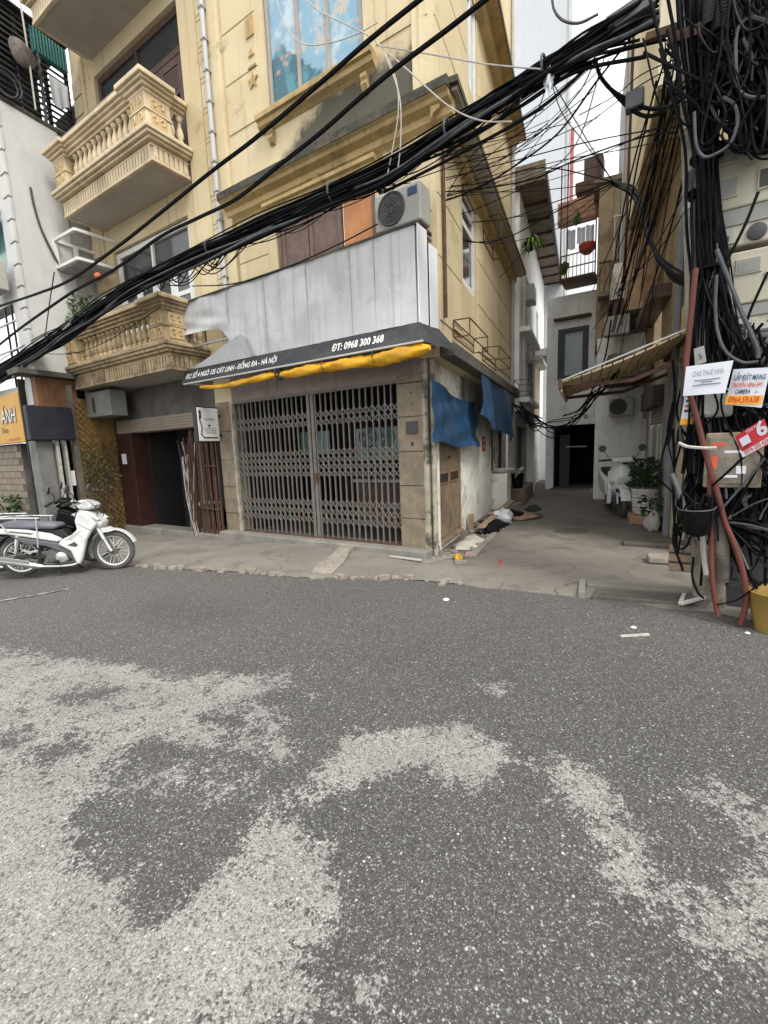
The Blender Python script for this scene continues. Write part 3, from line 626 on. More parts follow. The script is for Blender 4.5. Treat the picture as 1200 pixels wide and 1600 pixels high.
for q in ((.2, .235, .008, .014, 1.52, 1.57), (.21, .23, .008, .014, 2.2, 2.22), (.2, .215, .008, .014, 2.06, 2.08)): build('bolt_hole', MB().box(FF, *q), M['black_metal'], rp)
gw = wall_mb(FA, .2, 6.4, -.1, 2.66, -.3, 0, [(.52, 1.78, .06, 2.0)])
build('lower_side_wall', gw, M['white_wall_dirty'], H)
build('canopy_slab', MB().box(FA, -.02, 6.0, .205, .4, 2.6, 2.76), M['concrete_dark'], H, bevel=.01)
build('interior', MB().box(FF, .7, 4.1, -3.2, -3.1, 0, 2.9).box(FF, 4.0, 4.1, -3.1, -.3, 0, 2.9).box(FF, .6, 4.1, -3.1, -.3, 2.8, 2.9).box(FF, .6, 4.0, -3.1, -.3, -.02, .1).box(FA, .25, 3.4, -.36, -.31, -.05, 2.9), mat('dim_shop_interior', (.055, .052, .047), .9, .2, 2, stain=.4), H)  # interior colour darkened to paint the shade behind the gate
# drain pipe with clamps on the pilaster, and rows of rusty wall hooks beside it
dp = build('drain_pipe', MB().tube([FF.p(3.52, .12, z) for z in (3.1, 5, 7, 9.6)], .038, 8), M['pipe_white'], H, smooth=40)
for z in np.arange(3.5, 9.4, .42): build('pipe_clip', MB().box(FF, 3.475, 3.565, .07, .165, z, z + .02), M['grey_metal'], dp)
for z in np.arange(3.45, 9.4, .42):
    for q in (0, .07): build('groove_strip', MB().box(FF, 3.58, 3.748, .07, .074, z + q, z + q + .012), M['ochre'], H)
pp = build('drain_pipe', MB().tube([AW.p(5.72, .06, z) for z in (2.8, 4, 6, 8, 10, 11.7)], .05, 8), M['pipe_white'], H, smooth=40)
for z in (4.9, 6.6, 8.6): build('pipe_clip', MB().lathe(AW.sub(5.72, .06, z), [(.058, 0), (.062, .02), (.062, .1), (.058, .12)], 8), M['pipe_white'], pp)
build('drain_pipe', MB().tube([AW.p(.12, .05, z) for z in (3.1, 4.2, 5.0)], .022, 6), M['rust'], H, smooth=40)
build('downpipe', MB().tube([FA.p(.06, .07, z) for z in (0, .8, 1.6, 2.6)], .035, 8), M['pillar_mould'], H, smooth=40)

# ---------------------------------------------------------------- folding gate
G = thing('folding_gate', FF.p(2.1, -.06, .12), 'closed grey folding scissor gate across the corner shop front', 'gate')
def lattice(mb, xs, z0, z1, n, y):
    h = (z1 - z0) / n
    for k in range(n):
        for i in range(len(xs) - 1):
            a, b = xs[i], xs[i + 1]
            mb.bar(FF.p(a, y + .012, z0 + k * h), FF.p(b, y + .012, z0 + (k + 1) * h), .016, .004, up=NF); mb.bar(FF.p(b, y - .008, z0 + k * h), FF.p(a, y - .008, z0 + (k + 1) * h), .016, .004, up=NF)
for x0, x1, nb in ((.46, 1.93, 15), (2.09, 3.75, 17)):
    xs = np.linspace(x0, x1, nb)
    first = None
    for x in xs:
        if first is None: first = build('bar', MB().box(FF, x - .009, x + .009, -.075, -.05, .12, 2.40), M['gate'], G); fx = x
        else: share(first, 'bar', G, TF * (x - fx + random.gauss(0, .006)) + NF * random.gauss(0, .002))
    for z0, z1, nn in ((1.88, 2.12, 2), (1.10, 1.54, 4), (.36, .76, 3)):
        m_ = MB(); lattice(m_, xs, z0, z1, nn, -.06); build('lattice', m_, M['gate'], G)
for x in (1.95, 2.03): build('centre_post', MB().box(FF, x, x + .055, -.09, -.035, .12, 2.4), M['gate'], G, bevel=.004)
build('lock_plate', MB().box(FF, 1.93, 2.0, -.035, -.02, 1.0, 1.16), M['rust'], G)
build('top_rail', MB().box(FF, .44, 3.77, -.1, -.025, 2.36, 2.41), M['gate'], G)
build('floor_rail', MB().box(FF, .44, 3.77, -.1, -.03, .115, .14), M['rust'], G)
# what shows behind the gate
o = build('display_cabinet', MB().box(FF, .55, 2.0, -1.5, -1.2, 1.3, 1.86), M['glass_green']); tag(o, 'greenish glass fronted cabinet high on the right inside the gated shop', 'cabinet')
o = build('notice_board', MB().box(FF, 2.5, 3.2, -1.1, -1.07, 1.45, 1.86), M['glass_green'], bevel=.01); tag(o, 'greenish board hanging inside the shop, seen through the left gate leaf', 'board')
th = thing('shop_counter', FF.p(1.3, -1.2, .1), 'dark wooden counter inside the shop behind the gate', 'counter'); build('worktop', MB().box(FF, .5, 2.1, -1.7, -1.15, .92, .97), M['grey_wall'], th); build('base', MB().box(FF, .55, 2.05, -1.65, -1.2, .12, .92), M['brown_wood'], th)
fn = thing('electric_fan', FF.p(1.6, -.9, 1.3), 'round black electric fan behind the right leaf of the shop gate', 'fan')
build('cage', MB().torus(Fr(FF.p(1.55, -.9, 1.7), TF, NF), .17, .012, 20, 6).torus(Fr(FF.p(1.55, -.9, 1.7), TF, NF), .11, .006, 20, 6), M['black_metal'], fn)
for k in range(4):
    a = k * pi / 2 + .4; build('blade', MB().prism(Fr(FF.p(1.55, -.9, 1.7), TF * cos(a) + ZZ * sin(a), NF, ZZ * cos(a) - TF * sin(a)), [(.02, -.02), (.15, -.06), (.15, .05), (.02, .02)], -.005, .005), M['bike_grey'], fn)
build('stem', MB().bar(FF.p(1.55, -.93, .97), FF.p(1.55, -.93, 1.55), .04), M['black_metal'], fn)

# ---------------------------------------------------------------- sign box over the shop
S = thing('shop_sign_box', FF.p(2, .4, 3), 'large weathered grey white sign box with torn lower corner above the gate', 'sign')
uL, uR, so = 4.30, -.15, .45
zt = lambda u: 3.98 - .005 * u
tearx = 3.28
def face(u, v):   # front banner sheet: bulges and creases near the torn corner; u to the left, v up
    x = uR + .02 + (uL - uR - .04) * u; z0 = 2.93; k = max(0., (x - 2.5) / 1.6)
    if x > 2.9:   # torn edge hangs
        z0 = 2.93 + .55 * min(1, (x - 2.9) / .5) ** .7
    z = z0 + (4.0 - z0) * v
    y = so + .018 * sin(x * 5) * (1 - v) + .002 * sin(x * 23 + 3 * v) + .004 * sin(x * 7 - v * 6) + k * (1 - v) ** 2 * (.022 * sin(z * 17 + x * 3) + .014 * sin(z * 31 - x * 6)) + .01 * k * sin(x * 9)
    return FF.p(x, y, z)
build('banner_sheet', MB().sheet(face, 60, 24, .004, -NF), M['banner'], S, smooth=60)
def flap(u, v):
    x = 2.55 + (uL - .02 - 2.55) * u; top = 2.93 + .40 * (1 - u) ** 1.3 * (1 if u > .12 else u / .12) - .0; z = 2.93 + (top - 2.93) * v
    return FF.p(x, so + .02 + .03 * sin(u * 6) * v + .05 * v, z)
build('torn_flap', MB().sheet(flap, 24, 6, .004, -NF), M['banner'], S, smooth=60)
for x in (.42, .78, 1.5, 2.3, 3.1): build('seam', MB().box(FF, x, x + .005, so + .006, so + .016, 2.95 if x < 2.8 else 3.5, 3.98), M['grey_metal'], S)
fr_ = MB()
for x in (uR + .02, 1.2, 2.6, uL - .03): fr_.bar(FF.p(x, so - .04, 2.7), FF.p(x, so - .04, 3.98), .03)
for z in (2.72, 3.3, 3.97): fr_.bar(FF.p(uR, so - .045, z), FF.p(uL, so - .045, z), .03)
for x in (uR + .02, uL - .03):
    for z in (2.72, 3.97): fr_.bar(FF.p(x, .02, z), FF.p(x, so - .03, z), .03)
build('frame', fr_, M['grey_metal'], S)
build('back_board', MB().box(FF, uR + .05, uL - .05, .02, .04, 2.95, 3.95), M['dark_void'], S)
build('top_edge', MB().box(FF, uR - .01, uL + .01, so - .03, so + .012, 3.985, 4.01), M['mould'], S)
sp = MB().box(Fr(FF.p(uR - .006, so, 0), NF, -TF), -.24, .0, 0, .012, 2.93, 4.0); build('side_panel', sp, M['banner_side'], S, bevel=.003)
build('side_panel', MB().box(Fr(FF.p(uR - .03, so, 0), NF, -TF), -.52, -.245, 0, .014, 2.72, 3.86), M['banner_side'], S, bevel=.003)
build('drop_cloth', MB().box(FF, uL - .03, uL, so - .02, so + .005, 2.75, 3.1), M['banner'], S)
# charcoal band, leaning out at the bottom, with the address and the telephone number
bt = np.array([so + .004, 2.935]); bb = np.array([so + .12, 2.695]); sl = (bb - bt)
band = MB().add([FF.p(uL, bt[0], bt[1]), FF.p(uR, bt[0], bt[1]), FF.p(uR - .1, bb[0], bb[1]), FF.p(uL, bb[0], bb[1]), FF.p(uL, bt[0] - .02, bt[1]), FF.p(uR, bt[0] - .02, bt[1]), FF.p(uR - .1, bb[0] - .02, bb[1]), FF.p(uL, bb[0] - .02, bb[1])], [(0, 1, 2, 3), (7, 6, 5, 4), (0, 4, 5, 1), (1, 5, 6, 2), (2, 6, 7, 3), (3, 7, 4, 0)])
bd = build('sign_band', band, M['black_band'], S)
build('sign_band', MB().add([FF.p(uR, bt[0], bt[1]), FF.p(uR - .1, bb[0], bb[1]), FF.p(uR - .32, .02, 2.62), FF.p(uR - .06, .02, 2.93)], [(0, 1, 2, 3)]), M['black_band'], S)
nb = np.array([-(sl[1]), sl[0]]); nb /= np.linalg.norm(nb); nb = nb if nb[0] > 0 else -nb
BZ = TF * 0 + (NF * -sl[0] + ZZ * -sl[1]) / np.linalg.norm(sl); BN = NF * nb[0] + ZZ * nb[1]
BF = Fr(FF.p(0, (bt[0] + bb[0]) / 2, (bt[1] + bb[1]) / 2), TF, BN, BZ)
text('ĐC: SỐ 4 NGÕ 135 CÁT LINH - ĐỐNG ĐA - HÀ NỘI', .13, BF, 4.2, .006, -.05, M['letter'], bd, align='LEFT', bold=.0028, fit=2.12, shear=-.1)
text('ĐT: 0968 300 368', .15, BF, 1.08, .006, -.055, M['letter'], bd, align='LEFT', bold=.004, fit=.80, shear=-.1)
build('edge_tube', MB().tube([FF.p(uL - .1, so + .13, 2.685), FF.p(uR - .12, so + .13, 2.685)], .014, 6), M['trim_pale'], S)
# rolled up yellow awning under it
A_ = thing('rolled_awning', FF.p(1.8, so, 2.6), 'rolled up yellow cloth awning tied under the black sign band', 'awning')
def roll(x0, x1, r0, r1, droop):
    pts = []; rr = []
    for k in range(41):
        q = k / 40; x = x0 + (x1 - x0) * q; pts.append(FF.p(x, so + .08 + .01 * sin(x * 9), 2.60 - droop * sin(pi * q) - .01 * sin(x * 4.3))); rr.append((r0 + (r1 - r0) * q) * (1 + .05 * sin(x * 5.3) + .025 * sin(x * 23)) * min(1, .35 + q * 12, .6 + (1 - q) * 14))
    mb = MB().tube(pts, rr, 16); n_ = len(pts)
    for i in range(n_):
        c_ = np.array(pts[i])
        for k in range(16):
            v = np.array(mb.v[i * 16 + k]); a_ = 2 * pi * k / 16; f_ = 1 + .13 * sin(3 * a_ + i * .5) + .07 * sin(5 * a_ - i * 1.3) + .05 * sin(2 * a_ + i * 2.9)
            mb.v[i * 16 + k] = tuple(c_ + (v - c_) * f_)
    return mb
build('cloth', roll(-.33, 2.02, .082, .056, .02), M['yellow_tarp'], A_, smooth=60); build('cloth', roll(2.08, 3.84, .052, .028, .03), M['yellow_tarp'], A_, smooth=60)
tie = MB().torus(Fr(FF.p(2.05, so + .08, 2.61), NF, TF), .085, .012, 14, 5).tube([FF.p(2.05, so + .14, 2.55), FF.p(2.05, so + .14, 2.4)], .012, 5); build('tie', tie, M['black_metal'], A_)
for x in (1.2, .4): build('tie', MB().torus(Fr(FF.p(x, so + .08, 2.61), NF, TF), .092, .005, 14, 5), M['black_metal'], A_)
# blade sign on the left pillar
B_ = thing('hanging_sign', FF.p(4.12, .3, 2), 'small white light box sign with black frame on the pillar left of the gate', 'sign')
PF = Fr(FF.p(4.06, 0, 0), TA, NA)     # the face looks down the street towards the alley: x runs back to the wall
build('case', MB().box(PF, -.56, -.06, -.10, -.012, 1.72, 2.32), M['black_metal'], B_, bevel=.012)
fc_ = build('face_panel', MB().box(PF, -.54, -.08, -.014, .002, 1.74, 2.30), M['white_paint'], B_, bevel=.012)
build('arm', MB().box(PF, -.07, .06, -.07, -.03, 2.15, 2.2).box(PF, -.07, .06, -.07, -.03, 1.82, 1.87), M['black_metal'], B_)
hose = [PF.p(-.49 + .02 * sin(z * 20), .006, z) for z in np.linspace(2.24, 1.86, 8)] + [PF.p(x, .006, 1.80) for x in np.linspace(-.44, -.14, 6)]
build('emblem', MB().tube(hose, .010, 5).box(PF, -.51, -.47, .002, .008, 2.12, 2.25).prism(PF, [(-.34, 2.02), (-.27, 2.02), (-.305, 1.965)], .002, .006), M['black_metal'], fc_)
text('Ny MINH', .058, PF, -.28, .004, 2.09, M['black_metal'], fc_, sx=1)
for q in (1.945, 1.91, 1.875): build('small_print', MB().box(PF, -.40 + .02 * (q < 1.9), -.17, .002, .005, q, q + .012), M['paper_print'], fc_)
# ================================================================ the house with balconies, left of the shop
K = thing('balcony_house', FF.p(5.6, 0, 0), 'cream house with balustraded balconies left of the grey sign box', 'house')
build('wall', wall_mb(FF, 3.76, 7.62, 2.36, 10.6, -.3, -.005, [(4.48, 6.95, 3.25, 5.6), (4.25, 6.9, 6.35, 8.72)]), M['yellow'], K)
build('roof', MB().box(FF, 3.77, 7.6, -6, -.02, 10.3, 10.5), M['concrete'], K)
build('pilaster', MB().box(FF, 7.2, 7.62, -.004, .035, 2.95, 10.6), M['yellow'], K)
for z in np.arange(3.3, 10.4, .33):
    if not any(a < z + .3 and z < b for a, b in ((5.95, 6.6), (8.9, 9.5))): build('quoin_block', MB().box(FF, 7.3, 7.61, .035, .06, z, z + .29), M['cream'], K, bevel=.008)
build('pilaster', MB().box(FF, 3.78, 4.2, -.004, .05, 2.95, 10.6), M['yellow'], K)
# glazed white doors on the first balcony
def door_set(z0, z1, x0, x1, tz, fm, gm, n, louv=False):
    mb = MB(); y = -.06
    mb.box(FF, x0, x1, y - .08, y, z1 - .1, z1).box(FF, x0, x0 + .09, y - .08, y, z0, z1 - .1).box(FF, x1 - .09, x1, y - .08, y, z0, z1 - .1).box(FF, x0 + .09, x1 - .09, y - .08, y, tz - .05, tz + .05)
    f = build('door_frame', mb, fm, K, bevel=.01)
    k = 2; w = (x1 - x0 - .18) / k
    for i in range(k):
        a = x0 + .09 + i * w
        if i: build('transom_bar', MB().box(FF, a - .03, a + .03, y - .08, y - .004, tz + .05, z1 - .1), fm, f)
        build('pane', MB().box(FF, a + .04, a + w - .04, y - .05, y - .04, tz + .055, z1 - .105), gm, f)
    w = (x1 - x0 - .18) / n
    for i in range(n):
        a, b = x0 + .092 + i * w, x0 + .088 + (i + 1) * w
        d = MB().box(FF, a, a + .1, y - .05, y - .01, z0, tz - .05).box(FF, b - .1, b, y - .05, y - .01, z0, tz - .05).box(FF, a + .1, b - .1, y - .05, y - .01, tz - .17, tz - .05).box(FF, a + .1, b - .1, y - .05, y - .01, z0, z0 + .9).box(FF, a + .1, b - .1, y - .05, y - .01, z0 + 1.2, z0 + 1.28)
        l = build('door_leaf', d, fm, K, bevel=.006)
        if louv:
            first = None
            for q in range(9):
                z = z0 + 1.3 + q * (tz - .2 - z0 - 1.3) / 9
                if first is None: first = build('louvre', MB().box(FF, a + .1, b - .1, y - .045, y - .02, z, z + .05), fm, l); fz = z
                else: share(first, 'louvre', l, ZZ * (z - fz))
            build('backing', MB().box(FF, a + .1, b - .1, y - .055, y - .05, z0 + .9, tz - .17), M['dark_void'], l)
        else: build('pane', MB().box(FF, a + .102, b - .102, y - .035, y - .025, z0 + .902, tz - .172), gm, l)
door_set(3.2, 5.58, 4.5, 6.93, 4.95, M['white_paint'], M['glass'], 4)
door_set(6.3, 8.7, 4.27, 6.88, 8.1, M['brown_wood'], M['glass'], 4, True)
# balconies
PR = [(.032, 0), (.055, .015), (.055, .05), (.036, .065), (.062, .14), (.052, .2), (.028, .29), (.026, .33), (.05, .35), (.055, .4)]
def balcony(zb, x0, x1, dp, m, full=True, mo=None):
    """underside at zb; slab with fluted frieze, cornice, balusters, panelled corner posts and a heavy rail"""
    mo = mo or m
    b = build('balcony', MB().box(FF, x0 + .03, x1 - .03, .06, dp - .03, zb + .02, zb + .26), m, K)
    build('underside', MB().box(FF, x0 + .05, x1 - .05, .0, dp - .05, zb, zb + .018), M['soffit'], b)
    build('frieze_band', MB().box(FF, x0, x1, dp - .06, dp, zb - .02, zb + .03).box(FF, x0, x0 + .06, .062, dp - .061, zb - .02, zb + .03).box(FF, x1 - .06, x1, .062, dp - .061, zb - .02, zb + .03), m, b, bevel=.006)
    fl = MB()
    for x in np.arange(x0 + .04, x1 - .03, .085): fl.box(FF, x, x + .06, dp - .032, dp - .004, zb + .035, zb + .2)
    for y in np.arange(.1, dp - .06, .085):
        fl.box(FF, x0 + .004, x0 + .032, y, y + .06, zb + .035, zb + .2); fl.box(FF, x1 - .032, x1 - .004, y, y + .06, zb + .035, zb + .2)
    tag(build('fluting', fl, m, b), kind='stuff')
    cp = MB()
    for e, z, h in ((.0, .2, .03), (.05, .26, .04), (.10, .30, .05), (.13, .35, .06)): cp.box(FF, x0 - e, x1 + e, .06, dp + e, zb + z, zb + z + h)
    build('slab_moulding', cp, m, b, bevel=.012)
    if not full: return b
    zt = zb + .41
    build('base_rail', MB().box(FF, x0 - .02, x1 + .02, dp - .14, dp + .03, zt, zt + .06).box(FF, x0 - .02, x0 + .14, .06, dp - .14, zt, zt + .06).box(FF, x1 - .14, x1 + .02, .06, dp - .14, zt, zt + .06), m, b, bevel=.008)
    first = None; z2 = zt + .06
    spots = [(x, dp - .055) for x in np.arange(x0 + .52, x1 - .45, .165)] + [(x0 + .06, y) for y in np.arange(.14, dp - .4, .16)] + [(x1 - .06, y) for y in np.arange(.14, dp - .4, .16)]
    for x, y in spots:
        if first is None: first = build('baluster', MB().lathe(FF.sub(x, y, z2), PR, 9), m, b, smooth=50); f0 = (x, y)
        else: share(first, 'baluster', b, TF * (x - f0[0]) + NF * (y - f0[1]))
    for xa, xb in ((x0 - .03, x0 + .36), (x1 - .36, x1 + .03)):
        build('corner_post', MB().box(FF, xa, xb, dp - .37, dp + .05, zt + .003, zt + .5), mo, b, bevel=.008)
        for zz in (zt + .06, zt + .28):       # raised scroll panels on the two visible faces
            for k in range(2):
                xc = xa + .1 + k * .19
                build('relief_panel', MB().box(FF, xc - .075, xc + .075, dp + .05, dp + .062, zz, zz + .18), M['orange_panel'], b, bevel=.006)
                build('scroll', MB().tube([FF.p(xc + .04 * cos(a) * (1 - a / 9), dp + .066, zz + .09 + .06 * sin(a) * (1 - a / 9)) for a in np.linspace(.3, 5.6, 10)], .012, 5), mo, b)
            yc = dp - .16
            build('relief_panel', MB().box(FF, xa - .012, xa, yc - .13, yc + .13, zz, zz + .18), M['orange_panel'], b, bevel=.006)
            for q in (-.06, .06): build('scroll', MB().tube([FF.p(xa - .016, yc + q + .04 * cos(a) * (1 - a / 9), zz + .09 + .06 * sin(a) * (1 - a / 9)) for a in np.linspace(.3, 5.6, 10)], .012, 5), mo, b)
        build('post_band', MB().box(FF, xa - .02, xb + .02, dp - .39, dp + .07, zt + .245, zt + .272), mo, b, bevel=.004)
    rl = MB()
    for e, z, h in ((.0, .48, .05), (.04, .53, .05), (.08, .58, .04), (.12, .62, .07)):
        rl.box(FF, x0 - e + .05, x1 + e - .05, dp - .16 - e * .3, dp + e, zt + z, zt + z + h - .001); rl.box(FF, x0 + .04 - e, x0 + .18, .06, dp - .16 - e * .3, zt + z, zt + z + h - .001); rl.box(FF, x1 - .18, x1 - .04 + e, .06, dp - .16 - e * .3, zt + z, zt + z + h - .001)
        for xa, xb in ((x0 - .05 - e, x0 + .40 + e), (x1 - .40 - e, x1 + .05 + e)): rl.box(FF, xa, xb, dp - .4, dp + .06 + e, zt + z + .002, zt + z + h + .003)
    build('top_rail', rl, m, b, bevel=.01)
    build('rail_cap', MB().box(FF, x0 - .06, x1 + .06, dp - .2, dp + .115, zt + .694, zt + .71), M['concrete'], b)
    return b
balcony(6.05, 4.22, 7.14, .72, M['cream'])
balcony(2.93, 4.22, 7.5, .78, M['cream_dirty'], mo=M['cream_dirty'])
balcony(9.0, 4.1, 6.95, .92, M['cream'], full=False)
# ground floor of this house
build('lintel_wall', MB().box(FF, 4.2, 7.6, -.3, .012, 2.3, 2.92), M['concrete_dark'], K)
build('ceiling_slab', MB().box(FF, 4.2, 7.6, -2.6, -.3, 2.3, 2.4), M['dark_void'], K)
rb = MB().box(FF, 4.22, 7.5, -.26, .06, 2.03, 2.3); bx_ = build('shutter_box', rb, M['roller'], K)
first = None
for k in range(5):
    z = 2.04 + k * .052
    if first is None: first = build('slat', MB().box(FF, 4.24, 7.48, .06, .075, z, z + .044), M['roller'], bx_, bevel=.004)
    else: share(first, 'slat', bx_, ZZ * .052 * k)
build('pillar', MB().box(FF, 7.0, 7.6, -.3, .05, -.4, 2.28), M['maroon'], K, bevel=.01)
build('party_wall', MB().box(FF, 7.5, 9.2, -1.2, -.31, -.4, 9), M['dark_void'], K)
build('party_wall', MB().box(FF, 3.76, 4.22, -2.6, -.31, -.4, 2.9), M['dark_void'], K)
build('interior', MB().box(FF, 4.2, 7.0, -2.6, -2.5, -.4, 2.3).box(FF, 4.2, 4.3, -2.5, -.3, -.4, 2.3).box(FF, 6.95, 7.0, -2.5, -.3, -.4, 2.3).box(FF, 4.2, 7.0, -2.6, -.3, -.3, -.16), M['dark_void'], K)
for a, b in ((6.2, 6.42), (5.85, 6.02), (5.62, 5.7)): build('door_post', MB().box(FF, a, b, -1.0, -.92, -.2, 2.2), M['maroon'], K, bevel=.01)
build('door_pane', MB().box(FF, 6.44, 6.9, -.98, -.96, -.16, 2.1), M['glass'], K); build('door_pane', MB().box(FF, 6.04, 6.18, -.98, -.96, -.1, 2.1), M['ac_dim'], K); build('door_pane', MB().box(FF, 5.0, 5.6, -.98, -.96, .3, 2.1), M['glass'], K)
build('notice', MB().box(FF, 7.26, 7.44, .052, .056, 1.38, 1.6), M['paper'], K)
# folded half of a wooden scissor gate leaning at the right of the doorway, with dry twigs tied to it
th = thing('folded_gate', FF.p(4.6, 0, -.1), 'folded brown steel gate stacked at the right side of the dark doorway', 'gate')
for k in range(11):
    u = 4.25 + k * .075; build('bar', MB().box(FF, u, u + .022, .0 + .02 * (k % 2), .03 + .02 * (k % 2), -.12, 1.98 - .02 * (k % 3)), M['rust'] if k % 3 else M['brown_wood'], th)
for z in (.5, 1.3): build('cross_bar', MB().bar(FF.p(4.24, .055, z), FF.p(5.05, .055, z + .02), .02), M['rust'], th)
th = thing('twig_bundle', FF.p(4.95, .05, 1.2), 'bundle of dry grey twigs tied upright on the folded gate', 'twigs')
for k in range(26):
    a = FF.p(4.92 + .1 * random.random(), .08 + .05 * random.random(), -.1 + .25 * random.random()); b = FF.p(4.8 + .4 * random.random(), .06 + .12 * random.random(), 1.35 + .55 * random.random())
    build('twig', MB().tube(spline([a, (a + b) / 2 + rng.normal(0, .03, 3), b], 4), .009, 4), M['cable_pale'] if k % 3 == 0 else M['brown_wood'], th)
th = thing('door_table', FF.p(5.3, -.3, 0), 'small low table with thin white edge just inside the dark doorway', 'table')
build('tabletop', MB().box(FF, 5.02, 5.55, -.6, -.15, .52, .545), M['white_paint'], th)
for u in (5.05, 5.52):
    for y in (-.57, -.18): build('leg', MB().bar(FF.p(u, y, -.15), FF.p(u, y, .52), .025), M['grey_metal'], th)
o = build('white_bar', MB().box(FF, 5.75, 6.15, .0, .05, -.13, -.08), M['white_paint'], bevel=.01); tag(o, 'short white bar lying on the sill of the dark doorway', 'bar')
# outdoor units
def ac_unit(name, fr, w, h, d, label, fan=True, m='ac'):
    """front face looks along fr.y, x to the left, origin at the bottom centre of the front"""
    t_ = thing(name, fr.o, label, 'air conditioner')
    c = build('casing', MB().box(fr, -w / 2, w / 2, -d, 0, 0, h), M[m], t_, bevel=.02)
    if fan:
        cx = w * .12; f2 = Fr(fr.p(cx, .004, h * .52), fr.x, fr.y)
        g = MB().torus(f2, h * .42, .012, 26, 5)
        build('fan_recess', MB().lathe(Fr(fr.p(cx, -.0, h * .52), fr.x, fr.z, fr.y), [(h * .42, 0), (h * .41, .006), (h * .1, .002)], 26), M['ac_dark'], t_)
        for q in (.12, .2, .28, .35): g.torus(f2, h * q, .004, 22, 4)
        for k in range(8): a = k * pi / 4; g.bar(f2.p(.03 * cos(a), 0, .03 * sin(a)), f2.p(h * .42 * cos(a), 0, h * .42 * sin(a)), .006, .006, up=fr.y)
        build('grille', g, M['ac_dark'], t_)
    return t_
t_ = ac_unit('ac_unit', FF.sub(.14, .36, 4.07), .62, .42, .26, 'grimy air conditioner unit on the yellow wall above the sign box')
build('maker_plate', MB().box(FF, -.13, -.01, .361, .366, 4.36, 4.44), M['ink_blue'], t_); 
for u in (-.12, .36): build('wall_bracket', MB().bar(FF.p(u, .0, 4.04), FF.p(u, .4, 4.04), .03).bar(FF.p(u, .0, 3.85), FF.p(u, .36, 4.03), .02), M['rust'], t_)
t_ = ac_unit('ac_unit', FF.sub(7.1, .58, 2.36), .95, .5, .34, 'dusty air conditioner box under the lowest balcony, above the brown pillar', fan=False, m='ac_dim')
build('side_grille', MB().box(FF, 6.66, 7.0, .58, .586, 2.42, 2.8), M['ac_dim'], t_); build('vent', MB().box(FF, 7.2, 7.3, .58, .584, 2.45, 2.75), M['ac_dark'], t_)
# boxes with flowers and cloth on the low balcony
th = thing('balcony_shelf', FF.p(7.4, .5, 5.3), 'white steel frame shelf hung at the left end of the lower balcony opening', 'shelf')
SF = Fr(FF.p(7.56, .76, 0), -TA, -TF * -1)
for q in (5.22, 5.72): build('rail', MB().bar(FF.p(7.52, .78, q), FF.p(6.7, .78, q - .02), .05).bar(FF.p(7.52, .78, q), FF.p(7.52, .05, q), .05).bar(FF.p(6.7, .78, q - .02), FF.p(6.7, .05, q), .05), M['white_paint'], th)
for u, y in ((7.52, .78), (7.52, .42)): build('post', MB().bar(FF.p(u, y, 5.2), FF.p(u, y, 5.74), .07), M['white_paint'], th)
build('tray', MB().box(FF, 6.72, 7.5, .08, .76, 5.16, 5.2), M['grey_metal'], th)
def tuft(name, p, r, h, n, m, label, cat, parent=None, leaf=.07, group=None):
    """many separate blades and leaves around a stem"""
    mb = MB()
    for k in range(n):
        a = random.random() * 2 * pi; q = r * sqrt(random.random()); z = h * random.random(); c = np.array(p) + np.array([q * cos(a), q * sin(a), z])
        d = np.array([cos(a) * (.3 + random.random()), sin(a) * (.3 + random.random()), random.uniform(-.5, .9)]); d /= np.linalg.norm(d); s = np.cross(d, rng.normal(0, 1, 3)); s /= np.linalg.norm(s); L = leaf * random.uniform(.6, 1.4)
        mb.add([c, c + d * L * .5 + s * L * .22, c + d * L, c + d * L * .5 - s * L * .22], [(0, 1, 2, 3)])
    o = build(name, mb, m, parent)
    if label: tag(o, label, cat, group)
    return o
def plant(p, r, h, n, m, label, leaf=.07, pot=None):
    t_ = thing('potted_plant', p, label, 'plant'); z0 = 0
    if pot:
        z0 = pot[1]; build('pot', MB().lathe(Fr(p, (1, 0, 0), (0, 1, 0)), [(pot[0] * .75, 0), (pot[0], pot[1]), (pot[0] * 1.08, pot[1]), (pot[0] * 1.08, pot[1] + .02), (pot[0] * .9, pot[1] + .02)], 12), pot[2], t_, smooth=40)
    st = MB()
    for k in range(6):
        a = random.random() * 6.28; st.tube([np.array(p) + ZZ * z0, np.array(p) + np.array([cos(a) * r * .6, sin(a) * r * .6, z0 + h * .8])], .006, 4)
    build('stem', st, M['leaf_dark'], t_); o = tuft('foliage', np.array(p) + ZZ * z0, r, h, n, m, None, None, t_, leaf); tag(o, kind='stuff'); return t_
plant(FF.p(7.35, .6, 3.98), .16, .55, 90, M['leaf'], 'spiky green potted plant at the left end of the low balcony', .12, (.1, .12, M['pot']))
plant(FF.p(6.95, .62, 4.0), .15, .5, 70, M['leaf_dark'], 'sparse dark plant with red flowers behind the low balcony rail', .1, (.1, .1, M['pot']))
o = build('red_lantern', MB().lathe(Fr(FF.p(6.25, .7, 4.75), TF, NF), [(.02, 0), (.05, .02), (.06, .06), (.05, .1), (.02, .12)], 10), mat('orange_red_cloth', (.40, .10, .045), .7, .1, 6), smooth=60); tag(o, 'small orange red lantern hanging over the low balcony', 'lantern')
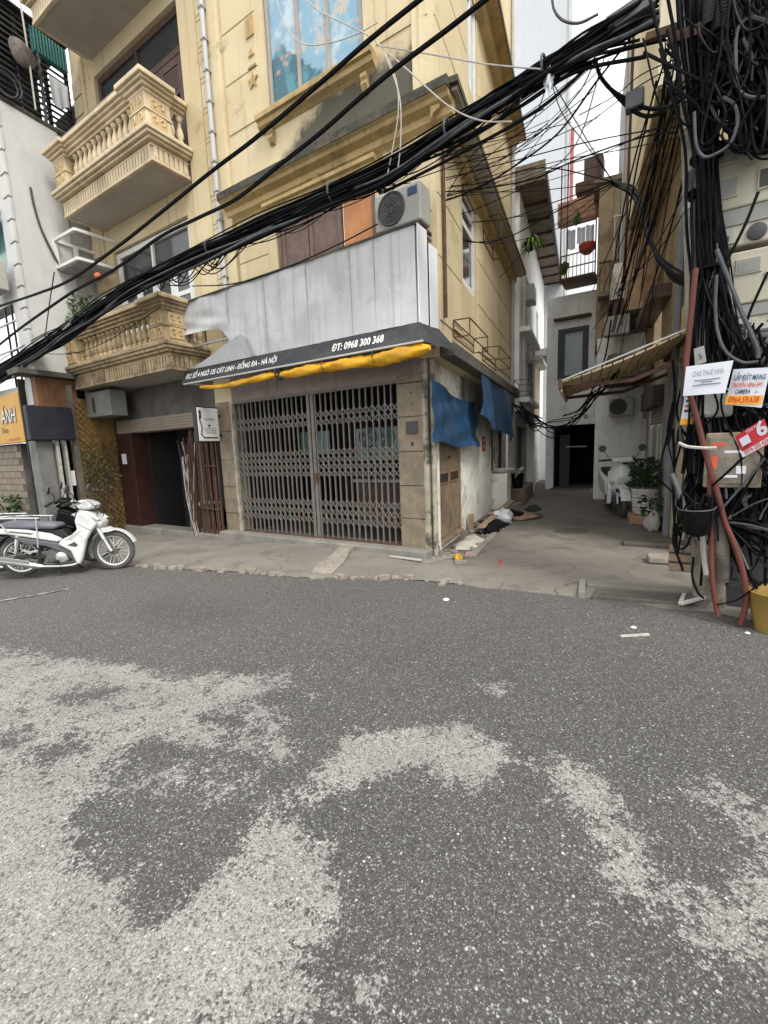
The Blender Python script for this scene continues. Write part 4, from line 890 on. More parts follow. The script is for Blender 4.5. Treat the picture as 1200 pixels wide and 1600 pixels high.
for k, (u, m, lab) in enumerate(((5.7, 'cloth_white', 'white cloth with pink print hung over the low balcony rail'), (5.1, 'cloth_white', 'pale patterned cloth draped on the low balcony rail near the sign'), (4.65, 'glass_pale', 'bluish cloth draped on the low balcony rail beside the sign box'))):
    mb = MB().sheet(lambda a, b, u=u: FF.p(u + .5 * (a - .5), .80 + .1 * abs(b - .4) + .02 * sin(a * 15), 4.14 + (.22 - .3 * abs(b - .35))), 10, 6, .006, NF); o = build('draped_cloth', mb, M[m], smooth=60); tag(o, lab, 'cloth')

# ================================================================ the white house that stands further out into the street
W8 = 7.63; O8 = 1.45
WA = Fr(FF.p(W8, 0, 0), -TA, -TF)     # its side wall: x runs out to the street, y looks at the balcony house
k8 = 1 / float(-TA @ NF)              # distance along the side wall for one metre out
Wh = thing('white_house', FF.p(9, 1, 0), 'tall white plastered house with caged balcony at the left edge of the street', 'house')
X1 = O8 * k8
build('side_wall', MB().box(WA, .46 * k8, X1, -.25, 0, 3.1, 7.78), M['white_wall'], Wh)
build('rear_wall', MB().box(WA, -.6, .46 * k8, -.25, -.03, 2.4, 7.9), M['grey_wall'], Wh)
build('front_wall', wall_mb(FF, 7.66, 14, 2.6, 7.78, 1.2, O8 - .004, [(7.9, 9.6, 5.05, 7.2), (7.95, 10, 3.0, 4.5)]), M['white_wall'], Wh)
z = 3.2
while z < 7.6:
    build('quoin_block', MB().box(WA, X1 - .03, X1 + .03, -.2, .03, z, z + .34), M['white_wall'], Wh, bevel=.006); z += .375
build('parapet', MB().box(WA, .1, X1 + .02, -.3, .02, 7.785, 7.85), M['mould'], Wh)
window_unit(FF, 7.92, 9.58, O8 - .06, 5.06, 7.19, 2, Wh, M['grey_metal'], [M['glass_green'], M['glass_green']], .05, rows=(6.2,))
build('recess', MB().box(FF, 7.9, 10.1, .6, .65, 2.9, 4.6), M['dark_void'], Wh)
for z in (3.2, 3.7, 4.2): build('window_bar', MB().bar(FF.p(7.9, O8 - .02, z), FF.p(10, O8 - .02, z), .03), M['grey_metal'], Wh)
for u in (8.1, 8.4): build('window_bar', MB().bar(FF.p(u, O8 - .02, 3.0), FF.p(u, O8 - .02, 4.5), .03), M['black_metal'], Wh)
build('window_awning', MB().add([FF.p(7.9, O8, 6.15), FF.p(9.6, O8, 6.15), FF.p(9.6, O8 + .3, 5.9), FF.p(7.9, O8 + .3, 5.9)], [(0, 1, 2, 3)]), M['teal'], Wh)
build('hose', MB().tube(spline([WA.p(1.1, .03, 6.5), WA.p(1.08, .03, 6.2), WA.p(1.0, .03, 5.8), WA.p(.8, .05, 5.3)], 5), .022, 6), M['cable_grey'], Wh)
t_ = ac_unit('ac_unit', FF.sub(8.05, O8 + .42, 4.62), .8, .52, .3, 'off white air conditioner on the front of the white house at the left edge')
# roof cage over the white wall
CG = thing('roof_cage', FF.p(W8, .8, 7.8), 'black slatted steel cage on top of the white house at the upper left corner', 'cage')
first = None
for k in range(15):
    z = 7.95 + k * .105
    if first is None: first = build('slat', MB().box(WA, .08, X1 - .02, -.06, -.035, z, z + .035), M['black_metal'], CG)
    else: share(first, 'slat', CG, ZZ * .105 * k)
for x in (.1, .5, .95, X1 - .05): build('post', MB().box(WA, x - .03, x + .03, -.12, -.065, 7.85, 9.5), M['black_metal'], CG)
for k in range(14): build('slat', MB().box(FF, 7.66, 12, O8 - .06, O8 - .03, 7.95 + k * .11, 7.985 + k * .11), M['black_metal'], CG)
build('roof_sheet', MB().box(WA, .05, X1 + .1, -3, .06, 9.5, 9.53), M['black_metal'], CG)
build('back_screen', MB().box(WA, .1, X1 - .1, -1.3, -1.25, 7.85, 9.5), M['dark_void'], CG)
first = None
for k in range(11):
    x = .1 + k * .055
    if first is None: first = build('corrugated_rib', MB().box(WA, x, x + .035, -.03, .03, 9.02, 9.42), M['teal'], CG, bevel=.008); fx = x
    else: share(first, 'corrugated_rib', CG, -TA * (x - fx))
build('corrugated_sheet', MB().box(WA, .1, .72, -.032, -.02, 9.0, 9.44), M['teal'], CG)
build('twisted_post', MB().tube([WA.p(.62 + .012 * sin(z * 40), -.02, z) for z in np.arange(7.85, 9.1, .03)], .03, 6), M['cable_grey'], CG)
o = build('laundry_cloth', MB().sheet(lambda u, v: WA.p(.16 + .34 * u, .04 + .03 * sin(u * 14) * (1 - v), 8.32 + .42 * v - .1 * u * (1 - v) + .04 * sin(u * 9) * (1 - v)), 14, 6, .004, TF), M['cloth_white'], smooth=60); tag(o, 'white and lilac cloth hung to dry on the black roof cage', 'laundry')
mb = MB(); c_ = WA.p(.95, .08, 8.75)
mb.grid(lambda u, v: c_ + (-TA) * (.20 * sin(pi * v) * cos(2 * pi * u) * (1 + .2 * sin(5 * u * 6.28))) + ZZ * (.22 * cos(pi * v)) + TF * -.09 * sin(pi * v) * sin(2 * pi * u), 16, 10)
o = build('hanging_bundle', mb, mat('grey_brown_bundle', (.13, .11, .095), .9, .3, 12, bump=.5), smooth=60); tag(o, 'grey brown wrapped bundle hanging on the black roof cage', 'bundle')
o = build('cable_coil', MB().torus(Fr(WA.p(1.25, .06, 8.1), TA, TF), .22, .012, 22, 5).torus(Fr(WA.p(1.3, .08, 8.05), TA, TF), .19, .012, 22, 5), M['cable_grey']); tag(o, 'coil of grey cable hung below the roof cage', 'cable')
o = build('antenna_pole', MB().tube([WA.p(.85, .1, 7.9), WA.p(.86, .12, 9.0), WA.p(.9, .12, 10.4)], .016, 6), M['cable_pale']); tag(o, 'thin pale vertical pole standing against the roof cage', 'pole')
# ground floor of the white house
build('canopy_slab', MB().box(WA, .5, X1 + .35, -.3, .16, 3.1, 3.2), M['concrete_dark'], Wh, bevel=.01)
build('wood_fascia', MB().box(WA, .75, X1 + .02, -.2, .0, 2.55, 3.09), mat('red_brown_board', (.16, .075, .035), .7, .2, 5, streak=.3), Wh)
build('dark_awning_box', MB().box(WA, .95, X1 + .3, .0, .14, 1.9, 2.54), mat('dark_navy_awning', (.02, .022, .03), .6, .2, 4), Wh, bevel=.02)
build('corner_pier', MB().box(WA, X1 - .12, X1 + .18, -.3, .02, -.45, 1.9), mat('grimy_grey_pier', (.15, .148, .14), .8, .2, 4, streak=.4, stain=.4), Wh, bevel=.01)
build('pier_trim', MB().box(WA, X1 - .22, X1 - .16, -.1, .05, -.45, 1.9).box(WA, X1 - .36, X1 - .32, -.1, .045, -.45, 1.9), M['cable_pale'], Wh)
build('shop_glass', MB().box(WA, 1.15, X1 - .36, -.08, -.06, -.45, 1.9), M['glass_green'], Wh); build('shop_gap', MB().box(WA, .98, 1.15, -.3, -.25, -.45, 1.9), M['dark_void'], Wh)
build('notice', MB().box(WA, 1.0, 1.14, -.01, -.005, 1.0, 1.3), M['paper'], Wh)
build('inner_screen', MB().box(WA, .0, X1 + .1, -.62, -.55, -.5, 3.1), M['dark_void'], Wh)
build('post', MB().box(WA, .86, .97, -.1, .06, -.45, 3.0), mat('grey_brown_post', (.12, .10, .075), .8, .2, 6), Wh, bevel=.01)
# golden rough panel hung with dry creeper between the post and the brown pillar
gp = thing('creeper_panel', WA.p(.45, .1, 0), 'golden brown lattice panel overgrown with dry creeper left of the brown pillar', 'panel')
build('backing', MB().box(WA, .02, .85, -.1, -.02, -.4, 2.75), M['bark'], gp)
lm = []
for k in range(-9, 24):
    for sgn in (1, -1):
        z0 = -.4 + k * .13 if sgn > 0 else -.4 + (k + 6) * .13; a = max(0, (-.4 - z0) / (sgn * .83)) if sgn > 0 else 0
        za, zb = z0, z0 + sgn * .83; ta, tb = 0., 1.
        def clip(zv): return (zv - za) / (zb - za)
        lo, hi = (clip(-.35), clip(2.7)); lo, hi = min(lo, hi), max(lo, hi); ta, tb = max(0, lo), min(1, hi)
        if tb - ta > .05: build('lath', MB().bar(WA.p(.02 + .83 * ta, -.005 + .008 * sgn, za + (zb - za) * ta), WA.p(.02 + .83 * tb, -.005 + .008 * sgn, za + (zb - za) * tb), .02, .01, up=TF), mat('golden_lath', (.20, .125, .04), .7, .2, 8) if 'golden' not in M else M['golden'], gp); M.setdefault('golden', bpy.data.materials[-1] if False else bpy.data.materials.get('golden_lath'))
cr_ = MB()
for k in range(800):
    x = random.uniform(.05, .83); z = random.choice([random.uniform(-.3, 1.9), random.gauss(1.2, .25)]); c0 = WA.p(x, .01 + .05 * random.random(), z); d = rng.normal(0, 1, 3); d[2] -= .6; d /= np.linalg.norm(d); s = np.cross(d, rng.normal(0, 1, 3)); s /= np.linalg.norm(s); L = random.uniform(.04, .11)
    cr_.add([c0, c0 + d * L * .5 + s * L * .2, c0 + d * L, c0 + d * L * .5 - s * L * .2], [(0, 1, 2, 3)])
tag(build('creeper_leaves', cr_, mat('dry_creeper', (.13, .105, .045), .8, .6, 6), gp), kind='stuff')
cr_ = MB()
for k in range(110):
    x = random.uniform(.3, .8); z = random.gauss(1.25, .22); c0 = WA.p(x, .03 + .05 * random.random(), z); d = rng.normal(0, 1, 3); d /= np.linalg.norm(d); s = np.cross(d, rng.normal(0, 1, 3)); s /= np.linalg.norm(s); L = random.uniform(.04, .09)
    cr_.add([c0, c0 + d * L * .5 + s * L * .25, c0 + d * L, c0 + d * L * .5 - s * L * .25], [(0, 1, 2, 3)])
tag(build('green_leaves', cr_, M['leaf'], gp), kind='stuff')
for k in range(16):
    x = random.uniform(.08, .8); build('creeper_stem', MB().tube(spline([WA.p(x, .04, -.4), WA.p(x + random.uniform(-.1, .1), .06, .3), WA.p(x + random.uniform(-.2, .2), .04, 1.0 + random.random())], 4), .008, 4), M['brown_wood'], gp)
# amber shop sign at the left edge
YS = thing('amber_sign', FF.p(9, 1.5, 1.9), 'amber shop sign with black lettering at the left edge, below the white house', 'sign')
build('box', MB().box(FF, 8.03, 12, O8 + .0, O8 + .11, 1.9, 2.86), M['yellow_sign'], YS, bevel=.01)
YF = FF.sub(8.2, O8 + .113, 0)
for q, c_ in ((.0, M['black_metal']), (.012, M['letter'])): text('ÁNH', .40, YF, .06 + (.0 if q == 0 else .02), q * .3, 2.3 + q, c_, YS, align='RIGHT', bold=.012 if q == 0 else -.004, shear=.15, fit=.75)
text('Shop', .16, YF, .55, .002, 2.12, M['black_metal'], YS, align='RIGHT'); text('Hotline: 0912333', .085, YF, .02, .002, 1.945, M['red_card'], YS, align='RIGHT')
# far left ground floor shop under the amber sign
LS = thing('left_shop', FF.p(9.5, 1.3, 0), 'tiled shopfront with dark doorway under the amber sign', 'shop')
build('tile_wall', MB().box(FF, 8.75, 13, 1.25, 1.4, -.5, 1.9), M['concrete_dark'], LS)
first = None
for r_ in range(16):
    for k in range(6):
        p_ = (8.76 + k * .32 + (.16 if r_ % 2 else 0), -.36 + r_ * .14)
        if first is None: first = build('tile', MB().box(FF, p_[0], p_[0] + .3, 1.4, 1.412, p_[1], p_[1] + .125), mat('tan_wall_tile', (.21, .17, .12), .6, .12, 5, objvar=.3), LS); f0 = p_
        else: share(first, 'tile', LS, TF * (p_[0] - f0[0]) + ZZ * (p_[1] - f0[1]))
build('doorway', MB().box(FF, 8.35, 8.75, .9, .95, -.5, 1.9), M['dark_void'], LS); build('pillar', MB().box(FF, 7.95, 8.35, 1.0, 1.43, -.5, 1.9), mat('grey_green_panel', (.15, .155, .145), .6, .1, 3), LS, bevel=.01)
plant(FF.p(9.25, 1.75, ground_z(*FF.p(9.25, 1.75, 0)[:2])), .3, .75, 260, M['leaf_dark'], 'dark leafy plant at the left edge behind the white motorbike', .14, (.16, .25, M['concrete_dark']))
# ================================================================ along the alley wall of the corner house
MD = thing('metal_door', FA.p(1.15, -.05, .05), 'tan weathered sheet metal double door in the side wall by the corner', 'door')
M['vent'] = mat('dull_rust_paint', (.30, .17, .085), .7, .15, 5, stain=.3)
first = None
for k, (x0, x1) in enumerate(((.55, 1.14), (1.16, 1.75))):
    lf = build('door_leaf', MB().box(FA, x0, x1, -.09, -.06, .1, 1.98), M['door_metal'], MD, bevel=.004)
    for q in range(5):
        x = x0 + .04 + q * .115; r_ = MB().box(FA, x, x + .05, -.06, -.045, .14, .9).box(FA, x, x + .05, -.06, -.045, 1.14, 1.94); build('rib', r_, M['door_metal'], lf, bevel=.004)
    build('vent_frame', MB().box(FA, x0 + .03, x1 - .03, -.058, -.04, .93, 1.12), M['vent'], lf, bevel=.004)
    for q in range(4): build('vent_slot', MB().box(FA, x0 + .06 + q * .12, x0 + .15 + q * .12, -.04, -.034, .96, 1.09), M['dark_void'], lf)
build('frame', MB().box(FA, .52, .55, -.1, -.02, .06, 2.0).box(FA, 1.75, 1.78, -.1, -.02, .06, 2.0).box(FA, .52, 1.78, -.1, .02, .04, .09), M['door_metal'], MD)
build('bolt', MB().box(FA, 1.1, 1.2, -.045, -.03, 1.3, 1.34), M['rust'], MD)
def tarp(name, fn, nu, nv, label):
    o = build(name, MB().sheet(fn, nu, nv, .004, -NA), M['blue_tarp'], smooth=60); return tag(o, label, 'tarpaulin')
def t1(u, v):
    x = -.2 + 2.35 * u + .04 * (1 - v) * sin(v * 5); top = 2.34 - .13 * u - .05 * sin(pi * u); bot = 1.55 - .10 * u + .02 * sin(u * 9)
    y = .12 + .025 * sin(u * 6 + 1) + .05 * (1 - v) * (u > .6) * (u - .6) * 3 * abs(sin(u * 30 + v * 5)) + .02 * sin(u * 17 + v * 4) * (1 - .6 * v) + .014 * sin(u * 9 - v * 13) + .1 * (1 - v) * u * .5
    return FA.p(x, y, bot + (top - bot) * v)
tarp('blue_tarp', t1, 40, 20, 'blue tarpaulin hung flat over the metal door by the corner pillar')
def t2(u, v):
    x = 1.6 + 3.9 * u; top = 2.62 + .02 * sin(u * 8); bot = 1.98 - .32 * u - .14 * abs(sin(u * 5.5)) - .05 * sin(u * 13)
    y = .36 + .10 * sin(u * 11 + v) * (1 - v * .8) + .04 * sin(u * 29 + v * 4) * (1 - v)
    return FA.p(x, y, bot + (top - bot) * v)
tarp('blue_tarp', t2, 56, 20, 'creased blue tarpaulin hung from the ledge further up the alley')
for k, (a, b) in enumerate(((.0, .5), (.9, 1.3))):
    pass
o = build('red_poster', MB().box(FA, 3.42, 3.72, .003, .008, 1.36, 1.66), M['red_card']); tag(o, 'small red and white notice pasted on the stained white side wall', 'poster')
nb_ = MB().box(FA, 3.5, 3.64, .008, .0095, 1.56, 1.6).box(FA, 3.5, 3.64, .008, .0095, 1.48, 1.5).box(FA, 3.5, 3.62, .008, .0095, 1.43, 1.45); tag(build('print', nb_, M['paper'], o), kind='stuff')
o = build('meter_plate', MB().box(FA, 4.55, 4.8, .003, .02, 1.15, 1.4), M['ac'], bevel=.004); tag(o, 'pale small plate screwed on the side wall above the basin', 'plate')
for x, lab in ((4.35, 'thin dark pipe running down the side wall beside the red notice'), (5.35, 'dark rusty pipe down the side wall behind the basin')):
    o = build('wall_pipe', MB().tube([FA.p(x, .03, z) for z in (.9 if x < 5 else .1, 1.6, 2.6)], .018 if x < 5 else .035, 6), M['rust'] if x > 5 else M['cable_grey'], smooth=40); tag(o, lab, 'pipe')
BS = thing('wash_basin', FA.p(4.9, .2, 0), 'small white basin on a plastered block against the side wall', 'basin')
build('block', MB().box(FA, 4.45, 5.05, .003, .33, -.05, .84), M['white_wall_dirty'], BS, bevel=.02)
build('bowl', MB().lathe(Fr(FA.p(4.75, .2, .84), TA, NA), [(.12, 0), (.24, .05), (.27, .09), (.25, .10), (.2, .05)], 14), M['white_paint'], BS, smooth=50)
th = thing('steel_bowl', FA.p(5.2, .4, .8), 'grey metal bowl leaning beside the white basin', 'bowl'); build('dish', MB().lathe(Fr(FA.p(5.3, .42, .86), TA, NA * .6 + ZZ * .8, NA * .8 - ZZ * .6), [(.06, 0), (.15, .05), (.17, .1), (.165, .1), (.14, .055)], 14), M['silver'], th, smooth=50)
o = build('black_bucket', MB().lathe(Fr(FA.p(5.5, .42, .42), TA, NA), [(.11, 0), (.16, .34), (.17, .35), (.15, .35), (.13, .05)], 12), M['bag_black'], smooth=40); tag(o, 'black bucket standing on a low wall behind the basin', 'bucket')
o = build('low_brick_wall', MB().box(FA, 5.3, 7.2, .1, .62, -.05, .42), mat('grimy_brown_render', (.16, .115, .095), .9, .2, 4, bump=.3, stain=.5), bevel=.02); tag(o, 'low grimy brown wall stub beside the alley entrance doors', 'wall')
# brackets and frames on the ledge
def wire_frame(name, o0, w, d, h, label):
    mb = MB(); c = [FA.p(o0[0] + a * w, o0[1] + b * d, o0[2] + e * h) for a in (0, 1) for b in (0, 1) for e in (0, 1)]
    for i, j in ((0, 1), (2, 3), (4, 5), (6, 7), (0, 2), (4, 6), (1, 3), (5, 7), (0, 4), (1, 5), (2, 6), (3, 7)): mb.bar(c[i], c[j], .013)
    mb.bar((c[0] + c[1]) / 2, (c[4] + c[5]) / 2, .015)
    o = build(name, mb, M['rust']); return tag(o, label, 'bracket')
wire_frame('steel_bracket', (.55, .23, 2.95), 1.2, .22, .22, 'rusty wire frame standing out from the yellow wall beside the sign box')
wire_frame('steel_bracket', (1.5, .42, 2.78), 1.1, .25, .18, 'second rusty frame lower on the ledge, nearer the tarpaulin')
wire_frame('steel_bracket', (4.8, .42, 2.62), .9, .3, .25, 'black wire frame at the far end of the side ledge')
wire_frame('steel_bracket', (2.6, .22, 4.95), .9, .3, .35, 'ochre stained steel bracket under the alley cornice')
o = build('round_cover', MB().lathe(Fr(FA.p(2.2, 1.7, .025), TA, NA), [(.26, 0), (.27, .012), (.25, .014), (.24, .010), (.05, .011)], 24), M['concrete_dark'], smooth=30); tag(o, 'round dark drain cover set in the alley floor', 'drain cover')
for k in range(5):
    o = build('wall_cable', MB().tube(sag(FA.p(5.9, .42 + .02 * k, 2.5 - .05 * k), FA.p(9.0, .55 + .03 * k, 2.25 - .06 * k), .12 + .05 * k), .012 + .003 * (k % 3), 6), M['cable'], smooth=60, recalc=False); tag(o, 'black cable run sagging along the white alley house, ' + ('topmost', 'second from the top', 'middle', 'second lowest', 'lowest')[k] + ' of five', 'cable', 'cables run along the white alley house')
# rubbish along the foot of the wall
def lump(name, c, r, m, label, cat, seed=0, fr=FA, n=(14, 9), amp=.25, parent=None):
    R = np.random.default_rng(seed); ph = R.uniform(0, 6, 6)
    def fn(u, v):
        a = 2 * pi * u; b = pi * v; k = 1 + amp * (sin(3 * a + ph[0]) * sin(2 * b + ph[1]) + .5 * sin(5 * a + ph[2]) * sin(4 * b + ph[3]))
        return fr.p(c[0] + r[0] * k * sin(b) * cos(a), c[1] + r[1] * k * sin(b) * sin(a), max(c[2] + r[2] * k * cos(b), .015))
    o = build(name, MB().grid(fn, *n), m, parent, smooth=50)
    if label: tag(o, label, cat)
    return o
lump('white_sack', (.95, .34, .03), (.5, .2, .055), M['sack'], 'flat dirty white sack lying at the foot of the metal door', 'sack', 1)
lump('yellow_bag', (-.12, .42, .05), (.06, .05, .055), M['yellow_bag'], 'small crumpled yellow bag near the corner pillar', 'bag', 2, amp=.4)
lump('pink_bag', (.16, .5, .035), (.12, .06, .04), M['pink_bag'], 'crumpled pink white bag beside the yellow bag', 'bag', 3, amp=.4)
lump('pink_bag', (-.1, .95, .028), (.11, .03, .01), M['red_plastic'], 'flat red strip of plastic on the alley floor before the rubbish', 'litter', 4, amp=.4)
lump('black_bag', (2.05, .5, .08), (.42, .14, .11), M['bag_black'], 'long black rubbish bag lying by the wall after the metal door', 'bag', 5)
lump('white_bundle', (2.75, .52, .13), (.3, .18, .15), M['paper'], 'bundle of white plastic sheets heaped on the rubbish', 'bundle', 6, amp=.35)
lump('black_bag', (3.35, .62, .08), (.22, .18, .1), M['bag_black'], 'black bag with a white end at the far side of the heap', 'bag', 7)
lump('brown_sack', (3.5, .75, .06), (.45, .3, .06), M['cardboard'], 'flattened brown sack at the far end of the rubbish heap', 'sack', 8)
lump('dark_rag', (4.7, .85, .03), (.6, .18, .03), M['rubber'], 'flat dark rag on the alley floor beyond the rubbish heap', 'rag', 9)
lump('brown_rag', (3.7, 1.05, .03), (.28, .1, .035), M['brown_wood'], 'small dark brown rag on the alley floor right of the heap', 'rag', 10)
for k, (a, b, z, lab) in enumerate((((1.7, .32), (4.0, .5), .3, 'long pale board propped along the wall over the rubbish'), ((2.6, .3), (4.3, .62), .22, 'grey brown board laid across the rubbish heap'))):
    o = build('loose_plank', MB().bar(FA.p(*a, .12 + .1 * k), FA.p(*b, z), .13, .02), M['wood_plank'], bevel=.004); tag(o, lab, 'plank')
o = build('loose_plank', MB().bar(FA.p(-.35, .02, .03), FA.p(.1, .42, .05), .12, .02), M['concrete'], bevel=.004); tag(o, 'short grey board on the ground at the foot of the corner pillar', 'plank')
o = build('loose_plank', MB().bar(FF.p(.45, .3, .05), FF.p(-.05, .35, .06), .04, .02), M['cable_pale'], bevel=.003); tag(o, 'thin pale stick at the foot of the corner pillar', 'plank')
o = build('wood_post', MB().box(FA, 1.98, 2.08, .05, .13, 0, .3), M['wood_plank'], bevel=.005); tag(o, 'short upright wooden stake by the wall beside the black bag', 'stake')
o = build('gutter_kerb', MB().profile(FA, [(.50, 0), (.60, 0), (.60, .06), (.52, .07)], .1, 1.7), M['concrete'], bevel=.01); tag(o, 'narrow concrete kerb in front of the white sack', 'kerb')
rb_ = MB()
for k in range(170):
    a = random.uniform(-.3, 4.2); w = .08 + .5 * random.random() ** 1.5 + .05 * max(a, 0); s = random.uniform(.012, .045); p = FA.p(a, w, .03); q = rotfr(p, random.random() * 6)
    rb_.box(q, -s, s, -s * .6, s * .6, 0, s * random.uniform(.3, 1))
tag(build('rubble', rb_, M['dust']), 'loose pale rubble and crumbs strewn along the foot of the side wall', 'rubble', kind='stuff')
rb_ = MB()
for k in range(60):
    a = random.uniform(1.6, 4.2); w = .1 + .5 * random.random(); s = random.uniform(.03, .09); p = FA.p(a, w, .03); q = rotfr(p, random.random() * 6)
    rb_.box(q, -s, s, -s * .6, s * .6, 0, s * random.uniform(.2, .6))
tag(build('dark_debris', rb_, M['bag_black']), 'dark scraps mixed into the rubbish heap by the side wall', 'debris', kind='stuff')

# ================================================================ white house further up the alley, left side
V = thing('alley_house', FA.p(9, .3, 0), 'narrow white alley house with brown lean-to roof beyond the yellow house', 'house')
VF = FA.sub(0, .36, 0)
build('wall', wall_mb(VF, 6.1, 13.1, 2.3, 7.4, -.25, 0, [(7.3, 8.6, 4.5, 5.9), (10.2, 10.9, 4.4, 5.7), (6.9, 9.4, 2.8, 3.9)]), M['white_alley'], V)
build('lower_wall', wall_mb(VF, 6.1, 13.1, -.05, 2.3, -.26, -.1, [(6.5, 8.6, 0, 1.95)]), M['grey_wall'], V)
window_unit(VF, 7.3, 8.6, -.08, 4.5, 5.9, 2, V, M['white_paint'], M['glass'], .06); window_unit(VF, 10.2, 10.9, -.05, 4.4, 5.7, 1, V, M['white_paint'], M['glass'], .06); window_unit(VF, 6.9, 9.4, -.08, 2.8, 3.9, 3, V, M['grey_metal'], M['glass_pale'], .05)
for a, b, z0, z1, d in ((6.2, 8.9, 4.2, 4.32, .25), (8.9, 11.2, 3.95, 4.07, .3), (6.15, 8.8, 2.5, 2.62, .25)): build('floor_band', MB().box(VF, a, b, 0, d, z0, z1), M['white_alley'], V, bevel=.01)
rf = build('lean_to_roof', MB().box(VF, 5.95, 13.2, -.2, .58, 7.36, 7.42), M['corrugated'], V)
for k in range(9): build('roof_batten', MB().box(VF, 6.0 + k * .88, 6.05 + k * .88, -.05, .55, 7.30, 7.36), M['rust'], rf)
build('roof_edge', MB().box(VF, 5.93, 13.22, .575, .62, 7.30, 7.5), M['black_metal'], rf); build('gable_board', MB().box(VF, 5.93, 5.97, -.2, .58, 7.42, 7.75), M['corrugated'], rf)
build('door', MB().box(VF, 6.5, 7.6, -.3, -.24, 0, 1.95), M['brown_wood'], V); build('door', MB().box(VF, 7.65, 8.6, -.3, -.24, 0, 1.95), mat('dark_green_door', (.012, .035, .02), .5, .2, 3), V)
build('door_pillar', MB().box(VF, 8.62, 8.9, -.2, .12, 0, 2.5), M['white_wall_dirty'], V, bevel=.01)
build('small_canopy', MB().profile(VF, [(0, 2.32), (.35, 2.18), (.37, 2.2), (0, 2.38)], 6.3, 8.7), M['concrete'], V)
build('drain_pipe', MB().tube([VF.p(6.5, .06, z) for z in (2.5, 4, 5.7)], .05, 8), M['pipe_white'], V, smooth=40); build('drain_pipe', MB().tube([VF.p(8.95, .06, z) for z in (.0, 2, 4.3)], .04, 8), M['pipe_white'], V, smooth=40)
cp_ = build('canopy', MB().box(VF, 9.4, 11.2, .0, .62, 4.15, 4.35), M['white_alley'], V, bevel=.01)
for k in range(3): build('canopy_light', MB().lathe(Fr(VF.p(9.75 + k * .5, .32, 4.13), TA, NA), [(.07, 0), (.07, .02), (.04, .022)], 10), M['ac_dark'], cp_)
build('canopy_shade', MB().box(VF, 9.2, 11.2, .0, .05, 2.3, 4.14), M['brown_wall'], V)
t_ = ac_unit('ac_unit', FA.sub(7.2, .62, 5.1), .6, .4, .25, 'dark small outdoor unit on the white alley house under the roof', fan=False); 
pl = thing('hanging_plant', FA.p(6.4, .7, 6.2), 'bright green fern in a black pot hung under the lean-to roof', 'plant')
build('pot', MB().lathe(Fr(FA.p(6.5, .55, 6.12), TA, NA), [(.07, 0), (.12, .16), (.13, .17), (.1, .17)], 10), M['bag_black'], pl, smooth=40)
mb = MB()
for k in range(90):
    a = random.random() * 6.28; c = FA.p(6.55, .6, 6.3); L = random.uniform(.18, .4); d = np.array([cos(a), sin(a), 0]); p1 = c + d * L * .5 + ZZ * .14 * random.random(); p2 = c + d * L + ZZ * random.uniform(-.3, .05); s = np.cross(d, ZZ) * .022
    mb.add([c - s * .4, c + s * .4, p1 + s, p1 - s], [(0, 1, 2, 3)]); mb.add([p1 - s, p1 + s, p2], [(0, 1, 2)])
tag(build('fronds', mb, M['leaf_bright'], pl), kind='stuff')
build('hanger', MB().tube([FA.p(6.5, .55, 6.28), FA.p(6.5, .55, 7.3)], .006, 4), M['black_metal'], pl)
# tall pale party wall far behind
T = thing('tall_tower', FA.p(14, 0, 0), 'tall blank pale grey building rising behind the alley houses', 'building')
TFr = Fr(FA.p(13.3, 0, 0), -TF, NF)
build('party_wall', MB().box(TFr, -7, .98, -9, 0, 0, 19.5), M['tower'], T)
build('corner_pipe', MB().tube([TFr.p(1.06, -.1, z) for z in (0, 8, 14, 17, 19.5)], .05, 8), M['pipe_white'], T, smooth=40)
build('rear_strip', MB().box(TFr, .98, 1.12, -.4, -.3, 0, 9.5), M['cream_wall'], T); build('rear_strip', MB().box(TFr, .98, 1.09, -.42, -.35, 9.5, 19.5), M['tower'], T)
build('red_banner', MB().box(TFr, 1.12, 1.24, -.4, -.34, 9.6, 12.6), mat('faded_red_board', (.40, .13, .13), .7, .15, 4), T, bevel=.01)
# ================================================================ the end of the alley
E_ = thing('end_house', FA.p(9.5, 1.5, 0), 'white house closing the end of the alley with a black open doorway', 'house')
EF = Fr(FA.p(9.3, 0, 0), -TF, NF)
build('wall', wall_mb(EF, .78, 3.4, 1.98, 5.7, -.25, 0, [(1.12, 1.92, 3.35, 4.75)]), M['white_alley'], E_)
build('jamb', MB().box(EF, .78, .98, -.25, 0, 0, 1.98), M['white_alley'], E_)
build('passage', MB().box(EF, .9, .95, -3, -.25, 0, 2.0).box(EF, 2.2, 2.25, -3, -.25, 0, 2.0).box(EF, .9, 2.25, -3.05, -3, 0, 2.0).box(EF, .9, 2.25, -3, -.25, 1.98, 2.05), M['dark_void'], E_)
build('door_rail', MB().box(EF, 1.3, 1.9, -.5, -.46, 1.3, 1.34), M['grey_wall'], E_); build('door_sheet', MB().box(EF, 1.1, 1.4, -.55, -.5, 0, 1.7), M['ac_dark'], E_)
build('threshold', MB().box(EF, .95, 2.1, -.2, .12, 0, .06), M['concrete_dark'], E_)
wn_ = build('window', MB().box(EF, 1.10, 1.94, -.12, .03, 3.33, 3.43).box(EF, 1.10, 1.94, -.12, .03, 4.67, 4.77).box(EF, 1.10, 1.28, -.12, .03, 3.43, 4.67).box(EF, 1.78, 1.94, -.12, .03, 3.43, 4.67), mat('slate_window_frame', (.06, .065, .08), .6, .1, 4), E_)
build('pane', MB().box(EF, 1.28, 1.78, -.1, -.08, 3.43, 4.67), M['glass_pale'], wn_)
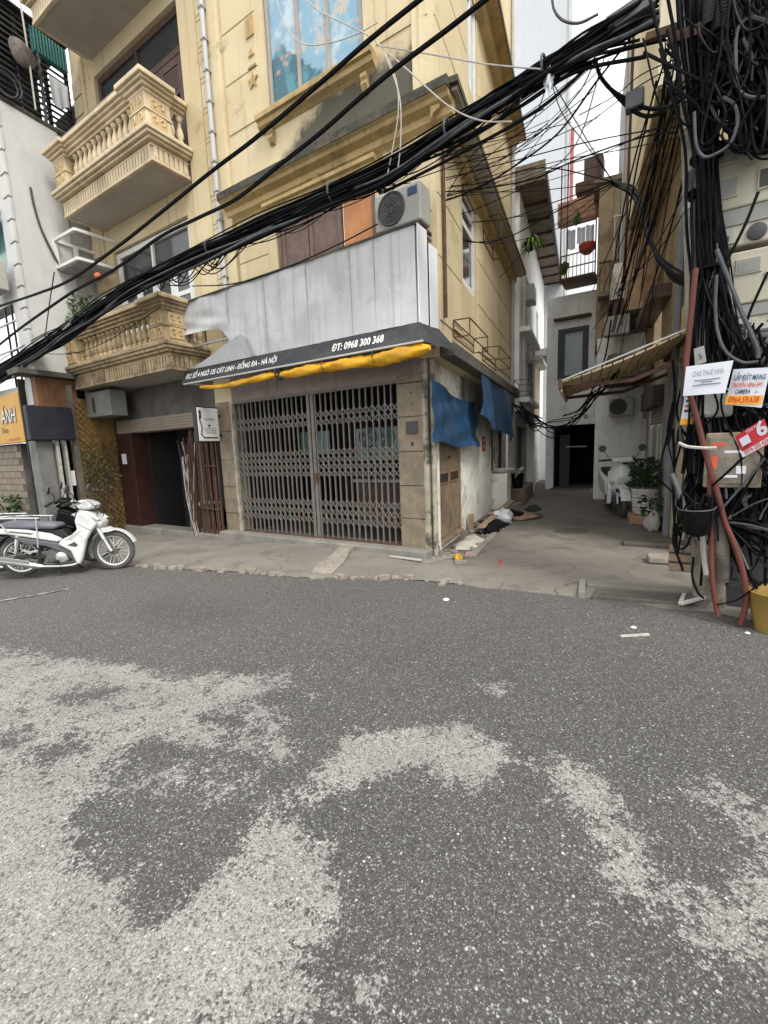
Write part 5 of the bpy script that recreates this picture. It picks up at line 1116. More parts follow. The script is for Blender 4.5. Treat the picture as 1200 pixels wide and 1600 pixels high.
build('shelf_bar', MB().box(EF, 1.0, 2.0, 0, .2, 5.0, 5.06), M['rust'], E_)
# white block in front of it, right
build('front_block', MB().box(Fr(FA.p(7.0, 0, 0), -TF, NF), 2.12, 3.3, -2.2, 0, 0, 3.9), M['white_alley'], E_, bevel=.01)
build('round_lamp', MB().lathe(Fr(FA.p(9.1, 1.9, 2.2), TF, ZZ, NF), [(.02, 0), (.16, .01), (.16, .05), (.05, .07)], 16), M['ac'], E_, smooth=50)
# rusty balcony cage on the end house, with brick parapet, pots and washing
RB = thing('rusty_balcony', FA.p(9, 1.6, 6), 'rusty caged balcony with laundry and red pots high at the alley end', 'balcony')
BF2 = Fr(FA.p(8.6, 0, 0), -TF, NF)
bz = 5.9; x0, x1, dp = 1.15, 2.05, .9
build('floor_slab', MB().box(BF2, x0, x1, -dp, 0, bz, bz + .06), M['rust'], RB)
for x in (x0, x0 + .16, x1 - .02): build('post', MB().box(BF2, x, x + .03, -.02, .01, bz - .1, bz + 2.9), M['rust'], RB)
for k in range(9): build('bar', MB().box(BF2, x0 + .03 + k * .1, x0 + .045 + k * .1, -.01, .005, bz + .06, bz + .62), M['rust'], RB)
for z in (.3, .62, 1.35): build('rail', MB().box(BF2, x0, x1, -.02, .012, bz + z, bz + z + .025), M['rust'], RB)
pv = build('parapet', MB().box(BF2, x0 - .1, x1 + .05, -.3, -.1, bz + 1.5, bz + 2.05), M['brick'], RB)
first = None
for r_ in range(4):
    for k in range(6):
        q = (x0 - .09 + k * .19 + (.08 if r_ % 2 else 0), bz + 1.52 + r_ * .13)
        if first is None: first = build('brick', MB().box(BF2, q[0], q[0] + .17, -.1, -.08, q[1], q[1] + .11), mat('pinkish_brick', (.40, .22, .14), .9, .2, 6, objvar=.5), pv); q0 = q
        else: share(first, 'brick', pv, -TF * (q[0] - q0[0]) + ZZ * (q[1] - q0[1]))
build('red_shelf', MB().box(BF2, x0 + .35, x1 + .1, -.4, -.04, bz + 2.15, bz + 2.4), M['rust'], RB, bevel=.02)
build('dark_awning', MB().box(BF2, x0 + .55, x1 + .1, -.5, -.1, bz + 2.4, bz + 2.95), M['brown_wood'], RB)
for k, (x, m, h) in enumerate(((x0 + .25, 'cloth_white', .5), (x0 + .5, 'cloth_white', .42), (x0 + .72, 'cloth_white', .5))):
    o = build('washing', MB().sheet(lambda u, v, x=x, h=h: BF2.p(x - .1 + .2 * u, -.18 + .03 * sin(u * 11), bz + 1.32 - h + h * v + .02 * sin(u * 7)), 8, 4, .004, NF), M[m], smooth=60); tag(o, ('white shirt', 'bluish white towel', 'pale cloth')[k] + ' hung on the rusty balcony, ' + ('nearest its left post', 'in the middle of the line', 'closest to the red pots')[k], 'laundry')
o = build('red_pot', MB().lathe(Fr(BF2.p(x1 - .25, -.25, bz + .64), TF, NF), [(.1, 0), (.2, .1), (.22, .24), (.18, .24)], 12), M['cloth_red'], smooth=40); tag(o, 'brick red round pot standing on the rusty balcony rail', 'pot')
for k in range(2):
    lump('pot_plant', (8.5, 1.25 + .3 * k, bz + (1.55 if k else .35)), (.1, .1, .14), M['leaf'], ('small green plant at the foot of the rusty balcony', 'green plant spilling over the brick parapet of the rusty balcony')[k], 'plant', 30 + k, amp=.5)

# ================================================================ right side of the alley
R = thing('right_house', FA.p(3.5, 3.3, 0), 'tall beige house with overhanging upper floor on the right of the alley', 'house')
RF = FA.sub(0, 3.1, 0)      # y = 0 is its alley wall, the alley is on the negative side
build('wall', wall_mb(RF, .95, 6.98, 2.75, 8.6, 0, .25, [(4.2, 5.2, 3.2, 4.6)]), M['brown_wall'], R)
build('lower_wall', wall_mb(RF, 2.15, 6.98, -.05, 2.75, .004, .25, [(3.55, 5.3, 0, 2.36), (5.75, 6.6, 0, 1.95)]), M['grey_wall'], R)
build('beige_pier', MB().box(RF, .95, 2.9, -.02, .25, -.05, 3.3), M['beige_wall'], R, bevel=.015)
build('upper_floor', MB().box(RF, 1.5, 5.6, -.5, .0, 5.8, 10.4), M['cream_wall'], R)
build('soffit', MB().box(RF, 1.52, 5.58, -.48, -.002, 5.77, 5.797), M['brown_wall'], R)
build('rusty_downpipe', MB().tube([RF.p(5.8, -.5, z) for z in (5.0, 8, 11, 12.4)], .05, 8).tube([RF.p(5.95, -.42, z) for z in (5.0, 8, 11, 12.4)], .04, 8), M['rust'], R, smooth=40)
build('orange_pier', MB().box(RF, 5.6, 6.1, -.5, .0, 4.2, 12), mat('peeling_orange_plaster', (.44, .33, .22), .9, .15, 2, stain=.7, stain_col=(.25, .10, .05), stain_scale=2.5, streak=.5), R)
build('grey_pipe', MB().tube([RF.p(2.2, -.06, z) for z in (0, 2, 4, 5.7)], .05, 8), mat('grey_blue_pipe', (.17, .18, .20), .6, .1, 5), R, smooth=40)
sb = build('shutter_box', MB().box(RF, 3.5, 5.35, -.16, .0, 2.05, 2.4), M['concrete_dark'], R)
first = None
for k in range(9):
    if first is None: first = build('slat', MB().box(RF, 3.56, 5.28, .02, .05, 1.75, 1.80), M['roller'], sb, bevel=.005)
    else: share(first, 'slat', sb, ZZ * .058 * k)
build('door_frame', MB().box(RF, 3.55, 3.72, .0, .12, 0, 1.75).box(RF, 4.3, 4.4, .03, .1, 0, 1.75).box(RF, 5.15, 5.3, .0, .12, 0, 1.75).box(RF, 3.72, 5.15, .03, .1, .75, .82), M['white_paint'], R)
build('door_glass', MB().box(RF, 3.72, 5.15, .06, .08, 0, 1.75), M['glass'], R); build('dark_door', MB().box(RF, 5.75, 6.6, .2, .24, 0, 1.95), M['dark_void'], R)
build('balcony_canopy', MB().box(RF, 4.9, 6.95, -.85, -.002, 2.72, 3.25), M['concrete_dark'], R, bevel=.12)
build('ledge', MB().box(RF, 3.2, 5.5, -.3, -.002, 3.75, 3.95), M['brown_wood'], R)
build('street_wall', MB().box(Fr(RF.p(.95, 0, 0), -TF, NF), .0, 8, -.3, -.02, -.1, 7.6), mat('shade_toned_front', (.016, .014, .012), .9, .25, 3, bump=.3, stain=.5), R)  # near-black wall colour paints the deep shade behind the pole
# balconies stacked further up on the right
RB2 = thing('white_balcony', FA.p(6.6, 2.7, 5), 'small white balcony with railings on the right side of the alley', 'balcony')
build('front', MB().box(RF, 6.2, 7.4, -.75, -.68, 4.6, 5.35), M['white_wall_dirty'], RB2, bevel=.01); build('side', MB().box(RF, 6.15, 6.2, -.75, 0, 4.6, 5.35), M['white_wall_dirty'], RB2, bevel=.01); build('floor', MB().box(RF, 6.15, 7.4, -.78, 0, 4.5, 4.6), M['rust'], RB2)
for k in range(6): build('bar', MB().box(RF, 6.15, 6.17, -.74 + k * .13, -.72 + k * .13, 5.35, 6.3), M['grey_metal'], RB2)
build('rail', MB().box(RF, 6.14, 6.18, -.76, 0, 6.3, 6.34), M['grey_metal'], RB2); build('box', MB().box(RF, 6.1, 6.6, -.7, -.2, 4.0, 4.5), M['brown_wood'], RB2)
RH = thing('rear_right_house', FA.p(8, 3, 0), 'weathered grey narrow house rising behind the right alley balconies', 'house')
build('wall', MB().box(RF, 7.0, 9.3, -.55, .3, 3.9, 10.2), M['grey_wall'], RH); build('pier', MB().box(RF, 6.5, 7.0, -.42, .3, 5.4, 11.5), M['beige_wall'], RH)
build('stair_bay', MB().box(RF, 7.6, 9.3, -1.02, -.56, 3.9, 7.7), M['brown_wall'], RH)
build('bay_roof', MB().box(RF, 7.5, 9.3, -1.15, -.5, 7.71, 7.82), M['corrugated'], RH); window_unit(Fr(RF.p(7.59, 0, 0), -TF, NF), 2.18, 2.46, 3.2 * 0 + .0, 6.3, 7.3, 1, RH, M['white_paint'], M['glass'], .05)
build('bay_balcony', MB().box(RF, 7.2, 7.6, -1.0, -.4, 5.0, 5.1), M['concrete'], RH)
for k in range(6): build('bay_bar', MB().box(RF, 7.2, 7.22, -.98 + k * .11, -.965 + k * .11, 5.1, 5.75), M['rust'], RH)
build('bay_rail', MB().box(RF, 7.19, 7.23, -1.0, -.4, 5.75, 5.79), M['rust'], RH)
build('drain_pipe', MB().tube([RF.p(6.45, -.5, z) for z in (5.4, 8, 10.6)], .05, 6), M['grey_metal'], RH); build('roof_post', MB().bar(RF.p(7.3, -.5, 10.2), RF.p(7.3, -.5, 10.9), .06), M['rust'], RH)
t_ = ac_unit('ac_unit', Fr(FA.p(6.1, 2.62, 2.02), -TF * -1, NF), .5, .4, .3, 'cream outdoor unit under the concrete canopy above the white scooter')
t_ = ac_unit('ac_unit', Fr(FA.p(5.7, 2.45, 3.75), TF, NF), .5, .4, .3, 'outdoor unit on the brown ledge above the beige awning', fan=False)
# the beige retractable awning
AWN = thing('beige_awning', FA.p(2, 2.3, 2.6), 'ribbed beige retractable awning stretched across the right of the alley', 'awning')
wa, za, wb, zb = 1.58, 2.30, 3.06, 2.80; a0, a1 = 1.15, 3.3
first = None; nr = 12; AL = a1 - a0
for k in range(nr):
    f0, f1 = k / nr, (k + .86) / nr
    q = lambda f, a, d=0: FA.p(a, wa + (wb - wa) * f, za + (zb - za) * f + d - .04 * sin(pi * f))
    mb = MB().add([q(f0, a0), q(f1, a0), q(f1, a1), q(f0, a1), q(f0, a0, .02), q(f1, a0, .02), q(f1, a1, .02), q(f0, a1, .02)], [(0, 1, 2, 3), (7, 6, 5, 4), (0, 4, 5, 1), (1, 5, 6, 2), (2, 6, 7, 3), (3, 7, 4, 0)])
    build('fabric_rib', mb, M['awning_cream'], AWN)
build('cloth', MB().grid(lambda u, v: FA.p(a0 + .01 + (AL - .02) * v, wa + (wb - wa) * u, za + .021 + (zb - za) * u - .04 * sin(pi * u)), 12, 2), M['awning_cream'], AWN)
build('front_bar', MB().box(FA, a0 - .02, a1 + .02, wa - .05, wa + .0, za - .09, za + .05), M['rust'], AWN, bevel=.01)
build('valance', MB().sheet(lambda u, v: FA.p(a0 + AL * u, wa - .02 + .02 * sin(u * 30), za - .12 + .1 * v), 24, 2, .004, NA), M['awning_cream'], AWN)
build('edge_trim', MB().bar(FA.p(a0 - .015, wa, za + .025), FA.p(a0 - .015, wb, zb + .025), .015, .02), M['trim_pale'], AWN)
for a in (a0 + .25, a1 - .3): build('arm', MB().bar(FA.p(a, wa, za - .05), FA.p(a, 2.45, za - .02), .05).bar(FA.p(a, 2.45, za - .02), FA.p(a, 3.06, zb - .3), .05), M['rust'], AWN)
build('back_bar', MB().box(FA, a0 - .05, a1 + .05, wb - .02, wb + .03, zb - .06, zb + .06), M['rust'], AWN)
# pots and plants by the shutter
def fpot(a, w, r, h, m, label, pr=.28, ph=.5, n=260, leafm='leaf_dark', leaf=.14):
    P = FA.p(a, w, .03); t_ = thing('potted_plant', P, label, 'plant')
    pts = [(r * .82, 0), (r * .9, h * .1)]
    for k in range(6): z = h * (.12 + .13 * k); pts += [(r * (.9 + .02 * k), z), (r * (.97 + .02 * k), z + h * .05), (r * (.9 + .02 * k), z + h * .10)]
    pts += [(r * 1.1, h * .93), (r * 1.1, h), (r * .9, h)]
    build('pot', MB().lathe(Fr(P, TA, NA), pts, 16), m, t_, smooth=35)
    st = MB()
    for k in range(7): aa = random.random() * 6.28; st.tube([P + ZZ * h * .9, P + np.array([cos(aa) * pr * .5, sin(aa) * pr * .5, h + ph * .8])], .007, 4)
    build('stem', st, M['leaf_dark'], t_); tag(tuft('foliage', P + ZZ * h, pr, ph, n, M[leafm], None, None, t_, leaf), kind='stuff'); return t_
P_ = FA.p(3.3, 2.86, .03); o = build('plinth_block', MB().box(FA.sub(3.3, 2.86, .02), -.24, .24, -.24, .24, 0, .16), M['brick'], bevel=.02); tag(o, 'stained square block under the white ribbed pot', 'block')
t_ = fpot(3.3, 2.86, .2, .44, M['pot'], 'dark leafy plant in the white ribbed pot beside the scooter', .2, .42, 200); 
for c in [t_]: c.location = (c.location[0], c.location[1], .19)
fpot(5.0, 3.0 - .05, .15, .3, M['bag_black'], 'leafy dark bush standing behind the white scooter', .26, .75, 240)
fpot(2.6, 2.92, .12, .2, M['bag_black'], 'low small plant in a black pot by the grey pipe', .16, .35, 120, 'leaf_dark', .09)
lump('tied_bag', (2.5, 2.9, .16), (.14, .12, .16), M['grey_wall'], 'grey tied bag lying at the foot of the beige pier', 'bag', 41)
o = build('dark_slab', MB().box(FA.sub(1.35, 2.75, .03), -.1, .1, -.35, .3, 0, .05), M['concrete_dark'], bevel=.01); tag(o, 'thin dark slab lying before the beige pier', 'slab')
o = build('stone_slab', MB().box(FA.sub(.45, 2.95, .03), -.12, .12, -.35, .4, 0, .08), M['dust'], bevel=.02); tag(o, 'pale broken slab on the ground near the cable pole', 'slab')
# ================================================================ motorbikes
def arc_strip(fr, cx, cz, R, a0, a1, y0, y1, th, n=14):
    mb = MB(); A = np.linspace(a0, a1, n)
    vs = []
    for a in A:
        for r in (R, R + th):
            for y in (y0, (y0 + y1) / 2, y1):
                k = R + (r - R) + (.012 if y == (y0 + y1) / 2 else 0)
                vs.append(fr.p(cx + k * cos(a), y, cz + k * sin(a)))
    fs = []
    for i in range(n - 1):
        b, c = i * 6, (i + 1) * 6
        for q in ((0, 1), (1, 2), (4, 3), (5, 4), (2, 5), (3, 0)): fs.append((b + q[0], b + q[1], c + q[1], c + q[0]))
    fs += [(0, 1, 4, 3), (1, 2, 5, 4), (6 * n - 6, 6 * n - 5, 6 * n - 2, 6 * n - 3), (6 * n - 5, 6 * n - 4, 6 * n - 1, 6 * n - 2)]
    return mb.add(vs, fs)
def wheel(fr, cx, R, root, spoke=True):
    F_ = Fr(fr.p(cx, 0, R), fr.x, fr.y, fr.z)
    w = build('wheel', MB().torus(F_, R - .036, .038, 36, 10), M['tyre'], root, smooth=60)
    rim = MB()
    prof = [(R - .062, -.028), (R - .078, -.024), (R - .084, 0), (R - .078, .024), (R - .062, .028), (R - .07, 0)]; n = 32
    vs = [F_.p(r * cos(2 * pi * i / n), y, r * sin(2 * pi * i / n)) for i in range(n) for r, y in prof]; k = len(prof)
    rim.add(vs, [(i * k + j, ((i + 1) % n) * k + j, ((i + 1) % n) * k + (j + 1) % k, i * k + (j + 1) % k) for i in range(n) for j in range(k)])
    build('rim', rim, M['silver'], w, smooth=40)
    build('hub', MB().lathe(Fr(F_.o - F_.y * .05, F_.x, F_.z, F_.y), [(.03, 0), (.055, .01), (.055, .09), (.03, .1)], 14), M['engine'], w, smooth=40)
    sp = MB()
    for q in range(32):
        a = 2 * pi * q / 32; b = a + (.35 if q % 2 else -.35); s = .03 if (q // 2) % 2 else -.03
        sp.bar(F_.p(.05 * cos(b), s, .05 * sin(b)), F_.p((R - .075) * cos(a), 0, (R - .075) * sin(a)), .005, .005, up=F_.y)
    tag(build('spokes', sp, M['silver'], w), kind='stuff')
    return w
def make_bike(loc, label, body, seatm, tailm):
    """underbone motorbike; x forward, y to its left, z up; rear axle at -1.19, front axle at 0"""
    root = thing('motorbike', loc, label, 'motorbike'); f = Fr(loc, (1, 0, 0), (0, 1, 0)); B = M[body]
    wheel(f, 0, .275, root); wheel(f, -1.19, .28, root)
    def two(name, pts, y0, y1, m, bv=.02):
        for s in (-1, 1): build(name, MB().prism(f, pts, s * y0, s * y1), m, root, bevel=bv, smooth=40)
    two('leg_shield', [(-.33, .86), (-.22, .82), (-.10, .68), (-.17, .60), (-.25, .48), (-.33, .22), (-.37, .13), (-.42, .16), (-.47, .33), (-.62, .43), (-.58, .49), (-.44, .55), (-.36, .62), (-.38, .74)], .13, .20, B, .022)
    two('shield_vent', [(-.50, .415), (-.40, .455), (-.36, .405), (-.40, .385)], .197, .204, M['ac_dark'], .004)
    two('shield_stripe', [(-.52, .49), (-.34, .60), (-.30, .60), (-.44, .48)], .198, .2025, M['silver'], .001)
    build('front_cowl', MB().prism(f, [(-.36, .88), (-.22, .85), (-.06, .68), (-.12, .60), (-.28, .62)], -.12, .12), B, root, bevel=.03, smooth=40)
    build('inner_shield', MB().prism(f, [(-.40, .84), (-.36, .86), (-.30, .50), (-.46, .18), (-.50, .2), (-.40, .5)], -.13, .13), M['bike_grey'], root, bevel=.015)
    build('centre_tunnel', MB().prism(f, [(-.40, .56), (-.62, .50), (-.78, .60), (-.70, .40), (-.45, .34)], -.07, .07), B, root, bevel=.02, smooth=40)
    hc = build('handlebar_cowl', MB().prism(f, [(-.40, .95), (-.34, 1.02), (-.22, 1.0), (-.16, .93), (-.20, .87), (-.36, .88)], -.11, .11), B, root, bevel=.03, smooth=40)
    build('headlight', MB().prism(f, [(-.19, .985), (-.14, .935), (-.175, .885), (-.22, .9)], -.085, .085), M['lamp_glass'], root, bevel=.012)
    for s in (-1, 1): build('indicator', MB().prism(f, [(-.15, .80), (-.08, .74), (-.12, .72), (-.2, .78)], s * .10, s * .14), M['orange_print'] if False else M['lamp_glass'], root, bevel=.01)
    hb = build('handlebar', MB().tube(spline([f.p(-.42, -.34, .96), f.p(-.36, -.2, .99), f.p(-.32, 0, .96), f.p(-.36, .2, .99), f.p(-.42, .34, .96)], 6), .012, 8), M['black_metal'], root, smooth=60)
    for s in (-1, 1):
        build('grip', MB().tube([f.p(-.42, s * .35, .96), f.p(-.385, s * .24, .985)], .019, 8), M['rubber'], hb, smooth=60); build('lever', MB().tube([f.p(-.30, s * .2, .97), f.p(-.33, s * .34, .95)], .007, 5), M['silver'], hb)
        mr = build('mirror', MB().tube(spline([f.p(-.35, s * .2, .99), f.p(-.33, s * .24, 1.08), f.p(-.36, s * .28, 1.14)], 4), .006, 5), M['black_metal'], root)
        q = Fr(f.p(-.37, s * .29, 1.17), (0, 1, 0), (.2, 0, 1), (1, 0, -.2)); build('mirror_head', MB().lathe(q, [(.03, -.02), (.055, -.012), (.058, .0), (.05, .004)], 14), M['bike_grey'], mr, smooth=50)
    build('front_fender', arc_strip(f, 0, .275, .30, .35, 2.5, -.055, .055, .012), B, root, smooth=40)
    for s in (-1, 1):
        build('fender_side', MB().prism(f, [(-.19, .62), (-.05, .61), (.06, .565), (-.02, .545), (-.12, .54)], s * .055, s * .075), B, root, bevel=.006)
        fk = build('fork', MB().tube([f.p(-.17, s * .075, .66), f.p(-.02, s * .075, .30), f.p(.0, s * .075, .275)], .023, 10), M['silver'], root, smooth=50)
        build('fork_cover', MB().tube([f.p(-.155, s * .078, .62), f.p(-.08, s * .078, .445)], .031, 10), M['silver'], fk, smooth=50)
    build('seat', MB().prism(f, [(-1.36, .735), (-1.30, .775), (-1.05, .755), (-.85, .735), (-.68, .72), (-.62, .67), (-.70, .63), (-1.0, .655), (-1.32, .68)], -.125, .125), M[seatm], root, bevel=.035, smooth=50)
    two('tail_panel', [(-1.48, .665), (-1.36, .69), (-1.0, .65), (-.72, .58), (-.58, .50), (-.64, .455), (-.95, .53), (-1.25, .60), (-1.46, .62)], .10, .155, M[tailm], .02)
    two('side_cover', [(-1.22, .585), (-.95, .52), (-.64, .45), (-.46, .34), (-.36, .14), (-.44, .16), (-.56, .30), (-.8, .42), (-1.05, .46)], .085, .165, M['bike_grey'], .015)
    build('frame_spine', MB().prism(f, [(-1.35, .66), (-.6, .62), (-.45, .42), (-.55, .3), (-.9, .4), (-1.3, .58)], -.08, .08), M['black_metal'], root, bevel=.01)
    build('rear_fender', arc_strip(f, -1.19, .28, .31, 1.0, 3.1, -.07, .07, .012), M['bike_grey'], root, smooth=40)
    build('tail_lamp', MB().box(f, -1.52, -1.45, -.08, .08, .60, .68), M['red_plastic'], root, bevel=.015)
    en = build('engine', MB().lathe(Fr(f.p(-.72, -.13, .27), f.x, f.z, f.y), [(.06, 0), (.10, .012), (.115, .04), (.115, .2), (.1, .24), (.05, .26)], 18), M['engine'], root, smooth=35)
    build('clutch_cover', MB().lathe(Fr(f.p(-.62, -.15, .25), f.x, f.z, f.y), [(.03, 0), (.07, .01), (.085, .03), (.085, .08)], 16), M['silver'], en, smooth=35)
    fins = MB()
    for k in range(7): fins.box(f, -.56 + k * .028, -.548 + k * .028, -.085, .085, .20, .36)
    tag(build('cylinder_fins', fins, M['engine'], en), kind='stuff')
    build('crankcase', MB().prism(f, [(-.9, .34), (-.6, .36), (-.5, .3), (-.55, .17), (-.85, .17)], -.10, .10), M['engine'], en, bevel=.02)
    ex = build('exhaust', MB().tube(spline([f.p(-.42, -.08, .22), f.p(-.45, -.13, .14), f.p(-.62, -.15, .125), f.p(-.85, -.16, .14)], 5), .016, 8), M['exhaust'], root, smooth=60)
    build('muffler', MB().tube([f.p(-.84, -.165, .14), f.p(-.9, -.17, .15), f.p(-1.0, -.175, .18), f.p(-1.3, -.18, .255), f.p(-1.55, -.18, .32), f.p(-1.57, -.18, .325)], [.02, .036, .044, .05, .05, .03], 12), M['exhaust'], ex, smooth=50)
    build('heat_shield', MB().bar(f.p(-.98, -.222, .215), f.p(-1.35, -.232, .30), .006, .05, up=(0, 0, 1)), M['chrome'], ex, bevel=.003)
    for s in (-1, 1):
        build('shock_absorber', MB().tube([f.p(-1.12, s * .13, .60), f.p(-1.17, s * .14, .34)], .022, 8).tube([f.p(-1.12, s * .13, .58), f.p(-1.15, s * .137, .44)], .032, 8), M['chrome'], root, smooth=40)
        build('swing_arm', MB().bar(f.p(-.80, s * .10, .27), f.p(-1.22, s * .11, .28), .03, .045), M['black_metal'], root, bevel=.006)
        build('foot_peg', MB().tube([f.p(-.66, s * .12, .2), f.p(-.66, s * .27, .205)], .014, 8), M['rubber'], root); build('rear_peg', MB().bar(f.p(-.98, s * .13, .34), f.p(-.93, s * .26, .345), .03, .016), M['silver'], root)
    build('step_bar', MB().bar(f.p(-.9, -.14, .36), f.p(-1.0, -.14, .34), .02, .03).bar(f.p(-1.0, -.14, .34), f.p(-1.08, -.14, .38), .02, .03), M['silver'], root)
    rk = build('rack', MB().tube(spline([f.p(-.82, -.16, .80), f.p(-1.2, -.17, .82), f.p(-1.55, -.12, .82), f.p(-1.58, 0, .82), f.p(-1.55, .12, .82), f.p(-1.2, .17, .82), f.p(-.82, .16, .80)], 6), .011, 7), M['silver'], root, smooth=60)
    for x0, z0, x1 in ((-.86, .80, -.88), (-1.35, .82, -1.2)):
        for s in (-1, 1): build('rack_leg', MB().tube([f.p(x0, s * .165, z0), f.p(x1, s * .165, .40 if x0 > -1 else .6)], .010, 6), M['silver'], rk)
    build('rack_bar', MB().tube([f.p(-1.3, -.16, .825), f.p(-1.3, .16, .825)], .009, 6), M['silver'], rk); build('rack_bar', MB().tube([f.p(-1.1, -.165, .82), f.p(-1.1, .165, .82)], .009, 6), M['silver'], rk)
    build('side_stand', MB().tube([f.p(-.62, .10, .2), f.p(-.58, .26, .0)], .011, 6).tube([f.p(-.72, -.06, .2), f.p(-.66, -.14, .0)], .012, 6), M['black_metal'], root)
    for s in (-1, 1):
        build('control_cable', MB().tube(spline([f.p(-.32, s * .17, .96), f.p(-.20, s * .12, .99), f.p(-.13, s * .09, .86), f.p(-.16, s * .085, .62)], 5), .005, 5), M['rubber'], root)
        build('panel_seam', MB().tube([f.p(-.34, s * .203, .70), f.p(-.22, s * .203, .62), f.p(-.17, s * .203, .60)], .003, 4), M['bike_grey'], root)
        build('decal', MB().prism(f, [(-1.22, .632), (-.95, .585), (-.92, .60), (-1.2, .648)], s * .156, s * .158), M['bike_grey'], root)
    build('number_plate', MB().box(f, -1.545, -1.535, -.09, .09, .44, .57), M['paper'], root)
    return root
fa, ra = on_ground(182, 889), on_ground(24, 904)
hd = atan2(fa[1] - ra[1], fa[0] - ra[0])
bk = make_bike(np.array([50., 0, 0]), 'white motorbike with grey seat and rear rack parked at the left kerb', 'bike_white', 'seat', 'bike_white')
bk.location = tuple(fa); bk.rotation_euler = (radians(-2), 0, hd)
bk2 = make_bike(np.array([54., 0, 0]), 'black motorbike half hidden behind the white motorbike', 'bag_black', 'rubber', 'bag_black')
p2 = fa + np.array([-.62, .52, 0]); bk2.location = (p2[0], p2[1], ground_z(p2[0], p2[1]) + .03); bk2.rotation_euler = (radians(4), 0, hd + .22)

# scooter in the alley, nose to the street
def scooter(P, ang, label):
    root = thing('scooter', np.array([60., 0, 0]), label, 'scooter'); f = Fr((60, 0, 0), (1, 0, 0), (0, 1, 0)); B = M['scooter_white']
    F_ = f.sub(0, 0, 0)
    for cx in (0, -1.25):
        Q = Fr(f.p(cx, 0, .235), f.x, f.y); w = build('wheel', MB().torus(Q, .185, .05, 26, 10), M['tyre'], root, smooth=60); build('rim', MB().lathe(Fr(Q.o - Q.y * .04, Q.x, Q.z, Q.y), [(.02, 0), (.13, .01), (.145, .04), (.13, .07), (.02, .08)], 18), M['ac_dark'], w, smooth=40)
    # nose: lofted sections, wide at the lamp and narrow at the floor
    secs = [(.40, .13, -.06), (.50, .19, .02), (.62, .215, .05), (.74, .20, .02), (.84, .15, -.06), (.90, .09, -.12)]
    def nose(u, v):
        k = v * (len(secs) - 1); i = min(int(k), len(secs) - 2); q = k - i; z, w, x = [a * (1 - q) + b * q for a, b in zip(secs[i], secs[i + 1])]
        t_ = (u - .5) * pi; return f.p(x - .22 * (1 - cos(t_)), w * sin(t_), z)
    build('front_shield', MB().sheet(nose, 16, 15, .012, (-1, 0, 0)), B, root, smooth=60)
    build('shield_wing', MB().prism(f, [(-.18, .8), (-.10, .5), (-.16, .22), (-.26, .2), (-.22, .5)], -.22, -.15), B, root, bevel=.02); build('shield_wing', MB().prism(f, [(-.18, .8), (-.10, .5), (-.16, .22), (-.26, .2), (-.22, .5)], .15, .22), B, root, bevel=.02)
    build('headlight', MB().prism(f, [(.035, .70), (.06, .62), (.03, .55), (-.02, .62)], -.10, .10), M['lamp_glass'], root, bevel=.02)
    for s in (-1, 1): build('indicator', MB().prism(f, [(-.02, .64), (.02, .60), (-.04, .56), (-.08, .6)], s * .13, s * .20), M['lamp_glass'], root, bevel=.01)
    build('grille', MB().box(f, .005, .02, -.12, .12, .44, .5), M['ac_dark'], root, bevel=.01)
    build('fender', arc_strip(f, 0, .235, .25, .3, 2.4, -.075, .075, .015), B, root, smooth=40)
    for s in (-1, 1): build('fork', MB().tube([f.p(-.10, s * .075, .5), f.p(.0, s * .075, .235)], .022, 8), M['silver'], root, smooth=50)
    build('floor_board', MB().box(f, -.75, -.2, -.15, .15, .24, .32), M['bike_grey'], root, bevel=.02)
    build('body', MB().prism(f, [(-.62, .3), (-.72, .62), (-1.5, .72), (-1.62, .62), (-1.4, .36), (-.9, .28)], -.17, .17), B, root, bevel=.06, smooth=50)
    build('seat', MB().prism(f, [(-.68, .64), (-.72, .74), (-1.1, .77), (-1.5, .80), (-1.52, .73)], -.13, .13), M['rubber'], root, bevel=.03, smooth=50)
    hb = build('handlebar', MB().prism(f, [(-.20, .92), (-.10, .95), (-.14, 1.02), (-.26, 1.0)], -.16, .16), B, root, bevel=.02); build('grip', MB().tube([f.p(-.22, -.36, .97), f.p(-.2, -.16, .98)], .018, 7), M['rubber'], hb); build('grip', MB().tube([f.p(-.22, .36, .97), f.p(-.2, .16, .98)], .018, 7), M['rubber'], hb)
    for s in (-1, 1):
        m_ = build('mirror', MB().tube(spline([f.p(-.2, s * .2, 1.0), f.p(-.18, s * .26, 1.1), f.p(-.2, s * .3, 1.15)], 4), .006, 5), M['black_metal'], root); build('mirror_head', MB().lathe(Fr(f.p(-.2, s * .31, 1.18), (0, 1, 0), (0, 0, 1), (1, 0, 0)), [(.03, -.02), (.06, -.01), (.06, .01)], 12), M['bike_grey'], m_, smooth=50)
    build('plate', MB().box(f, .02, .03, -.09, .09, .36, .42), M['paper'], root)
    root.location = tuple(P); root.rotation_euler = (0, 0, ang); root.scale = (1.1, 1.1, 1.1); return root
sp_ = FA.p(3.8, 2.56, .03); fd = -TA * .97 + NA * .12
scooter(sp_, atan2(fd[1], fd[0]), 'white scooter parked nose out beside the white ribbed pot in the alley')
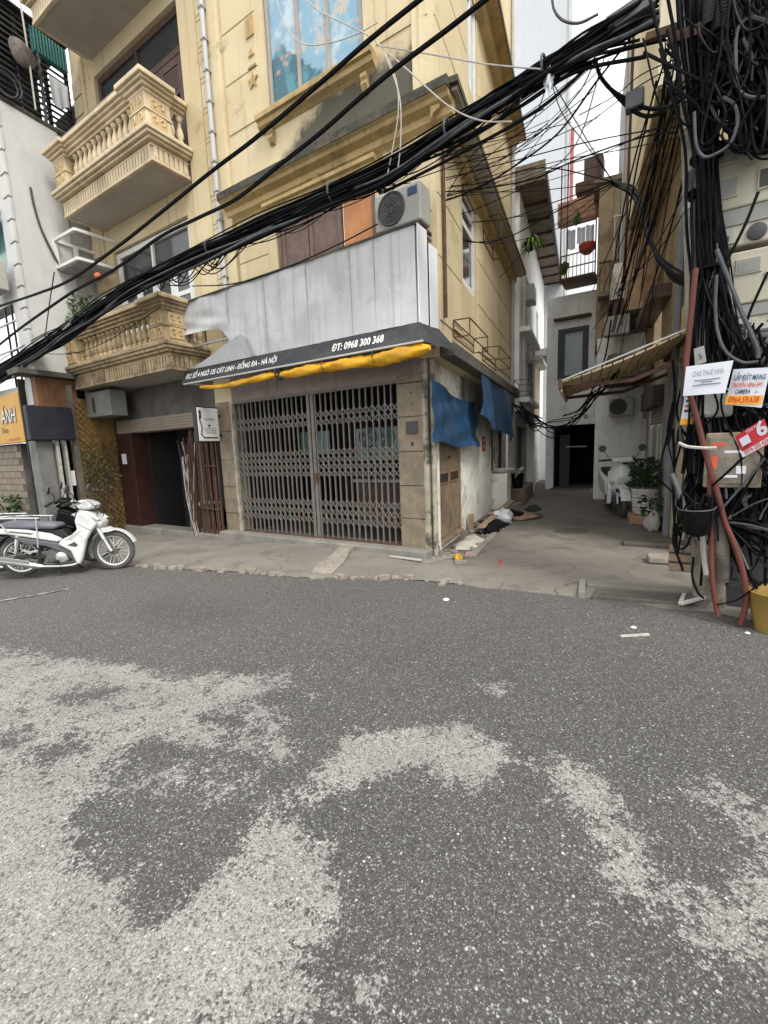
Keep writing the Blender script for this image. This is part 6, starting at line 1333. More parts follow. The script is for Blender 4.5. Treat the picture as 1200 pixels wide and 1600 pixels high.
# ================================================================ cable pole and everything hung on it
GP = on_ground(1108, 948); PO = np.array([GP[0], GP[1], 0])
top = at(1082, -60, hypot(*PO[:2]) - .02)
pol = thing('utility_pole', PO, 'pale concrete pole smothered in black cables at the alley corner', 'pole')
lean = lambda z: PO + (top - PO) * (z / top[2])
build('shaft', MB().tube([lean(z) for z in (-.1, 1, 2, 3, 4, 5, 6.4)], [.125, .12, .115, .11, .105, .1, .095], 14), M['pole'], pol, smooth=50)
for z in (3.3, 3.9, 4.55): build('band', MB().lathe(Fr(lean(z), (1, 0, 0), (0, 1, 0)), [(.112, 0), (.118, .005), (.118, .05), (.112, .055)], 14), M['grey_metal'], pol, smooth=40)
build('cross_arm', MB().bar(at(1045, 65, 4.5), at(1180, 20, 4.4), .07).bar(at(1010, 60, 4.62), at(1075, 38, 4.55), .05), M['rust'], pol)
PD = hypot(*PO[:2])
CABN = 0
KINDW = {'stray thin cables sagging below the main bundle before the shop front': 'straying below the bundle', 'thin black wires fanning over the corner of the yellow house': 'fanning over the house corner', 'loose black cables fanning from the knot at the air conditioner across the alley': 'sagging across the alley', 'branch cables running under the main bundle to the upper right': 'below the main bundle', 'short cables fraying from the bundle above the sign box left end': 'by the low balcony', 'thin black wires crossing the strip of sky over the alley': 'crossing the alley sky', 'black cables arching together from the alley sky down to the pole': 'of the arch',
         'slanting black cables fanning from the pole over the right house': 'slanting', 'cables under the awning tip in front of the end house': 'under the awning tip', 'dense black cables hanging in front of the wall at the upper right': 'hanging high right', 'slack black cables filling the corner below the meter boxes': 'slack', 'knot of cables radiating from the low tie on the pole': 'from the low knot', 'thin cables dangling left of the pole beside the beige pier': 'dangling'}
SPOT = [(260, 430, 'by the low balcony'), (340, 395, 'left of the sign box'), (420, 360, 'over the first sign seam'), (500, 325, 'before the brown shutters'), (560, 300, 'before the orange board'), (630, 265, 'above the air conditioner'), (700, 225, 'under the corner cornice'), (1165, 40, 'inside the pale grey arch'), (1135, 30, 'behind the corrugated sleeves'), (1195, 95, 'at the top right corner'), (1150, 130, 'over the grey loop'), (1120, 150, 'left of the grey loop'), (1180, 190, 'on the big meter box'),
        (1110, 560, 'behind the white paper notice'), (1160, 610, 'behind the advert card'), (1190, 640, 'under the advert card'), (1140, 650, 'above the tin box'), (1185, 690, 'behind the red card'), (1120, 720, 'left of the tin box'), (1150, 740, 'across the tin box'), (1195, 760, 'below the red card'), (1150, 800, 'right of the knot'), (1190, 850, 'in front of the dark cabinet'), (1130, 870, 'between both red conduits'), (1180, 910, 'above the yellow tub'),
        (1062, 620, 'beside the torn notice'), (1078, 700, 'left of the red conduit'), (1062, 780, 'over the black basket'), (1085, 820, 'below the black basket'), (1020, 330, 'across the pale soffit'), (985, 430, 'over the brown ledge'), (1050, 250, 'beside the grey splice canister'), (960, 520, 'down to the awning'), (880, 250, 'over the tall tower'), (930, 200, 'over open sky'), (820, 290, 'over the lean-to roof'), (760, 300, 'over the yellow side wall'), (690, 300, 'past the air conditioner'), (840, 150, 'beside the white tape knot'), (950, 90, 'below the long splice box')]
def where(px): return min(SPOT, key=lambda q: min(hypot(q[0] - x, q[1] - y) for x, y in px[len(px) // 3:2 * len(px) // 3 + 1]))[2]
def girth(r): return 'hair thin' if r <= .0056 else 'thin' if r <= .0075 else 'medium' if r <= .0105 else 'thick' if r <= .0135 else 'very thick'
def cable(px, d, r=.008, m='cable', label=None, group=None, parent=None, jit=0., name='overhead_cable', n=6, sides=5):
    """a cable through picture points; d = out-distance from the shop front ('f', a, b) or a list of distances"""
    pts = []
    for i, (x, y) in enumerate(px):
        k = i / (len(px) - 1)
        if jit: x, y = x + random.gauss(0, jit), y + random.gauss(0, jit)
        if d[0] == 'f': pts.append(on_front(x, y, d[1] + (d[2] - d[1]) * k))
        else:
            q = k * (len(d) - 1); j = min(int(q), len(d) - 2); pts.append(at(x, y, d[j] + (d[j + 1] - d[j]) * (q - j)))
    mb = MB().tube(spline(pts, n), r, sides)
    o = build(name, mb, M[m], parent, smooth=60, recalc=False)
    if label and group: label = girth(r) + (' grey ' if m == 'cable_grey' else ' black ') + 'cable ' + {'GL': '', }.get('', '') + KINDW.get(group, 'slack') + ' ' + where(px)
    if label: tag(o, label, 'cable', group)
    return o
# ---- the main bundle along the street
BP = [(-60, 618), (0, 582), (60, 545), (100, 520), (150, 486), (200, 453), (300, 402), (400, 358), (500, 312), (600, 268), (700, 205), (770, 160), (840, 112), (910, 66), (980, 20), (1030, -12)]
def bundle_off(x): return float(np.interp(x, [-60, 0, 200, 400, 600, 900, 1030], [1.6, 1.55, 1.25, 1.05, .85, .65, .55]))
MBN = thing('cable_bundle', on_front(400, 358, 1.05), 'thick black bundle of many cables slung along the whole shop front', 'cable bundle')
for k in range(46):
    ph = random.random() * 6.28; hh = max(-2.1, min(2.3, random.gauss(0, .95))); dd = random.gauss(0, .05); fr_q = random.uniform(1.5, 4); rr = random.choice([.009, .011, .012, .014, .017, .02])
    pts = []
    for i, (x, y) in enumerate(BP):
        thick = float(np.interp(x, [-60, 100, 300, 420, 600, 760, 860, 1030], [9, 8, 7.5, 10, 10, 9, 7, 6]))
        y2 = y + hh * thick + 3.5 * sin(i * fr_q + ph) + (8 if k % 5 == 0 and 200 < x < 700 else 0) * abs(sin(i + ph))
        if x > 780 and k % 3 == 0: y2 += (x - 780) * .14
        pts.append(on_front(x, y2, bundle_off(x) + dd + .03 * sin(i * 1.7 + ph)))
    build('cable', MB().tube(spline(pts, 4), rr, 6), M['cable'] if k % 9 else M['cable_grey'], MBN, smooth=60, recalc=False)
for x, y in ((120, 508), (330, 388), (520, 302), (700, 205), (850, 108)): build('wrap', MB().torus(Fr(on_front(x, y, bundle_off(x)), NF, TF), .10, .012, 16, 5), M['cable_grey'], MBN)
for x, y, w, h, lab in ((985, 25, .34, .12, 'long grey splice box on the cable bundle near the upper right'), (110, 512, .26, .06, 'pale grey clip bar lying on the cable bundle at the left')):
    p = on_front(x, y, bundle_off(x) - .0); dr = on_front(x + 40, y - (26 if x > 500 else -(-26)), bundle_off(x)) - p; dr /= np.linalg.norm(dr); upv = np.cross(dr, NF); upv /= np.linalg.norm(upv)
    o = build('splice_box', MB().box(Fr(p, dr, NF, upv), -w / 2, w / 2, -.07, .07, -h / 2, h / 2).box(Fr(p, dr, NF, upv), -w / 2 - .02, w / 2 + .02, -.074, .074, -.008, .008), M['bike_grey'] if x > 500 else M['ac'], bevel=.012); tag(o, lab, 'splice box')
# ---- single heavier lines and the loose ones
cable([(-40, 492), (0, 478), (60, 458), (110, 437), (180, 388), (250, 333), (330, 268), (400, 215), (500, 130), (580, 60), (670, -12)], ('f', 2.0, 1.8), .019, label='upper of the two heavy black lines crossing the balcony house')
cable([(-40, 570), (25, 518), (75, 482), (120, 452), (180, 420), (250, 370), (310, 340), (370, 310), (440, 255), (500, 208), (560, 155), (620, 105), (700, 45), (775, -14)], ('f', 1.9, 1.7), .019, label='lower of the two heavy black lines crossing the balcony house')
GL = 'loose black cables fanning from the knot at the air conditioner across the alley'; LL = 'loose black cable sagging from the knot by the air conditioner across the alley'
KN = (585, 293)
for px, d in (([KN, (640, 318), (700, 312), (760, 286), (800, 262), (870, 210), (930, 130), (985, 60)], [5.9, 6.0, 5.4, 4.8]), ([KN, (640, 332), (720, 372), (780, 380), (850, 365), (900, 340), (960, 288)], [5.9, 7.0, 8.5, 8.0]),
              ([KN, (620, 330), (690, 347), (790, 342), (860, 318), (958, 284)], [5.9, 7, 8.4, 8.0]), ([KN, (700, 277), (800, 252), (900, 226), (1000, 206), (1075, 196)], [5.9, 6, 5.4, 4.7]),
              ([KN, (650, 345), (720, 376), (790, 372), (870, 330), (958, 286)], [5.9, 7, 8.2, 8.0]), ([KN, (660, 300), (740, 296), (830, 280), (900, 250), (1000, 215), (1070, 205)], [5.9, 6, 5.4, 4.7]),
              ([(600, 285), (680, 298), (780, 300), (860, 296), (958, 283)], [5.9, 7, 8.0]), ([(640, 290), (740, 288), (850, 262), (958, 284)], [5.9, 7, 8.0]), ([(560, 310), (700, 262), (830, 215), (900, 150), (930, 95)], [5.8, 5.6, 5.2])):
    cable(px, d, random.choice([.006, .008, .010]), label=LL, group=GL)
GL = 'branch cables running under the main bundle to the upper right'; LL = 'branch cable running just under the main bundle towards the upper right'
for px in ([(600, 300), (680, 260), (760, 218), (830, 178), (880, 140), (930, 92)], [(620, 268), (700, 235), (770, 195), (850, 140), (920, 98), (1000, 70)], [(650, 250), (740, 208), (820, 162), (900, 112), (1010, 88)], [(690, 250), (760, 190), (800, 165), (860, 128), (960, 95)], [(780, 185), (850, 118), (930, 80), (1000, 62)], [(800, 150), (880, 104), (960, 78), (1040, 62)], [(760, 200), (830, 148), (920, 96), (1060, 58)]):
    cable(px, ('f', .8, .6), random.choice([.007, .012, .016]), label=LL, group=GL)
GL = 'thin pale telephone wires hanging before the printed window'
for px, lab in (([(430, -10), (440, 25), (455, 55), (480, 70), (520, 66), (560, 52), (590, 35)], 'thin pale wire loop hanging before the printed window'), ([(470, -8), (500, 18), (545, 40), (585, 62), (606, 92), (620, 130), (622, 180), (612, 240), (605, 275)], 'pale wire dropping from the upper window to the cable bundle'), ([(590, 68), (640, 112), (700, 165), (750, 188), (800, 190)], 'pale wire sagging across the corner under the upper window'), ([(596, 72), (680, 86), (760, 100), (845, 108)], 'pale wire stretched straight from the upper window to the white tape knot'), ([(505, -10), (510, 60), (509, 118)], 'short dark wire hanging straight down before the printed window'), ([(600, 80), (624, 150), (626, 220), (622, 262)], 'second pale wire dropping beside the first to the cable bundle')):
    cable(px, ('f', 1.0, .9), .0065, 'cable_pale', label=lab)
cable([(300, 447), (360, 444), (430, 425), (520, 386), (590, 350)], ('f', .75, .75), .008, label='black cable sagging across the face of the grey sign box')
cable([(62, 552), (100, 553), (140, 545), (190, 520), (250, 480)], ('f', 1.3, 1.2), .006, label='thin black wire drooping below the bundle over the white house')
cable([(85, 425), (78, 470), (70, 530)], ('f', 1.5, 1.5), .010, 'cable_grey', label='grey cable dropping from the shelf to the bundle on the white house')
GL = 'short cables fraying from the bundle above the sign box left end'; LL = 'short black cable fraying out of the bundle near the low balcony'
for k in range(16):
    x = random.uniform(215, 330); y = 452 - (x - 200) * .48; e = random.uniform(20, 70)
    cable([(x, y), (x + e * .5, y + random.uniform(-5, 25)), (x + e, y - e * .3 + random.uniform(-5, 25)), (x + e * 1.6, y - e * .75)], ('f', 1.15, 1.05), .007, label=LL, group=GL)
GL = 'stray thin cables sagging below the main bundle before the shop front'
for k in range(26):
    x0 = random.uniform(180, 760); x1 = x0 + random.uniform(80, 240); yb = lambda x: float(np.interp(x, [q[0] for q in BP], [q[1] for q in BP]))
    dr = random.uniform(4, 34); pts = [(x0, yb(x0) + 6), (x0 * .7 + x1 * .3, yb(x0 * .7 + x1 * .3) + dr), (x0 * .3 + x1 * .7, yb(x0 * .3 + x1 * .7) + dr * .9), (x1, yb(x1) + 4)]
    cable(pts, ('f', bundle_off(x0) - .05, bundle_off(x1) - .05), random.choice([.004, .005, .007]), label='x', group=GL)
GL = 'thin black wires fanning over the corner of the yellow house'
for k in range(16):
    x0 = random.uniform(600, 760); y0 = random.uniform(225, 320); x1 = random.uniform(820, 960); y1 = random.uniform(90, 300)
    cable([(x0, y0), ((x0 + x1) / 2, (y0 + y1) / 2 + random.uniform(5, 30)), (x1, y1)], [6.2, 6.2, 6.6], random.choice([.004, .005]), label='x', group=GL)
# corner wires over the sky
GL = 'thin black wires crossing the strip of sky over the alley'; LL = 'thin black wire crossing the strip of sky over the alley'
for px, d in (([(690, 345), (760, 320), (840, 280), (900, 225), (935, 120), (960, 40)], [7, 6.5, 5]), ([(800, 270), (880, 250), (960, 236), (1060, 215)], [8, 6.5, 4.8]), ([(800, 290), (870, 262), (940, 240), (1065, 180)], [8, 6.5, 4.8]), ([(860, 125), (880, 180), (915, 225), (958, 284)], [5.4, 6.5, 8]),
              ([(858, 120), (900, 190), (930, 240), (958, 284)], [5.4, 6.5, 8]), ([(800, 340), (860, 330), (960, 290)], [9, 8.6, 8]), ([(780, 435), (840, 372), (900, 330), (958, 288)], [7, 7.6, 8]), ([(700, 300), (740, 240), (790, 200), (850, 170)], [6, 5.6, 5.2]),
              ([(720, 280), (780, 230), (830, 190), (860, 120)], [6, 5.6, 5.2]), ([(905, 180), (960, 150), (1000, 118), (1060, 90)], [6.5, 5.4, 4.8]), ([(910, 200), (990, 140), (1060, 100)], [6.5, 5.4, 4.8])):
    cable(px, d, .0055, label=LL, group=GL)
cable([(862, -10), (866, 15), (880, 32), (905, 36), (935, 22)], ('f', .7, .65), .011, 'cable_grey', label='grey cable loop hanging above the bundle against the tall tower')
o = lump('tape_knot', tuple((on_front(857, 125, .72) - CO) @ q for q in (np.linalg.inv(np.array([TA, NA, ZZ]).T)[0], np.linalg.inv(np.array([TA, NA, ZZ]).T)[1], np.linalg.inv(np.array([TA, NA, ZZ]).T)[2])), (.035, .035, .09), M['cloth_white'], 'knot of white tape tied under the cable bundle', 'tape', 50, amp=.5)
# thick pair with a splice block, and the arch of cables over the alley mouth
for dy in (0, 12): cable([(930, 92), (938, 118), (955, 140), (985, 158 + dy), (1015, 170 + dy), (1050, 165), (1085, 140)], [4.9, 4.9, 4.8, 4.6], .016, label=('upper' if dy == 0 else 'lower') + ' of the two thick cables looping to the square splice block')
o = build('splice_block', MB().box(Fr(at(992, 158, 4.85), -TF, NF), -.07, .07, -.05, .05, -.07, .07), M['bike_grey'], bevel=.012); tag(o, 'square dark splice block on the looping cables before the sky', 'splice block')
GL = 'black cables arching together from the alley sky down to the pole'; LL = 'black cable in the arch curving from over the alley down to the pole'
for k in range(9):
    cable([(958, 286), (985, 292 + k), (1003, 318 + k), (1012, 365), (1030, 400 + k), (1055, 425 + k), (1085, 440 + k)], [8.0, 7.0, 6.0, 5.2, 4.7], .012, label=LL, group=GL, jit=3)
GL = 'slanting black cables fanning from the pole over the right house'; LL = 'slanting black cable fanning from the pole down over the right house wall'
for k in range(26):
    x0 = random.uniform(1020, 1110); y0 = random.uniform(30, 260); x1 = random.uniform(925, 1010) ; y1 = random.uniform(430, 580)
    if k < 8: x0, y0, x1, y1 = 1072 + random.gauss(0, 6), 120, 955 + random.gauss(0, 9), 520
    mx, my = (x0 + x1) / 2 + random.gauss(0, 8), (y0 + y1) / 2 + random.uniform(0, 20)
    cable([(x0, y0), (mx, my), (x1, y1)], [4.75, 5.6, 7.6], random.choice([.004, .005, .006, .008]), label=LL, group=GL)
cable([(955, 500), (945, 560), (925, 610), (905, 640), (880, 650)], [7.6, 8.0, 8.2], .012, label='black cable bunch drooping under the beige awning tip')
GL = 'cables under the awning tip in front of the end house'
for k in range(8):
    cable([(975, 560 + k), (950, 600 + random.gauss(0, 8)), (925, 625 + random.gauss(0, 8)), (900, 655 + random.gauss(0, 6)), (865, 668 + random.gauss(0, 8)), (830, 650 + random.gauss(0, 10)), (800, 630)], [7.6, 8.2, 8.4, 8.0], random.choice([.006, .008, .012]), label='black cable under the awning tip before the end house', group=GL)
# ---- the trunk of cables running down the pole
TR = thing('pole_cable_bundle', lean(2.5), 'thick vertical bunch of black cables running down the concrete pole', 'cable bundle')
for k in range(90):
    a = random.gauss(0, 1); b = random.gauss(0, 1)
    px = [(1098 + a * 26, -20), (1098 + a * 20, 60), (1098 + a * 14, 150), (1102 + a * 9, 240), (1106 + a * 10, 330), (1112 + a * 12, 400)]
    if k % 3 == 0: px += [(1125 + a * 10, 470), (1148 + b * 12, 540), (1165 + b * 15, 600), (1175 + b * 12, 680)]
    elif k % 3 == 1: px += [(1108 + a * 8, 470), (1104 + b * 7, 560), (1108 + b * 9, 650), (1118 + b * 10, 740), (1126 + b * 8, 800)]
    else: px += [(1094 + a * 6, 480), (1090 + b * 6, 560), (1092 + b * 8, 650), (1085 + b * 10, 740)]
    d0 = PD - .16 - .12 * random.random(); pts = [at(x + random.gauss(0, 2.5), y, d0 + random.gauss(0, .015)) for x, y in px]
    build('cable', MB().tube(spline(pts, 4), random.choice([.006, .007, .009, .012]), 6), M['cable'] if k % 8 else M['cable_grey'], TR, smooth=60, recalc=False)
for y in (245, 420, 800): build('tie', MB().lathe(Fr(at(1104 if y < 300 else 1114, y, PD - .2), (1, 0, 0), (0, 1, 0)), [(.10, -.015), (.11, -.01), (.11, .012), (.10, .016)], 14), M['cable'], TR)
for x, y0, y1, r in ((1128, -20, 48, .05), (1110, -20, 40, .04)):
    pts = [at(x - (y - y0) * .03, y, PD - .36) for y in np.linspace(y0, y1, 26)]; build('corrugated_sleeve', MB().tube(pts, [r * (1 + .13 * (i % 2)) for i in range(26)], 12), M['rubber'], TR)
cs = thing('splice_canister', at(1086, 290, PD - .2), 'ribbed grey cable splice canister strapped to the pole', 'canister')
pts = [at(1088, y, PD - .2) for y in np.linspace(268, 300, 20)]; build('body', MB().tube(pts, [.072 * (1 + .08 * (i % 2)) for i in range(20)], 14), M['cable_grey'], cs); build('cap', MB().tube([at(1087, 300, PD - .2), at(1086, 312, PD - .2)], [.06, .045], 12), M['cable'], cs)
# ---- tangle right of the pole: coils and slack
GL = 'coils and slack loops in the black tangle right of the pole'; LL = 'black cable coil in the tangle hanging right of the pole'
def coil(cx, cy, rx, ry, d, r=.009, m='cable', turns=1.0, tilt=0., n=26):
    pts = []
    for t_ in np.linspace(0, 2 * pi * turns, int(n * turns)):
        x = cx + rx * cos(t_ + tilt) * (1 + .05 * sin(3 * t_)); y = cy + ry * sin(t_ + tilt) + 2 * sin(5 * t_); pts.append(at(x, y, d + .05 * sin(t_ * 1.3)))
    return MB().tube(pts, r, 5)
for k in range(16):
    cx = random.uniform(1120, 1215); cy = random.uniform(-20, 195); o = build('cable_coil', coil(cx, cy, random.uniform(12, 40), random.uniform(30, 90), PD - .05 - .45 * random.random(), random.choice([.006, .008, .010]), 'cable', random.choice([.7, .9, 1.3]), random.random() * 6), M['cable'] if k % 12 else M['cable_grey'], smooth=60, recalc=False)
    tag(o, 'black cable coil ' + where([(cx, cy)]) + ', ' + ('tall narrow' if k % 2 else 'small'), 'cable', GL)
GL5 = 'dense black cables hanging in front of the wall at the upper right'
for k in range(130):
    x0 = random.uniform(1118, 1230); y0 = random.uniform(-60, 60); y1 = random.uniform(90, 235); x1 = x0 + random.gauss(-5, 28)
    cable([(x0, y0), (x0 + random.gauss(0, 22), y0 * .6 + y1 * .4), (x1 + random.gauss(0, 16), y1), (x1 + random.choice([-1, 1]) * random.uniform(10, 40), y1 + random.uniform(-40, 8)), (x1 + random.gauss(0, 40), y1 - random.uniform(50, 110))], [PD - .45 * random.random(), PD - .45 * random.random()], random.choice([.006, .007, .009, .012]), 'cable' if k % 11 else 'cable_grey', label='black cable in the dense mass hanging at the upper right corner', group=GL5, name='slack_cable', n=5)
GL2 = 'slack black cables filling the corner below the meter boxes'; LL2 = 'slack black cable in the dark tangle below the meter boxes'
for k in range(130):
    x0 = random.uniform(1105, 1215); y0 = random.uniform(500, 690); y1 = y0 + random.uniform(90, 320); x1 = x0 + random.gauss(0, 30)
    px = [(x0, y0), (x0 + random.gauss(0, 25), y0 * .65 + y1 * .35), (x1 + random.gauss(0, 25), y0 * .3 + y1 * .7), (x1, min(y1, 915))]
    cable(px, [PD - .02 - .3 * random.random(), PD - .02 - .3 * random.random()], random.choice([.005, .006, .008, .011]), 'cable' if k % 9 else 'cable_grey', label=LL2, group=GL2, name='slack_cable')
GL3 = 'knot of cables radiating from the low tie on the pole'; LL3 = 'black cable from the low knot on the pole'
for k in range(26):
    a = random.uniform(-1.15, 1.3); L = random.uniform(50, 120)
    cable([(1130, 815), (1130 + L * .5 * cos(a), 815 + L * .5 * sin(a) + 5), (1130 + L * cos(a), 815 + L * sin(a) + random.uniform(0, 25))], [PD - .3, PD - .2 - .2 * random.random()], random.choice([.006, .009, .012]), 'cable' if k % 4 else 'cable_grey', label=LL3, group=GL3, name='slack_cable')
for px, m, r, lab in (([(1085, 175), (1088, 225), (1100, 245), (1120, 240), (1140, 225), (1152, 195), (1148, 165), (1130, 152)], 'cable_grey', .011, 'thick grey cable loop hanging open on the pole above the meter box'), ([(1150, 115), (1150, 60), (1160, 35), (1180, 28), (1215, 40)], 'cable_grey', .013, 'pale grey cable arching at the upper right corner'), ([(1150, 110), (1155, 140), (1175, 152), (1215, 150)], 'cable_grey', .011, 'grey cable curving under the arch at the upper right'),
                      ([(1120, 390), (1140, 440), (1160, 490), (1182, 540), (1185, 560)], 'cable_grey', .016, 'grey cable running down past the second meter box'), ([(1120, 430), (1118, 480), (1122, 520), (1135, 550), (1160, 566), (1185, 565)], 'cable_grey', .012, 'grey cable curving to the white paper notice'), ([(1185, 300), (1165, 350), (1140, 400), (1130, 420)], 'cable', .011, 'black cable slanting across the bottom of the meter box'),
                      ([(1200, 425), (1175, 480), (1168, 500)], 'cable', .010, 'black cable slanting below the second meter box'), ([(1060, 692), (1075, 698), (1100, 700), (1120, 700)], 'cable_pale', .012, 'short pale pipe poking across the red conduit'), ([(1112, 760), (1140, 735), (1165, 712), (1185, 700)], 'cable', .010, 'black cable crossing the tin box below the red card'),
                      ([(1128, 795), (1150, 770), (1180, 735), (1195, 715)], 'cable_grey', .008, 'grey cable rising from the low knot to the right'), ([(1200, 905), (1170, 925), (1150, 938), (1120, 945)], 'cable', .006, 'thin black cable trailing over the yellow tub'),
                      ([(1084, 870), (1082, 900), (1090, 925), (1100, 935)], 'cable', .010, 'black cable loop touching the ground left of the pole'), ([(1050, 740), (1060, 765), (1070, 800), (1072, 830)], 'bike_grey', .022, 'dark bent rubber strip hanging left of the black basket'), ([(1052, 830), (1058, 790), (1068, 770), (1085, 800), (1075, 850), (1055, 860)], 'cable', .009, 'black cable looping around the left of the black basket')):
    cable(px, [PD - .42, PD - .42], r, m, label=lab, name='slack_cable')
GL4 = 'thin cables dangling left of the pole beside the beige pier'
for k in range(22):
    x = random.uniform(1050, 1090); y = random.uniform(560, 720); cable([(x, y), (x + random.gauss(0, 9), y + 50), (x + random.gauss(0, 12), y + 110), (x + random.gauss(6, 10), y + random.uniform(130, 200))], [PD - .05, PD - .15], random.choice([.006, .009, .012]), 'cable' if k % 5 else 'cable_grey', label='thin cable dangling left of the pole beside the beige pier', group=GL4, name='slack_cable')
# ---- meter boxes
def meter_box(P, w, z0, z1, d, wins, label):
    f = Fr((P[0], P[1], 0), -TF, NF); h = z1 - z0; t_ = thing('meter_box', (P[0], P[1], z0), label, 'meter box')
    build('case', MB().box(f, -w / 2, w / 2, -d, 0, z0, z1), M['meter'], t_, bevel=.015); build('lid', MB().box(f, -w / 2 - .012, w / 2 + .012, -.05, .018, z0 + h * .36, z1 + .012), M['meter'], t_, bevel=.012)
    for zc, hh in wins:
        for s in (-1, 1):
            wd = build('window_frame', MB().box(f, s * w * .26 - w * .16, s * w * .26 + w * .16, .018, .028, zc - hh, zc + hh), M['meter'], t_, bevel=.004)
            build('window_glass', MB().box(f, s * w * .26 - w * .135, s * w * .26 + w * .135, .028, .031, zc - hh * .8, zc + hh * .8), M['meter_glass'] if s < 0 else M['ac_dark'], wd)
    build('seal', MB().lathe(Fr(f.p(.0, .018, wins[0][0] - .08), f.x, f.z, f.y), [(.035, 0), (.035, .010), (.028, .012)], 16), M['meter'], t_, smooth=40)
    build('lower_panel', MB().box(f, -w * .47, w * .47, .0, .010, z0 + h * .20, z0 + h * .345), M['meter_glass'], t_, bevel=.004)
    build('switch_panel', MB().box(f, -w * .44, -w * .10, .0, .012, z0 + h * .03, z0 + h * .17), M['ac'], t_, bevel=.005); build('switch', MB().box(f, -w * .38, -w * .17, .012, .02, z0 + h * .06, z0 + h * .11), M['ac_dark'], t_)
    build('breaker_lid', MB().lathe(Fr(f.p(w * .14, .0, z0 + h * .1), f.x, f.z, f.y), [(.06, 0), (.06, .015), (.045, .02)], 16), M['ac_dark'], t_, smooth=40)
    return t_
mz = lambda y, d: float(at(1165, y, d)[2])
d1 = PD - .1; meter_box(at(1168, 290, d1), .54, mz(382, d1), mz(214, d1), .24, ((mz(236, d1), .07), (mz(288, d1), .075)), 'upper large cream meter box with dusty windows right of the pole')
d1 = PD - .08; meter_box(at(1200, 458, d1), .5, mz(520, d1), mz(396, d1), .3, ((mz(418, d1), .06),), 'lower cream meter box at the right edge under the larger one')
lv_ = MB()
th = thing('louvred_panel', at(1192, 545, PD - .1), 'dark louvred panel at the right edge under the lower meter box', 'panel')
build('frame', MB().box(Fr(at(1205, 545, PD - .1), -TF, NF), -.16, .16, -.03, 0, -.2, .2), M['grey_wall'], th)
for k in range(8): build('louvre', MB().box(Fr(at(1205, 545, PD - .1), -TF, NF), -.15, .15, 0, .02, -.18 + k * .045, -.16 + k * .045), M['bike_grey'], th)
# ---- notices
def card(name, c, d, m, label, cat='notice', bend=.01):
    """a sheet through four picture corners (tl, tr, br, bl) hung at the given distances; returns the object and its frame"""
    dd = d if hasattr(d, '__len__') else [d] * 4
    P = [at(x, y, q) for (x, y), q in zip(c, dd)]; X = P[1] - P[0]; Z = P[0] - P[3]; w, h = np.linalg.norm(X), np.linalg.norm(Z); nrm = np.cross(X / w, Z / h); nrm /= np.linalg.norm(nrm)
    if nrm @ (CAM - P[0]) < 0: nrm = -nrm
    fn = lambda u, v: (P[3] * (1 - u) + P[2] * u) * (1 - v) + (P[0] * (1 - u) + P[1] * u) * v + nrm * bend * sin(pi * u) * (1 - .5 * v)
    o = build(name, MB().sheet(fn, 10, 8, .003, -nrm), m, smooth=60); tag(o, label, cat)
    f = Fr(P[3] + nrm * (bend + .004), X / w, nrm, Z / h); return o, f, w, h
def strip_on(o, f, x0, x1, z0, z1, m, name='printed_strip'): return build(name, MB().box(f, x0, x1, -.002, .0, z0, z1), m, o)
o, f, w, h = card('paper_notice', [(1072, 573), (1146, 563), (1133, 614), (1067, 619)], [PD - .46, PD - .5, PD - .5, PD - .46], M['paper'], 'white paper notice hung before the red conduit on the pole')
text('CHO THUÊ NHÀ', .055, f, w * .5, .001, h * .62, M['paper_print'], o, sx=1, fit=w * .66)
for z, a, b in ((.46, .22, .78), (.39, .38, .62), (.30, .2, .8)): strip_on(o, f, w * a, w * b, h * z, h * z + .008, M['paper_print'], 'small_print')
o, f, w, h = card('advert_card', [(1146, 577), (1204, 574), (1190, 637), (1133, 632)], [PD - .42, PD - .46, PD - .46, PD - .42], M['paper'], 'white advert card with blue and red lettering and orange foot')
text('LẮP ĐẶT MẠNG', .052, f, w * .52, .001, h * .68, M['ink_blue'], o, sx=1, bold=.001, shear=.1, fit=w * .86); text('TRUYỀN HÌNH FPT', .043, f, w * .5, .001, h * .48, M['ink_red'], o, sx=1, bold=.001, shear=.1, fit=w * .84); text('CAMERA', .045, f, w * .42, .001, h * .30, M['ink_blue'], o, sx=1, bold=.001, shear=.1, fit=w * .42)
strip_on(o, f, .0, w, 0, h * .25, M['orange_print']); text('0964.59.638', .062, f, w * .5, .003, h * .05, M['red_card'], o, sx=1, bold=.001, shear=.1, fit=w * .84)
text('Zalo', .025, f, w * .8, .001, h * .31, M['ink_blue'], o, sx=1, fit=w * .12)
o, f, w, h = card('red_card', [(1148, 682), (1194, 654), (1206, 692), (1163, 714)], [PD - .44, PD - .5, PD - .5, PD - .44], M['red_card'], 'tilted red card with a white figure six hung right of the pole', bend=.02)
text('6', .14, f, w * .84, .001, h * .42, M['paper'], o, sx=1, bold=.004); strip_on(o, f, .0, w, .0, h * .24, M['paper']); text('0976 205 626', .045, f, w * .5, .003, h * .05, M['ink_red'], o, sx=1, bold=.001, fit=w * .8); strip_on(o, f, w * .12, w * .42, h * .42, h * .78, M['paper'], 'printed_picture'); text('TỔNG ĐÀI', .03, f, w * .6, .001, h * .82, M['paper'], o, sx=1, fit=w * .4)
o, f, w, h = card('torn_notice', [(1070, 620), (1090, 618), (1086, 662), (1062, 664)], [PD - .2] * 4, M['paper'], 'narrow torn notice with orange foot behind the red conduit', bend=.004)
for z, m in ((.8, 'ink_blue'), (.62, 'ink_red'), (.45, 'ink_blue')): strip_on(o, f, w * .15, w * .85, h * z, h * z + .02, M[m], 'small_print')
strip_on(o, f, 0, w, 0, h * .22, M['orange_print'])
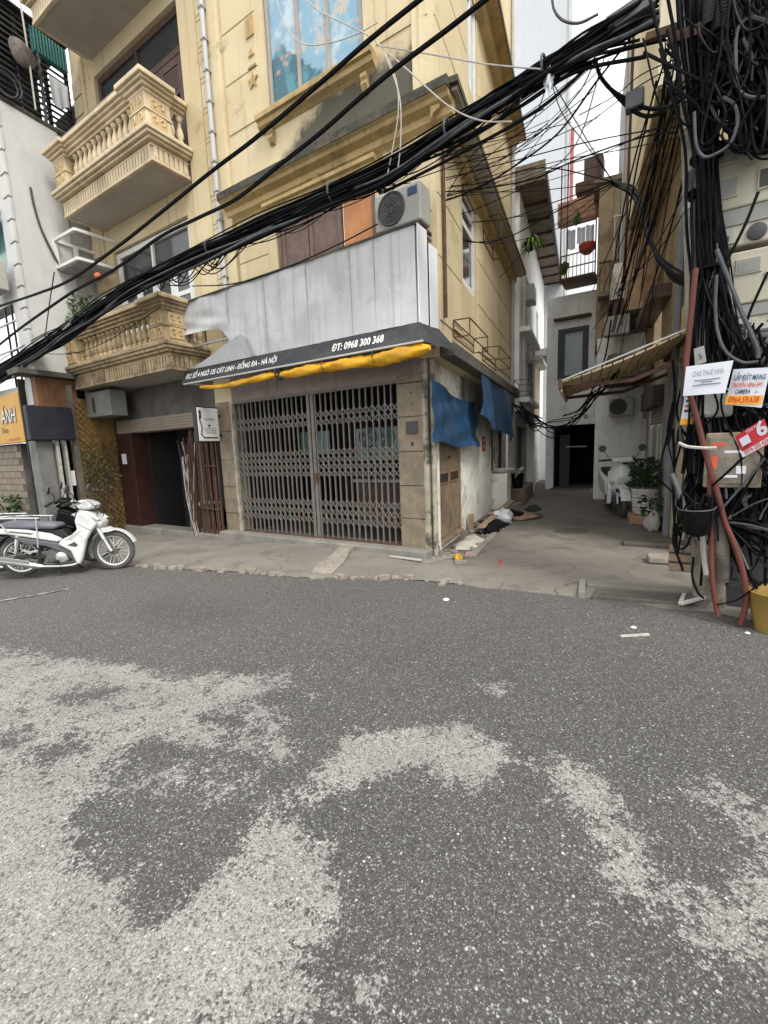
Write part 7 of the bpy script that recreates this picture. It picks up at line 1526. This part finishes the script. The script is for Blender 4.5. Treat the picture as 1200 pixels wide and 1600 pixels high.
o, f, w, h = card('small_notice', [(1084, 545), (1100, 540), (1104, 565), (1086, 572)], [PD - .3] * 4, M['ac'], 'small yellowed notice with a figure above the white paper', bend=.002); text('5', .06, f, w * .6, .001, h * .3, M['ink_blue'], o, sx=1)
o = build('yellowed_tin', MB().box(Fr(at(1120, 632, PD - .28), -TF, NF), -.11, .11, -.08, 0, -.10, .12), M['ac'], bevel=.03); tag(o, 'yellowed plastic box hung under the white paper notice', 'box')
tb = thing('tin_box', at(1143, 715, PD - .3), 'rusty tan tin box with peeling red stickers below the red card', 'box'); fb = Fr(at(1146, 718, PD - .3), -TF, NF)
build('case', MB().box(fb, -.18, .18, -.14, 0, -.22, .21), mat('tan_tin', (.30, .25, .17), .7, .2, 6, stain=.6, stain_col=(.12, .07, .04)), tb, bevel=.01); build('door', MB().box(fb, -.16, .16, .0, .008, -.19, .18), mat('grey_tan_tin', (.24, .21, .16), .7, .2, 6, stain=.5), tb, bevel=.004)
for x, z, w_, h_, m in ((-.1, .12, .09, .03, 'ink_red'), (.0, .06, .12, .02, 'paper'), (-.12, -.02, .04, .1, 'ink_red'), (.05, -.08, .06, .06, 'paper'), (-.02, -.13, .1, .02, 'paper')): build('sticker', MB().box(fb, x - w_ / 2, x + w_ / 2, .008, .0095, z - h_ / 2, z + h_ / 2), M[m], tb)
# ---- conduits and things at the foot of the pole
for px, r, lab in (([(1087, 420), (1082, 470), (1076, 530), (1072, 575), (1078, 615), (1088, 650), (1098, 690), (1110, 735), (1122, 775), (1132, 815), (1147, 850), (1160, 890), (1166, 930), (1163, 955), (1156, 976)], .021, 'red orange conduit winding down past the paper notice to the road'), ([(1110, 740), (1109, 790), (1111, 840), (1112, 890), (1116, 930), (1122, 963)], .019, 'shorter red conduit standing straight at the foot of the pole')):
    cable(px, [PD - .35, PD - .4], r, 'conduit', label=lab, name='conduit_pipe', sides=10)
cable([(1131, 800), (1130, 850), (1128, 908)], [PD - .24, PD - .26], .05, 'pole', label='short thick beige pipe stub hanging beside the pole foot', name='pipe_stub', sides=12)
cable([(1098, 838), (1100, 870), (1104, 898)], [PD - .3, PD - .3], .02, 'cable_pale', label='pale narrow strip hanging left of the pole foot', name='pale_strip')
bc = at(1088, 832, PD - .44); bk_ = thing('black_basket', bc, 'black plastic basket with pale rim hung against the red conduit', 'basket')
bfr = Fr(bc, dirv(60) * .96 + ZZ * .12, dirv(150), ZZ * .97 - dirv(60) * .12)
build('bowl', MB().lathe(bfr, [(.06, -.02), (.085, .0), (.105, .06), (.118, .14), (.128, .21), (.12, .21), (.10, .1), (.05, .03)], 9), M['bag_black'], bk_, smooth=20)
build('rim', MB().torus(Fr(bfr.p(0, 0, .21), bfr.x, bfr.z, bfr.y), .126, .006, 22, 5), M['cable_grey'], bk_, smooth=50)
for k in range(7):
    a_ = k * .9; build('strap', MB().tube(spline([bfr.p(.12 * cos(a_), .12 * sin(a_), .21), bfr.p(.10 * cos(a_ + .4), .10 * sin(a_ + .4), .30 + .02 * (k % 3)), bfr.p(.13 * cos(a_ + 1), .13 * sin(a_ + 1), .12), bfr.p(.14 * cos(a_ + 1.3), .14 * sin(a_ + 1.3), -.06)], 5), .008, 5), M['cable'], bk_, smooth=60)
tr = thing('metal_tray', on_ground(1092, 952), 'dark tilted metal tray with pale rim at the foot of the pole', 'tray')
Pq = [on_ground(x, y)[:2] for x, y in ((1062, 958), (1122, 950), (1118, 936), (1068, 944))]
build('pan', MB().add([(p[0], p[1], z) for p, z in zip(Pq, (.05, .10, .12, .06))] + [(p[0], p[1], z + .03) for p, z in zip(Pq, (.05, .10, .12, .06))], [(0, 1, 2, 3), (7, 6, 5, 4)] + [(i, (i + 1) % 4, (i + 1) % 4 + 4, i + 4) for i in range(4)]), M['bike_grey'], tr, bevel=.008)
build('rim', MB().bar((*Pq[0], .085), (*Pq[1], .135), .03, .02).bar((*Pq[0], .085), (*Pq[3], .095), .03, .02), M['cable_pale'], tr)
yt = on_ground(1212, 985); yt = thing('yellow_tub', yt, 'yellow plastic tub at the right edge by the pole foot', 'tub'); yo = np.array(yt.location)
build('body', MB().lathe(Fr(yo, (1, 0, 0), (0, 1, 0)), [(.13, 0), (.16, .14), (.19, .30), (.20, .31), (.18, .31), (.12, .03)], 18), M['yellow_tub'], yt, smooth=40)
# low clutter behind the pole; the cabinet is enlarged and dark to suggest shade
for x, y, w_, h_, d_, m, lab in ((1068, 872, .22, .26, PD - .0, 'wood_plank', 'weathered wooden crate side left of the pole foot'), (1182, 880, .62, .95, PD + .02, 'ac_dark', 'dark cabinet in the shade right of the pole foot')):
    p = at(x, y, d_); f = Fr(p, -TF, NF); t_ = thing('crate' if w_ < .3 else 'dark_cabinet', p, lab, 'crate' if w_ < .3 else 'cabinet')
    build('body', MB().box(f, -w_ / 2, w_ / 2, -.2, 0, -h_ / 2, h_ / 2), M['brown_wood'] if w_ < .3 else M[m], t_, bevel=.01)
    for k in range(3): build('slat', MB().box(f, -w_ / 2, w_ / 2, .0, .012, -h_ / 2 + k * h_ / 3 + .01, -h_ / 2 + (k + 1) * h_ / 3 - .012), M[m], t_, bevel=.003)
for o_ in list(bpy.data.objects):
    if o_.type == 'FONT': bpy.data.objects.remove(o_)
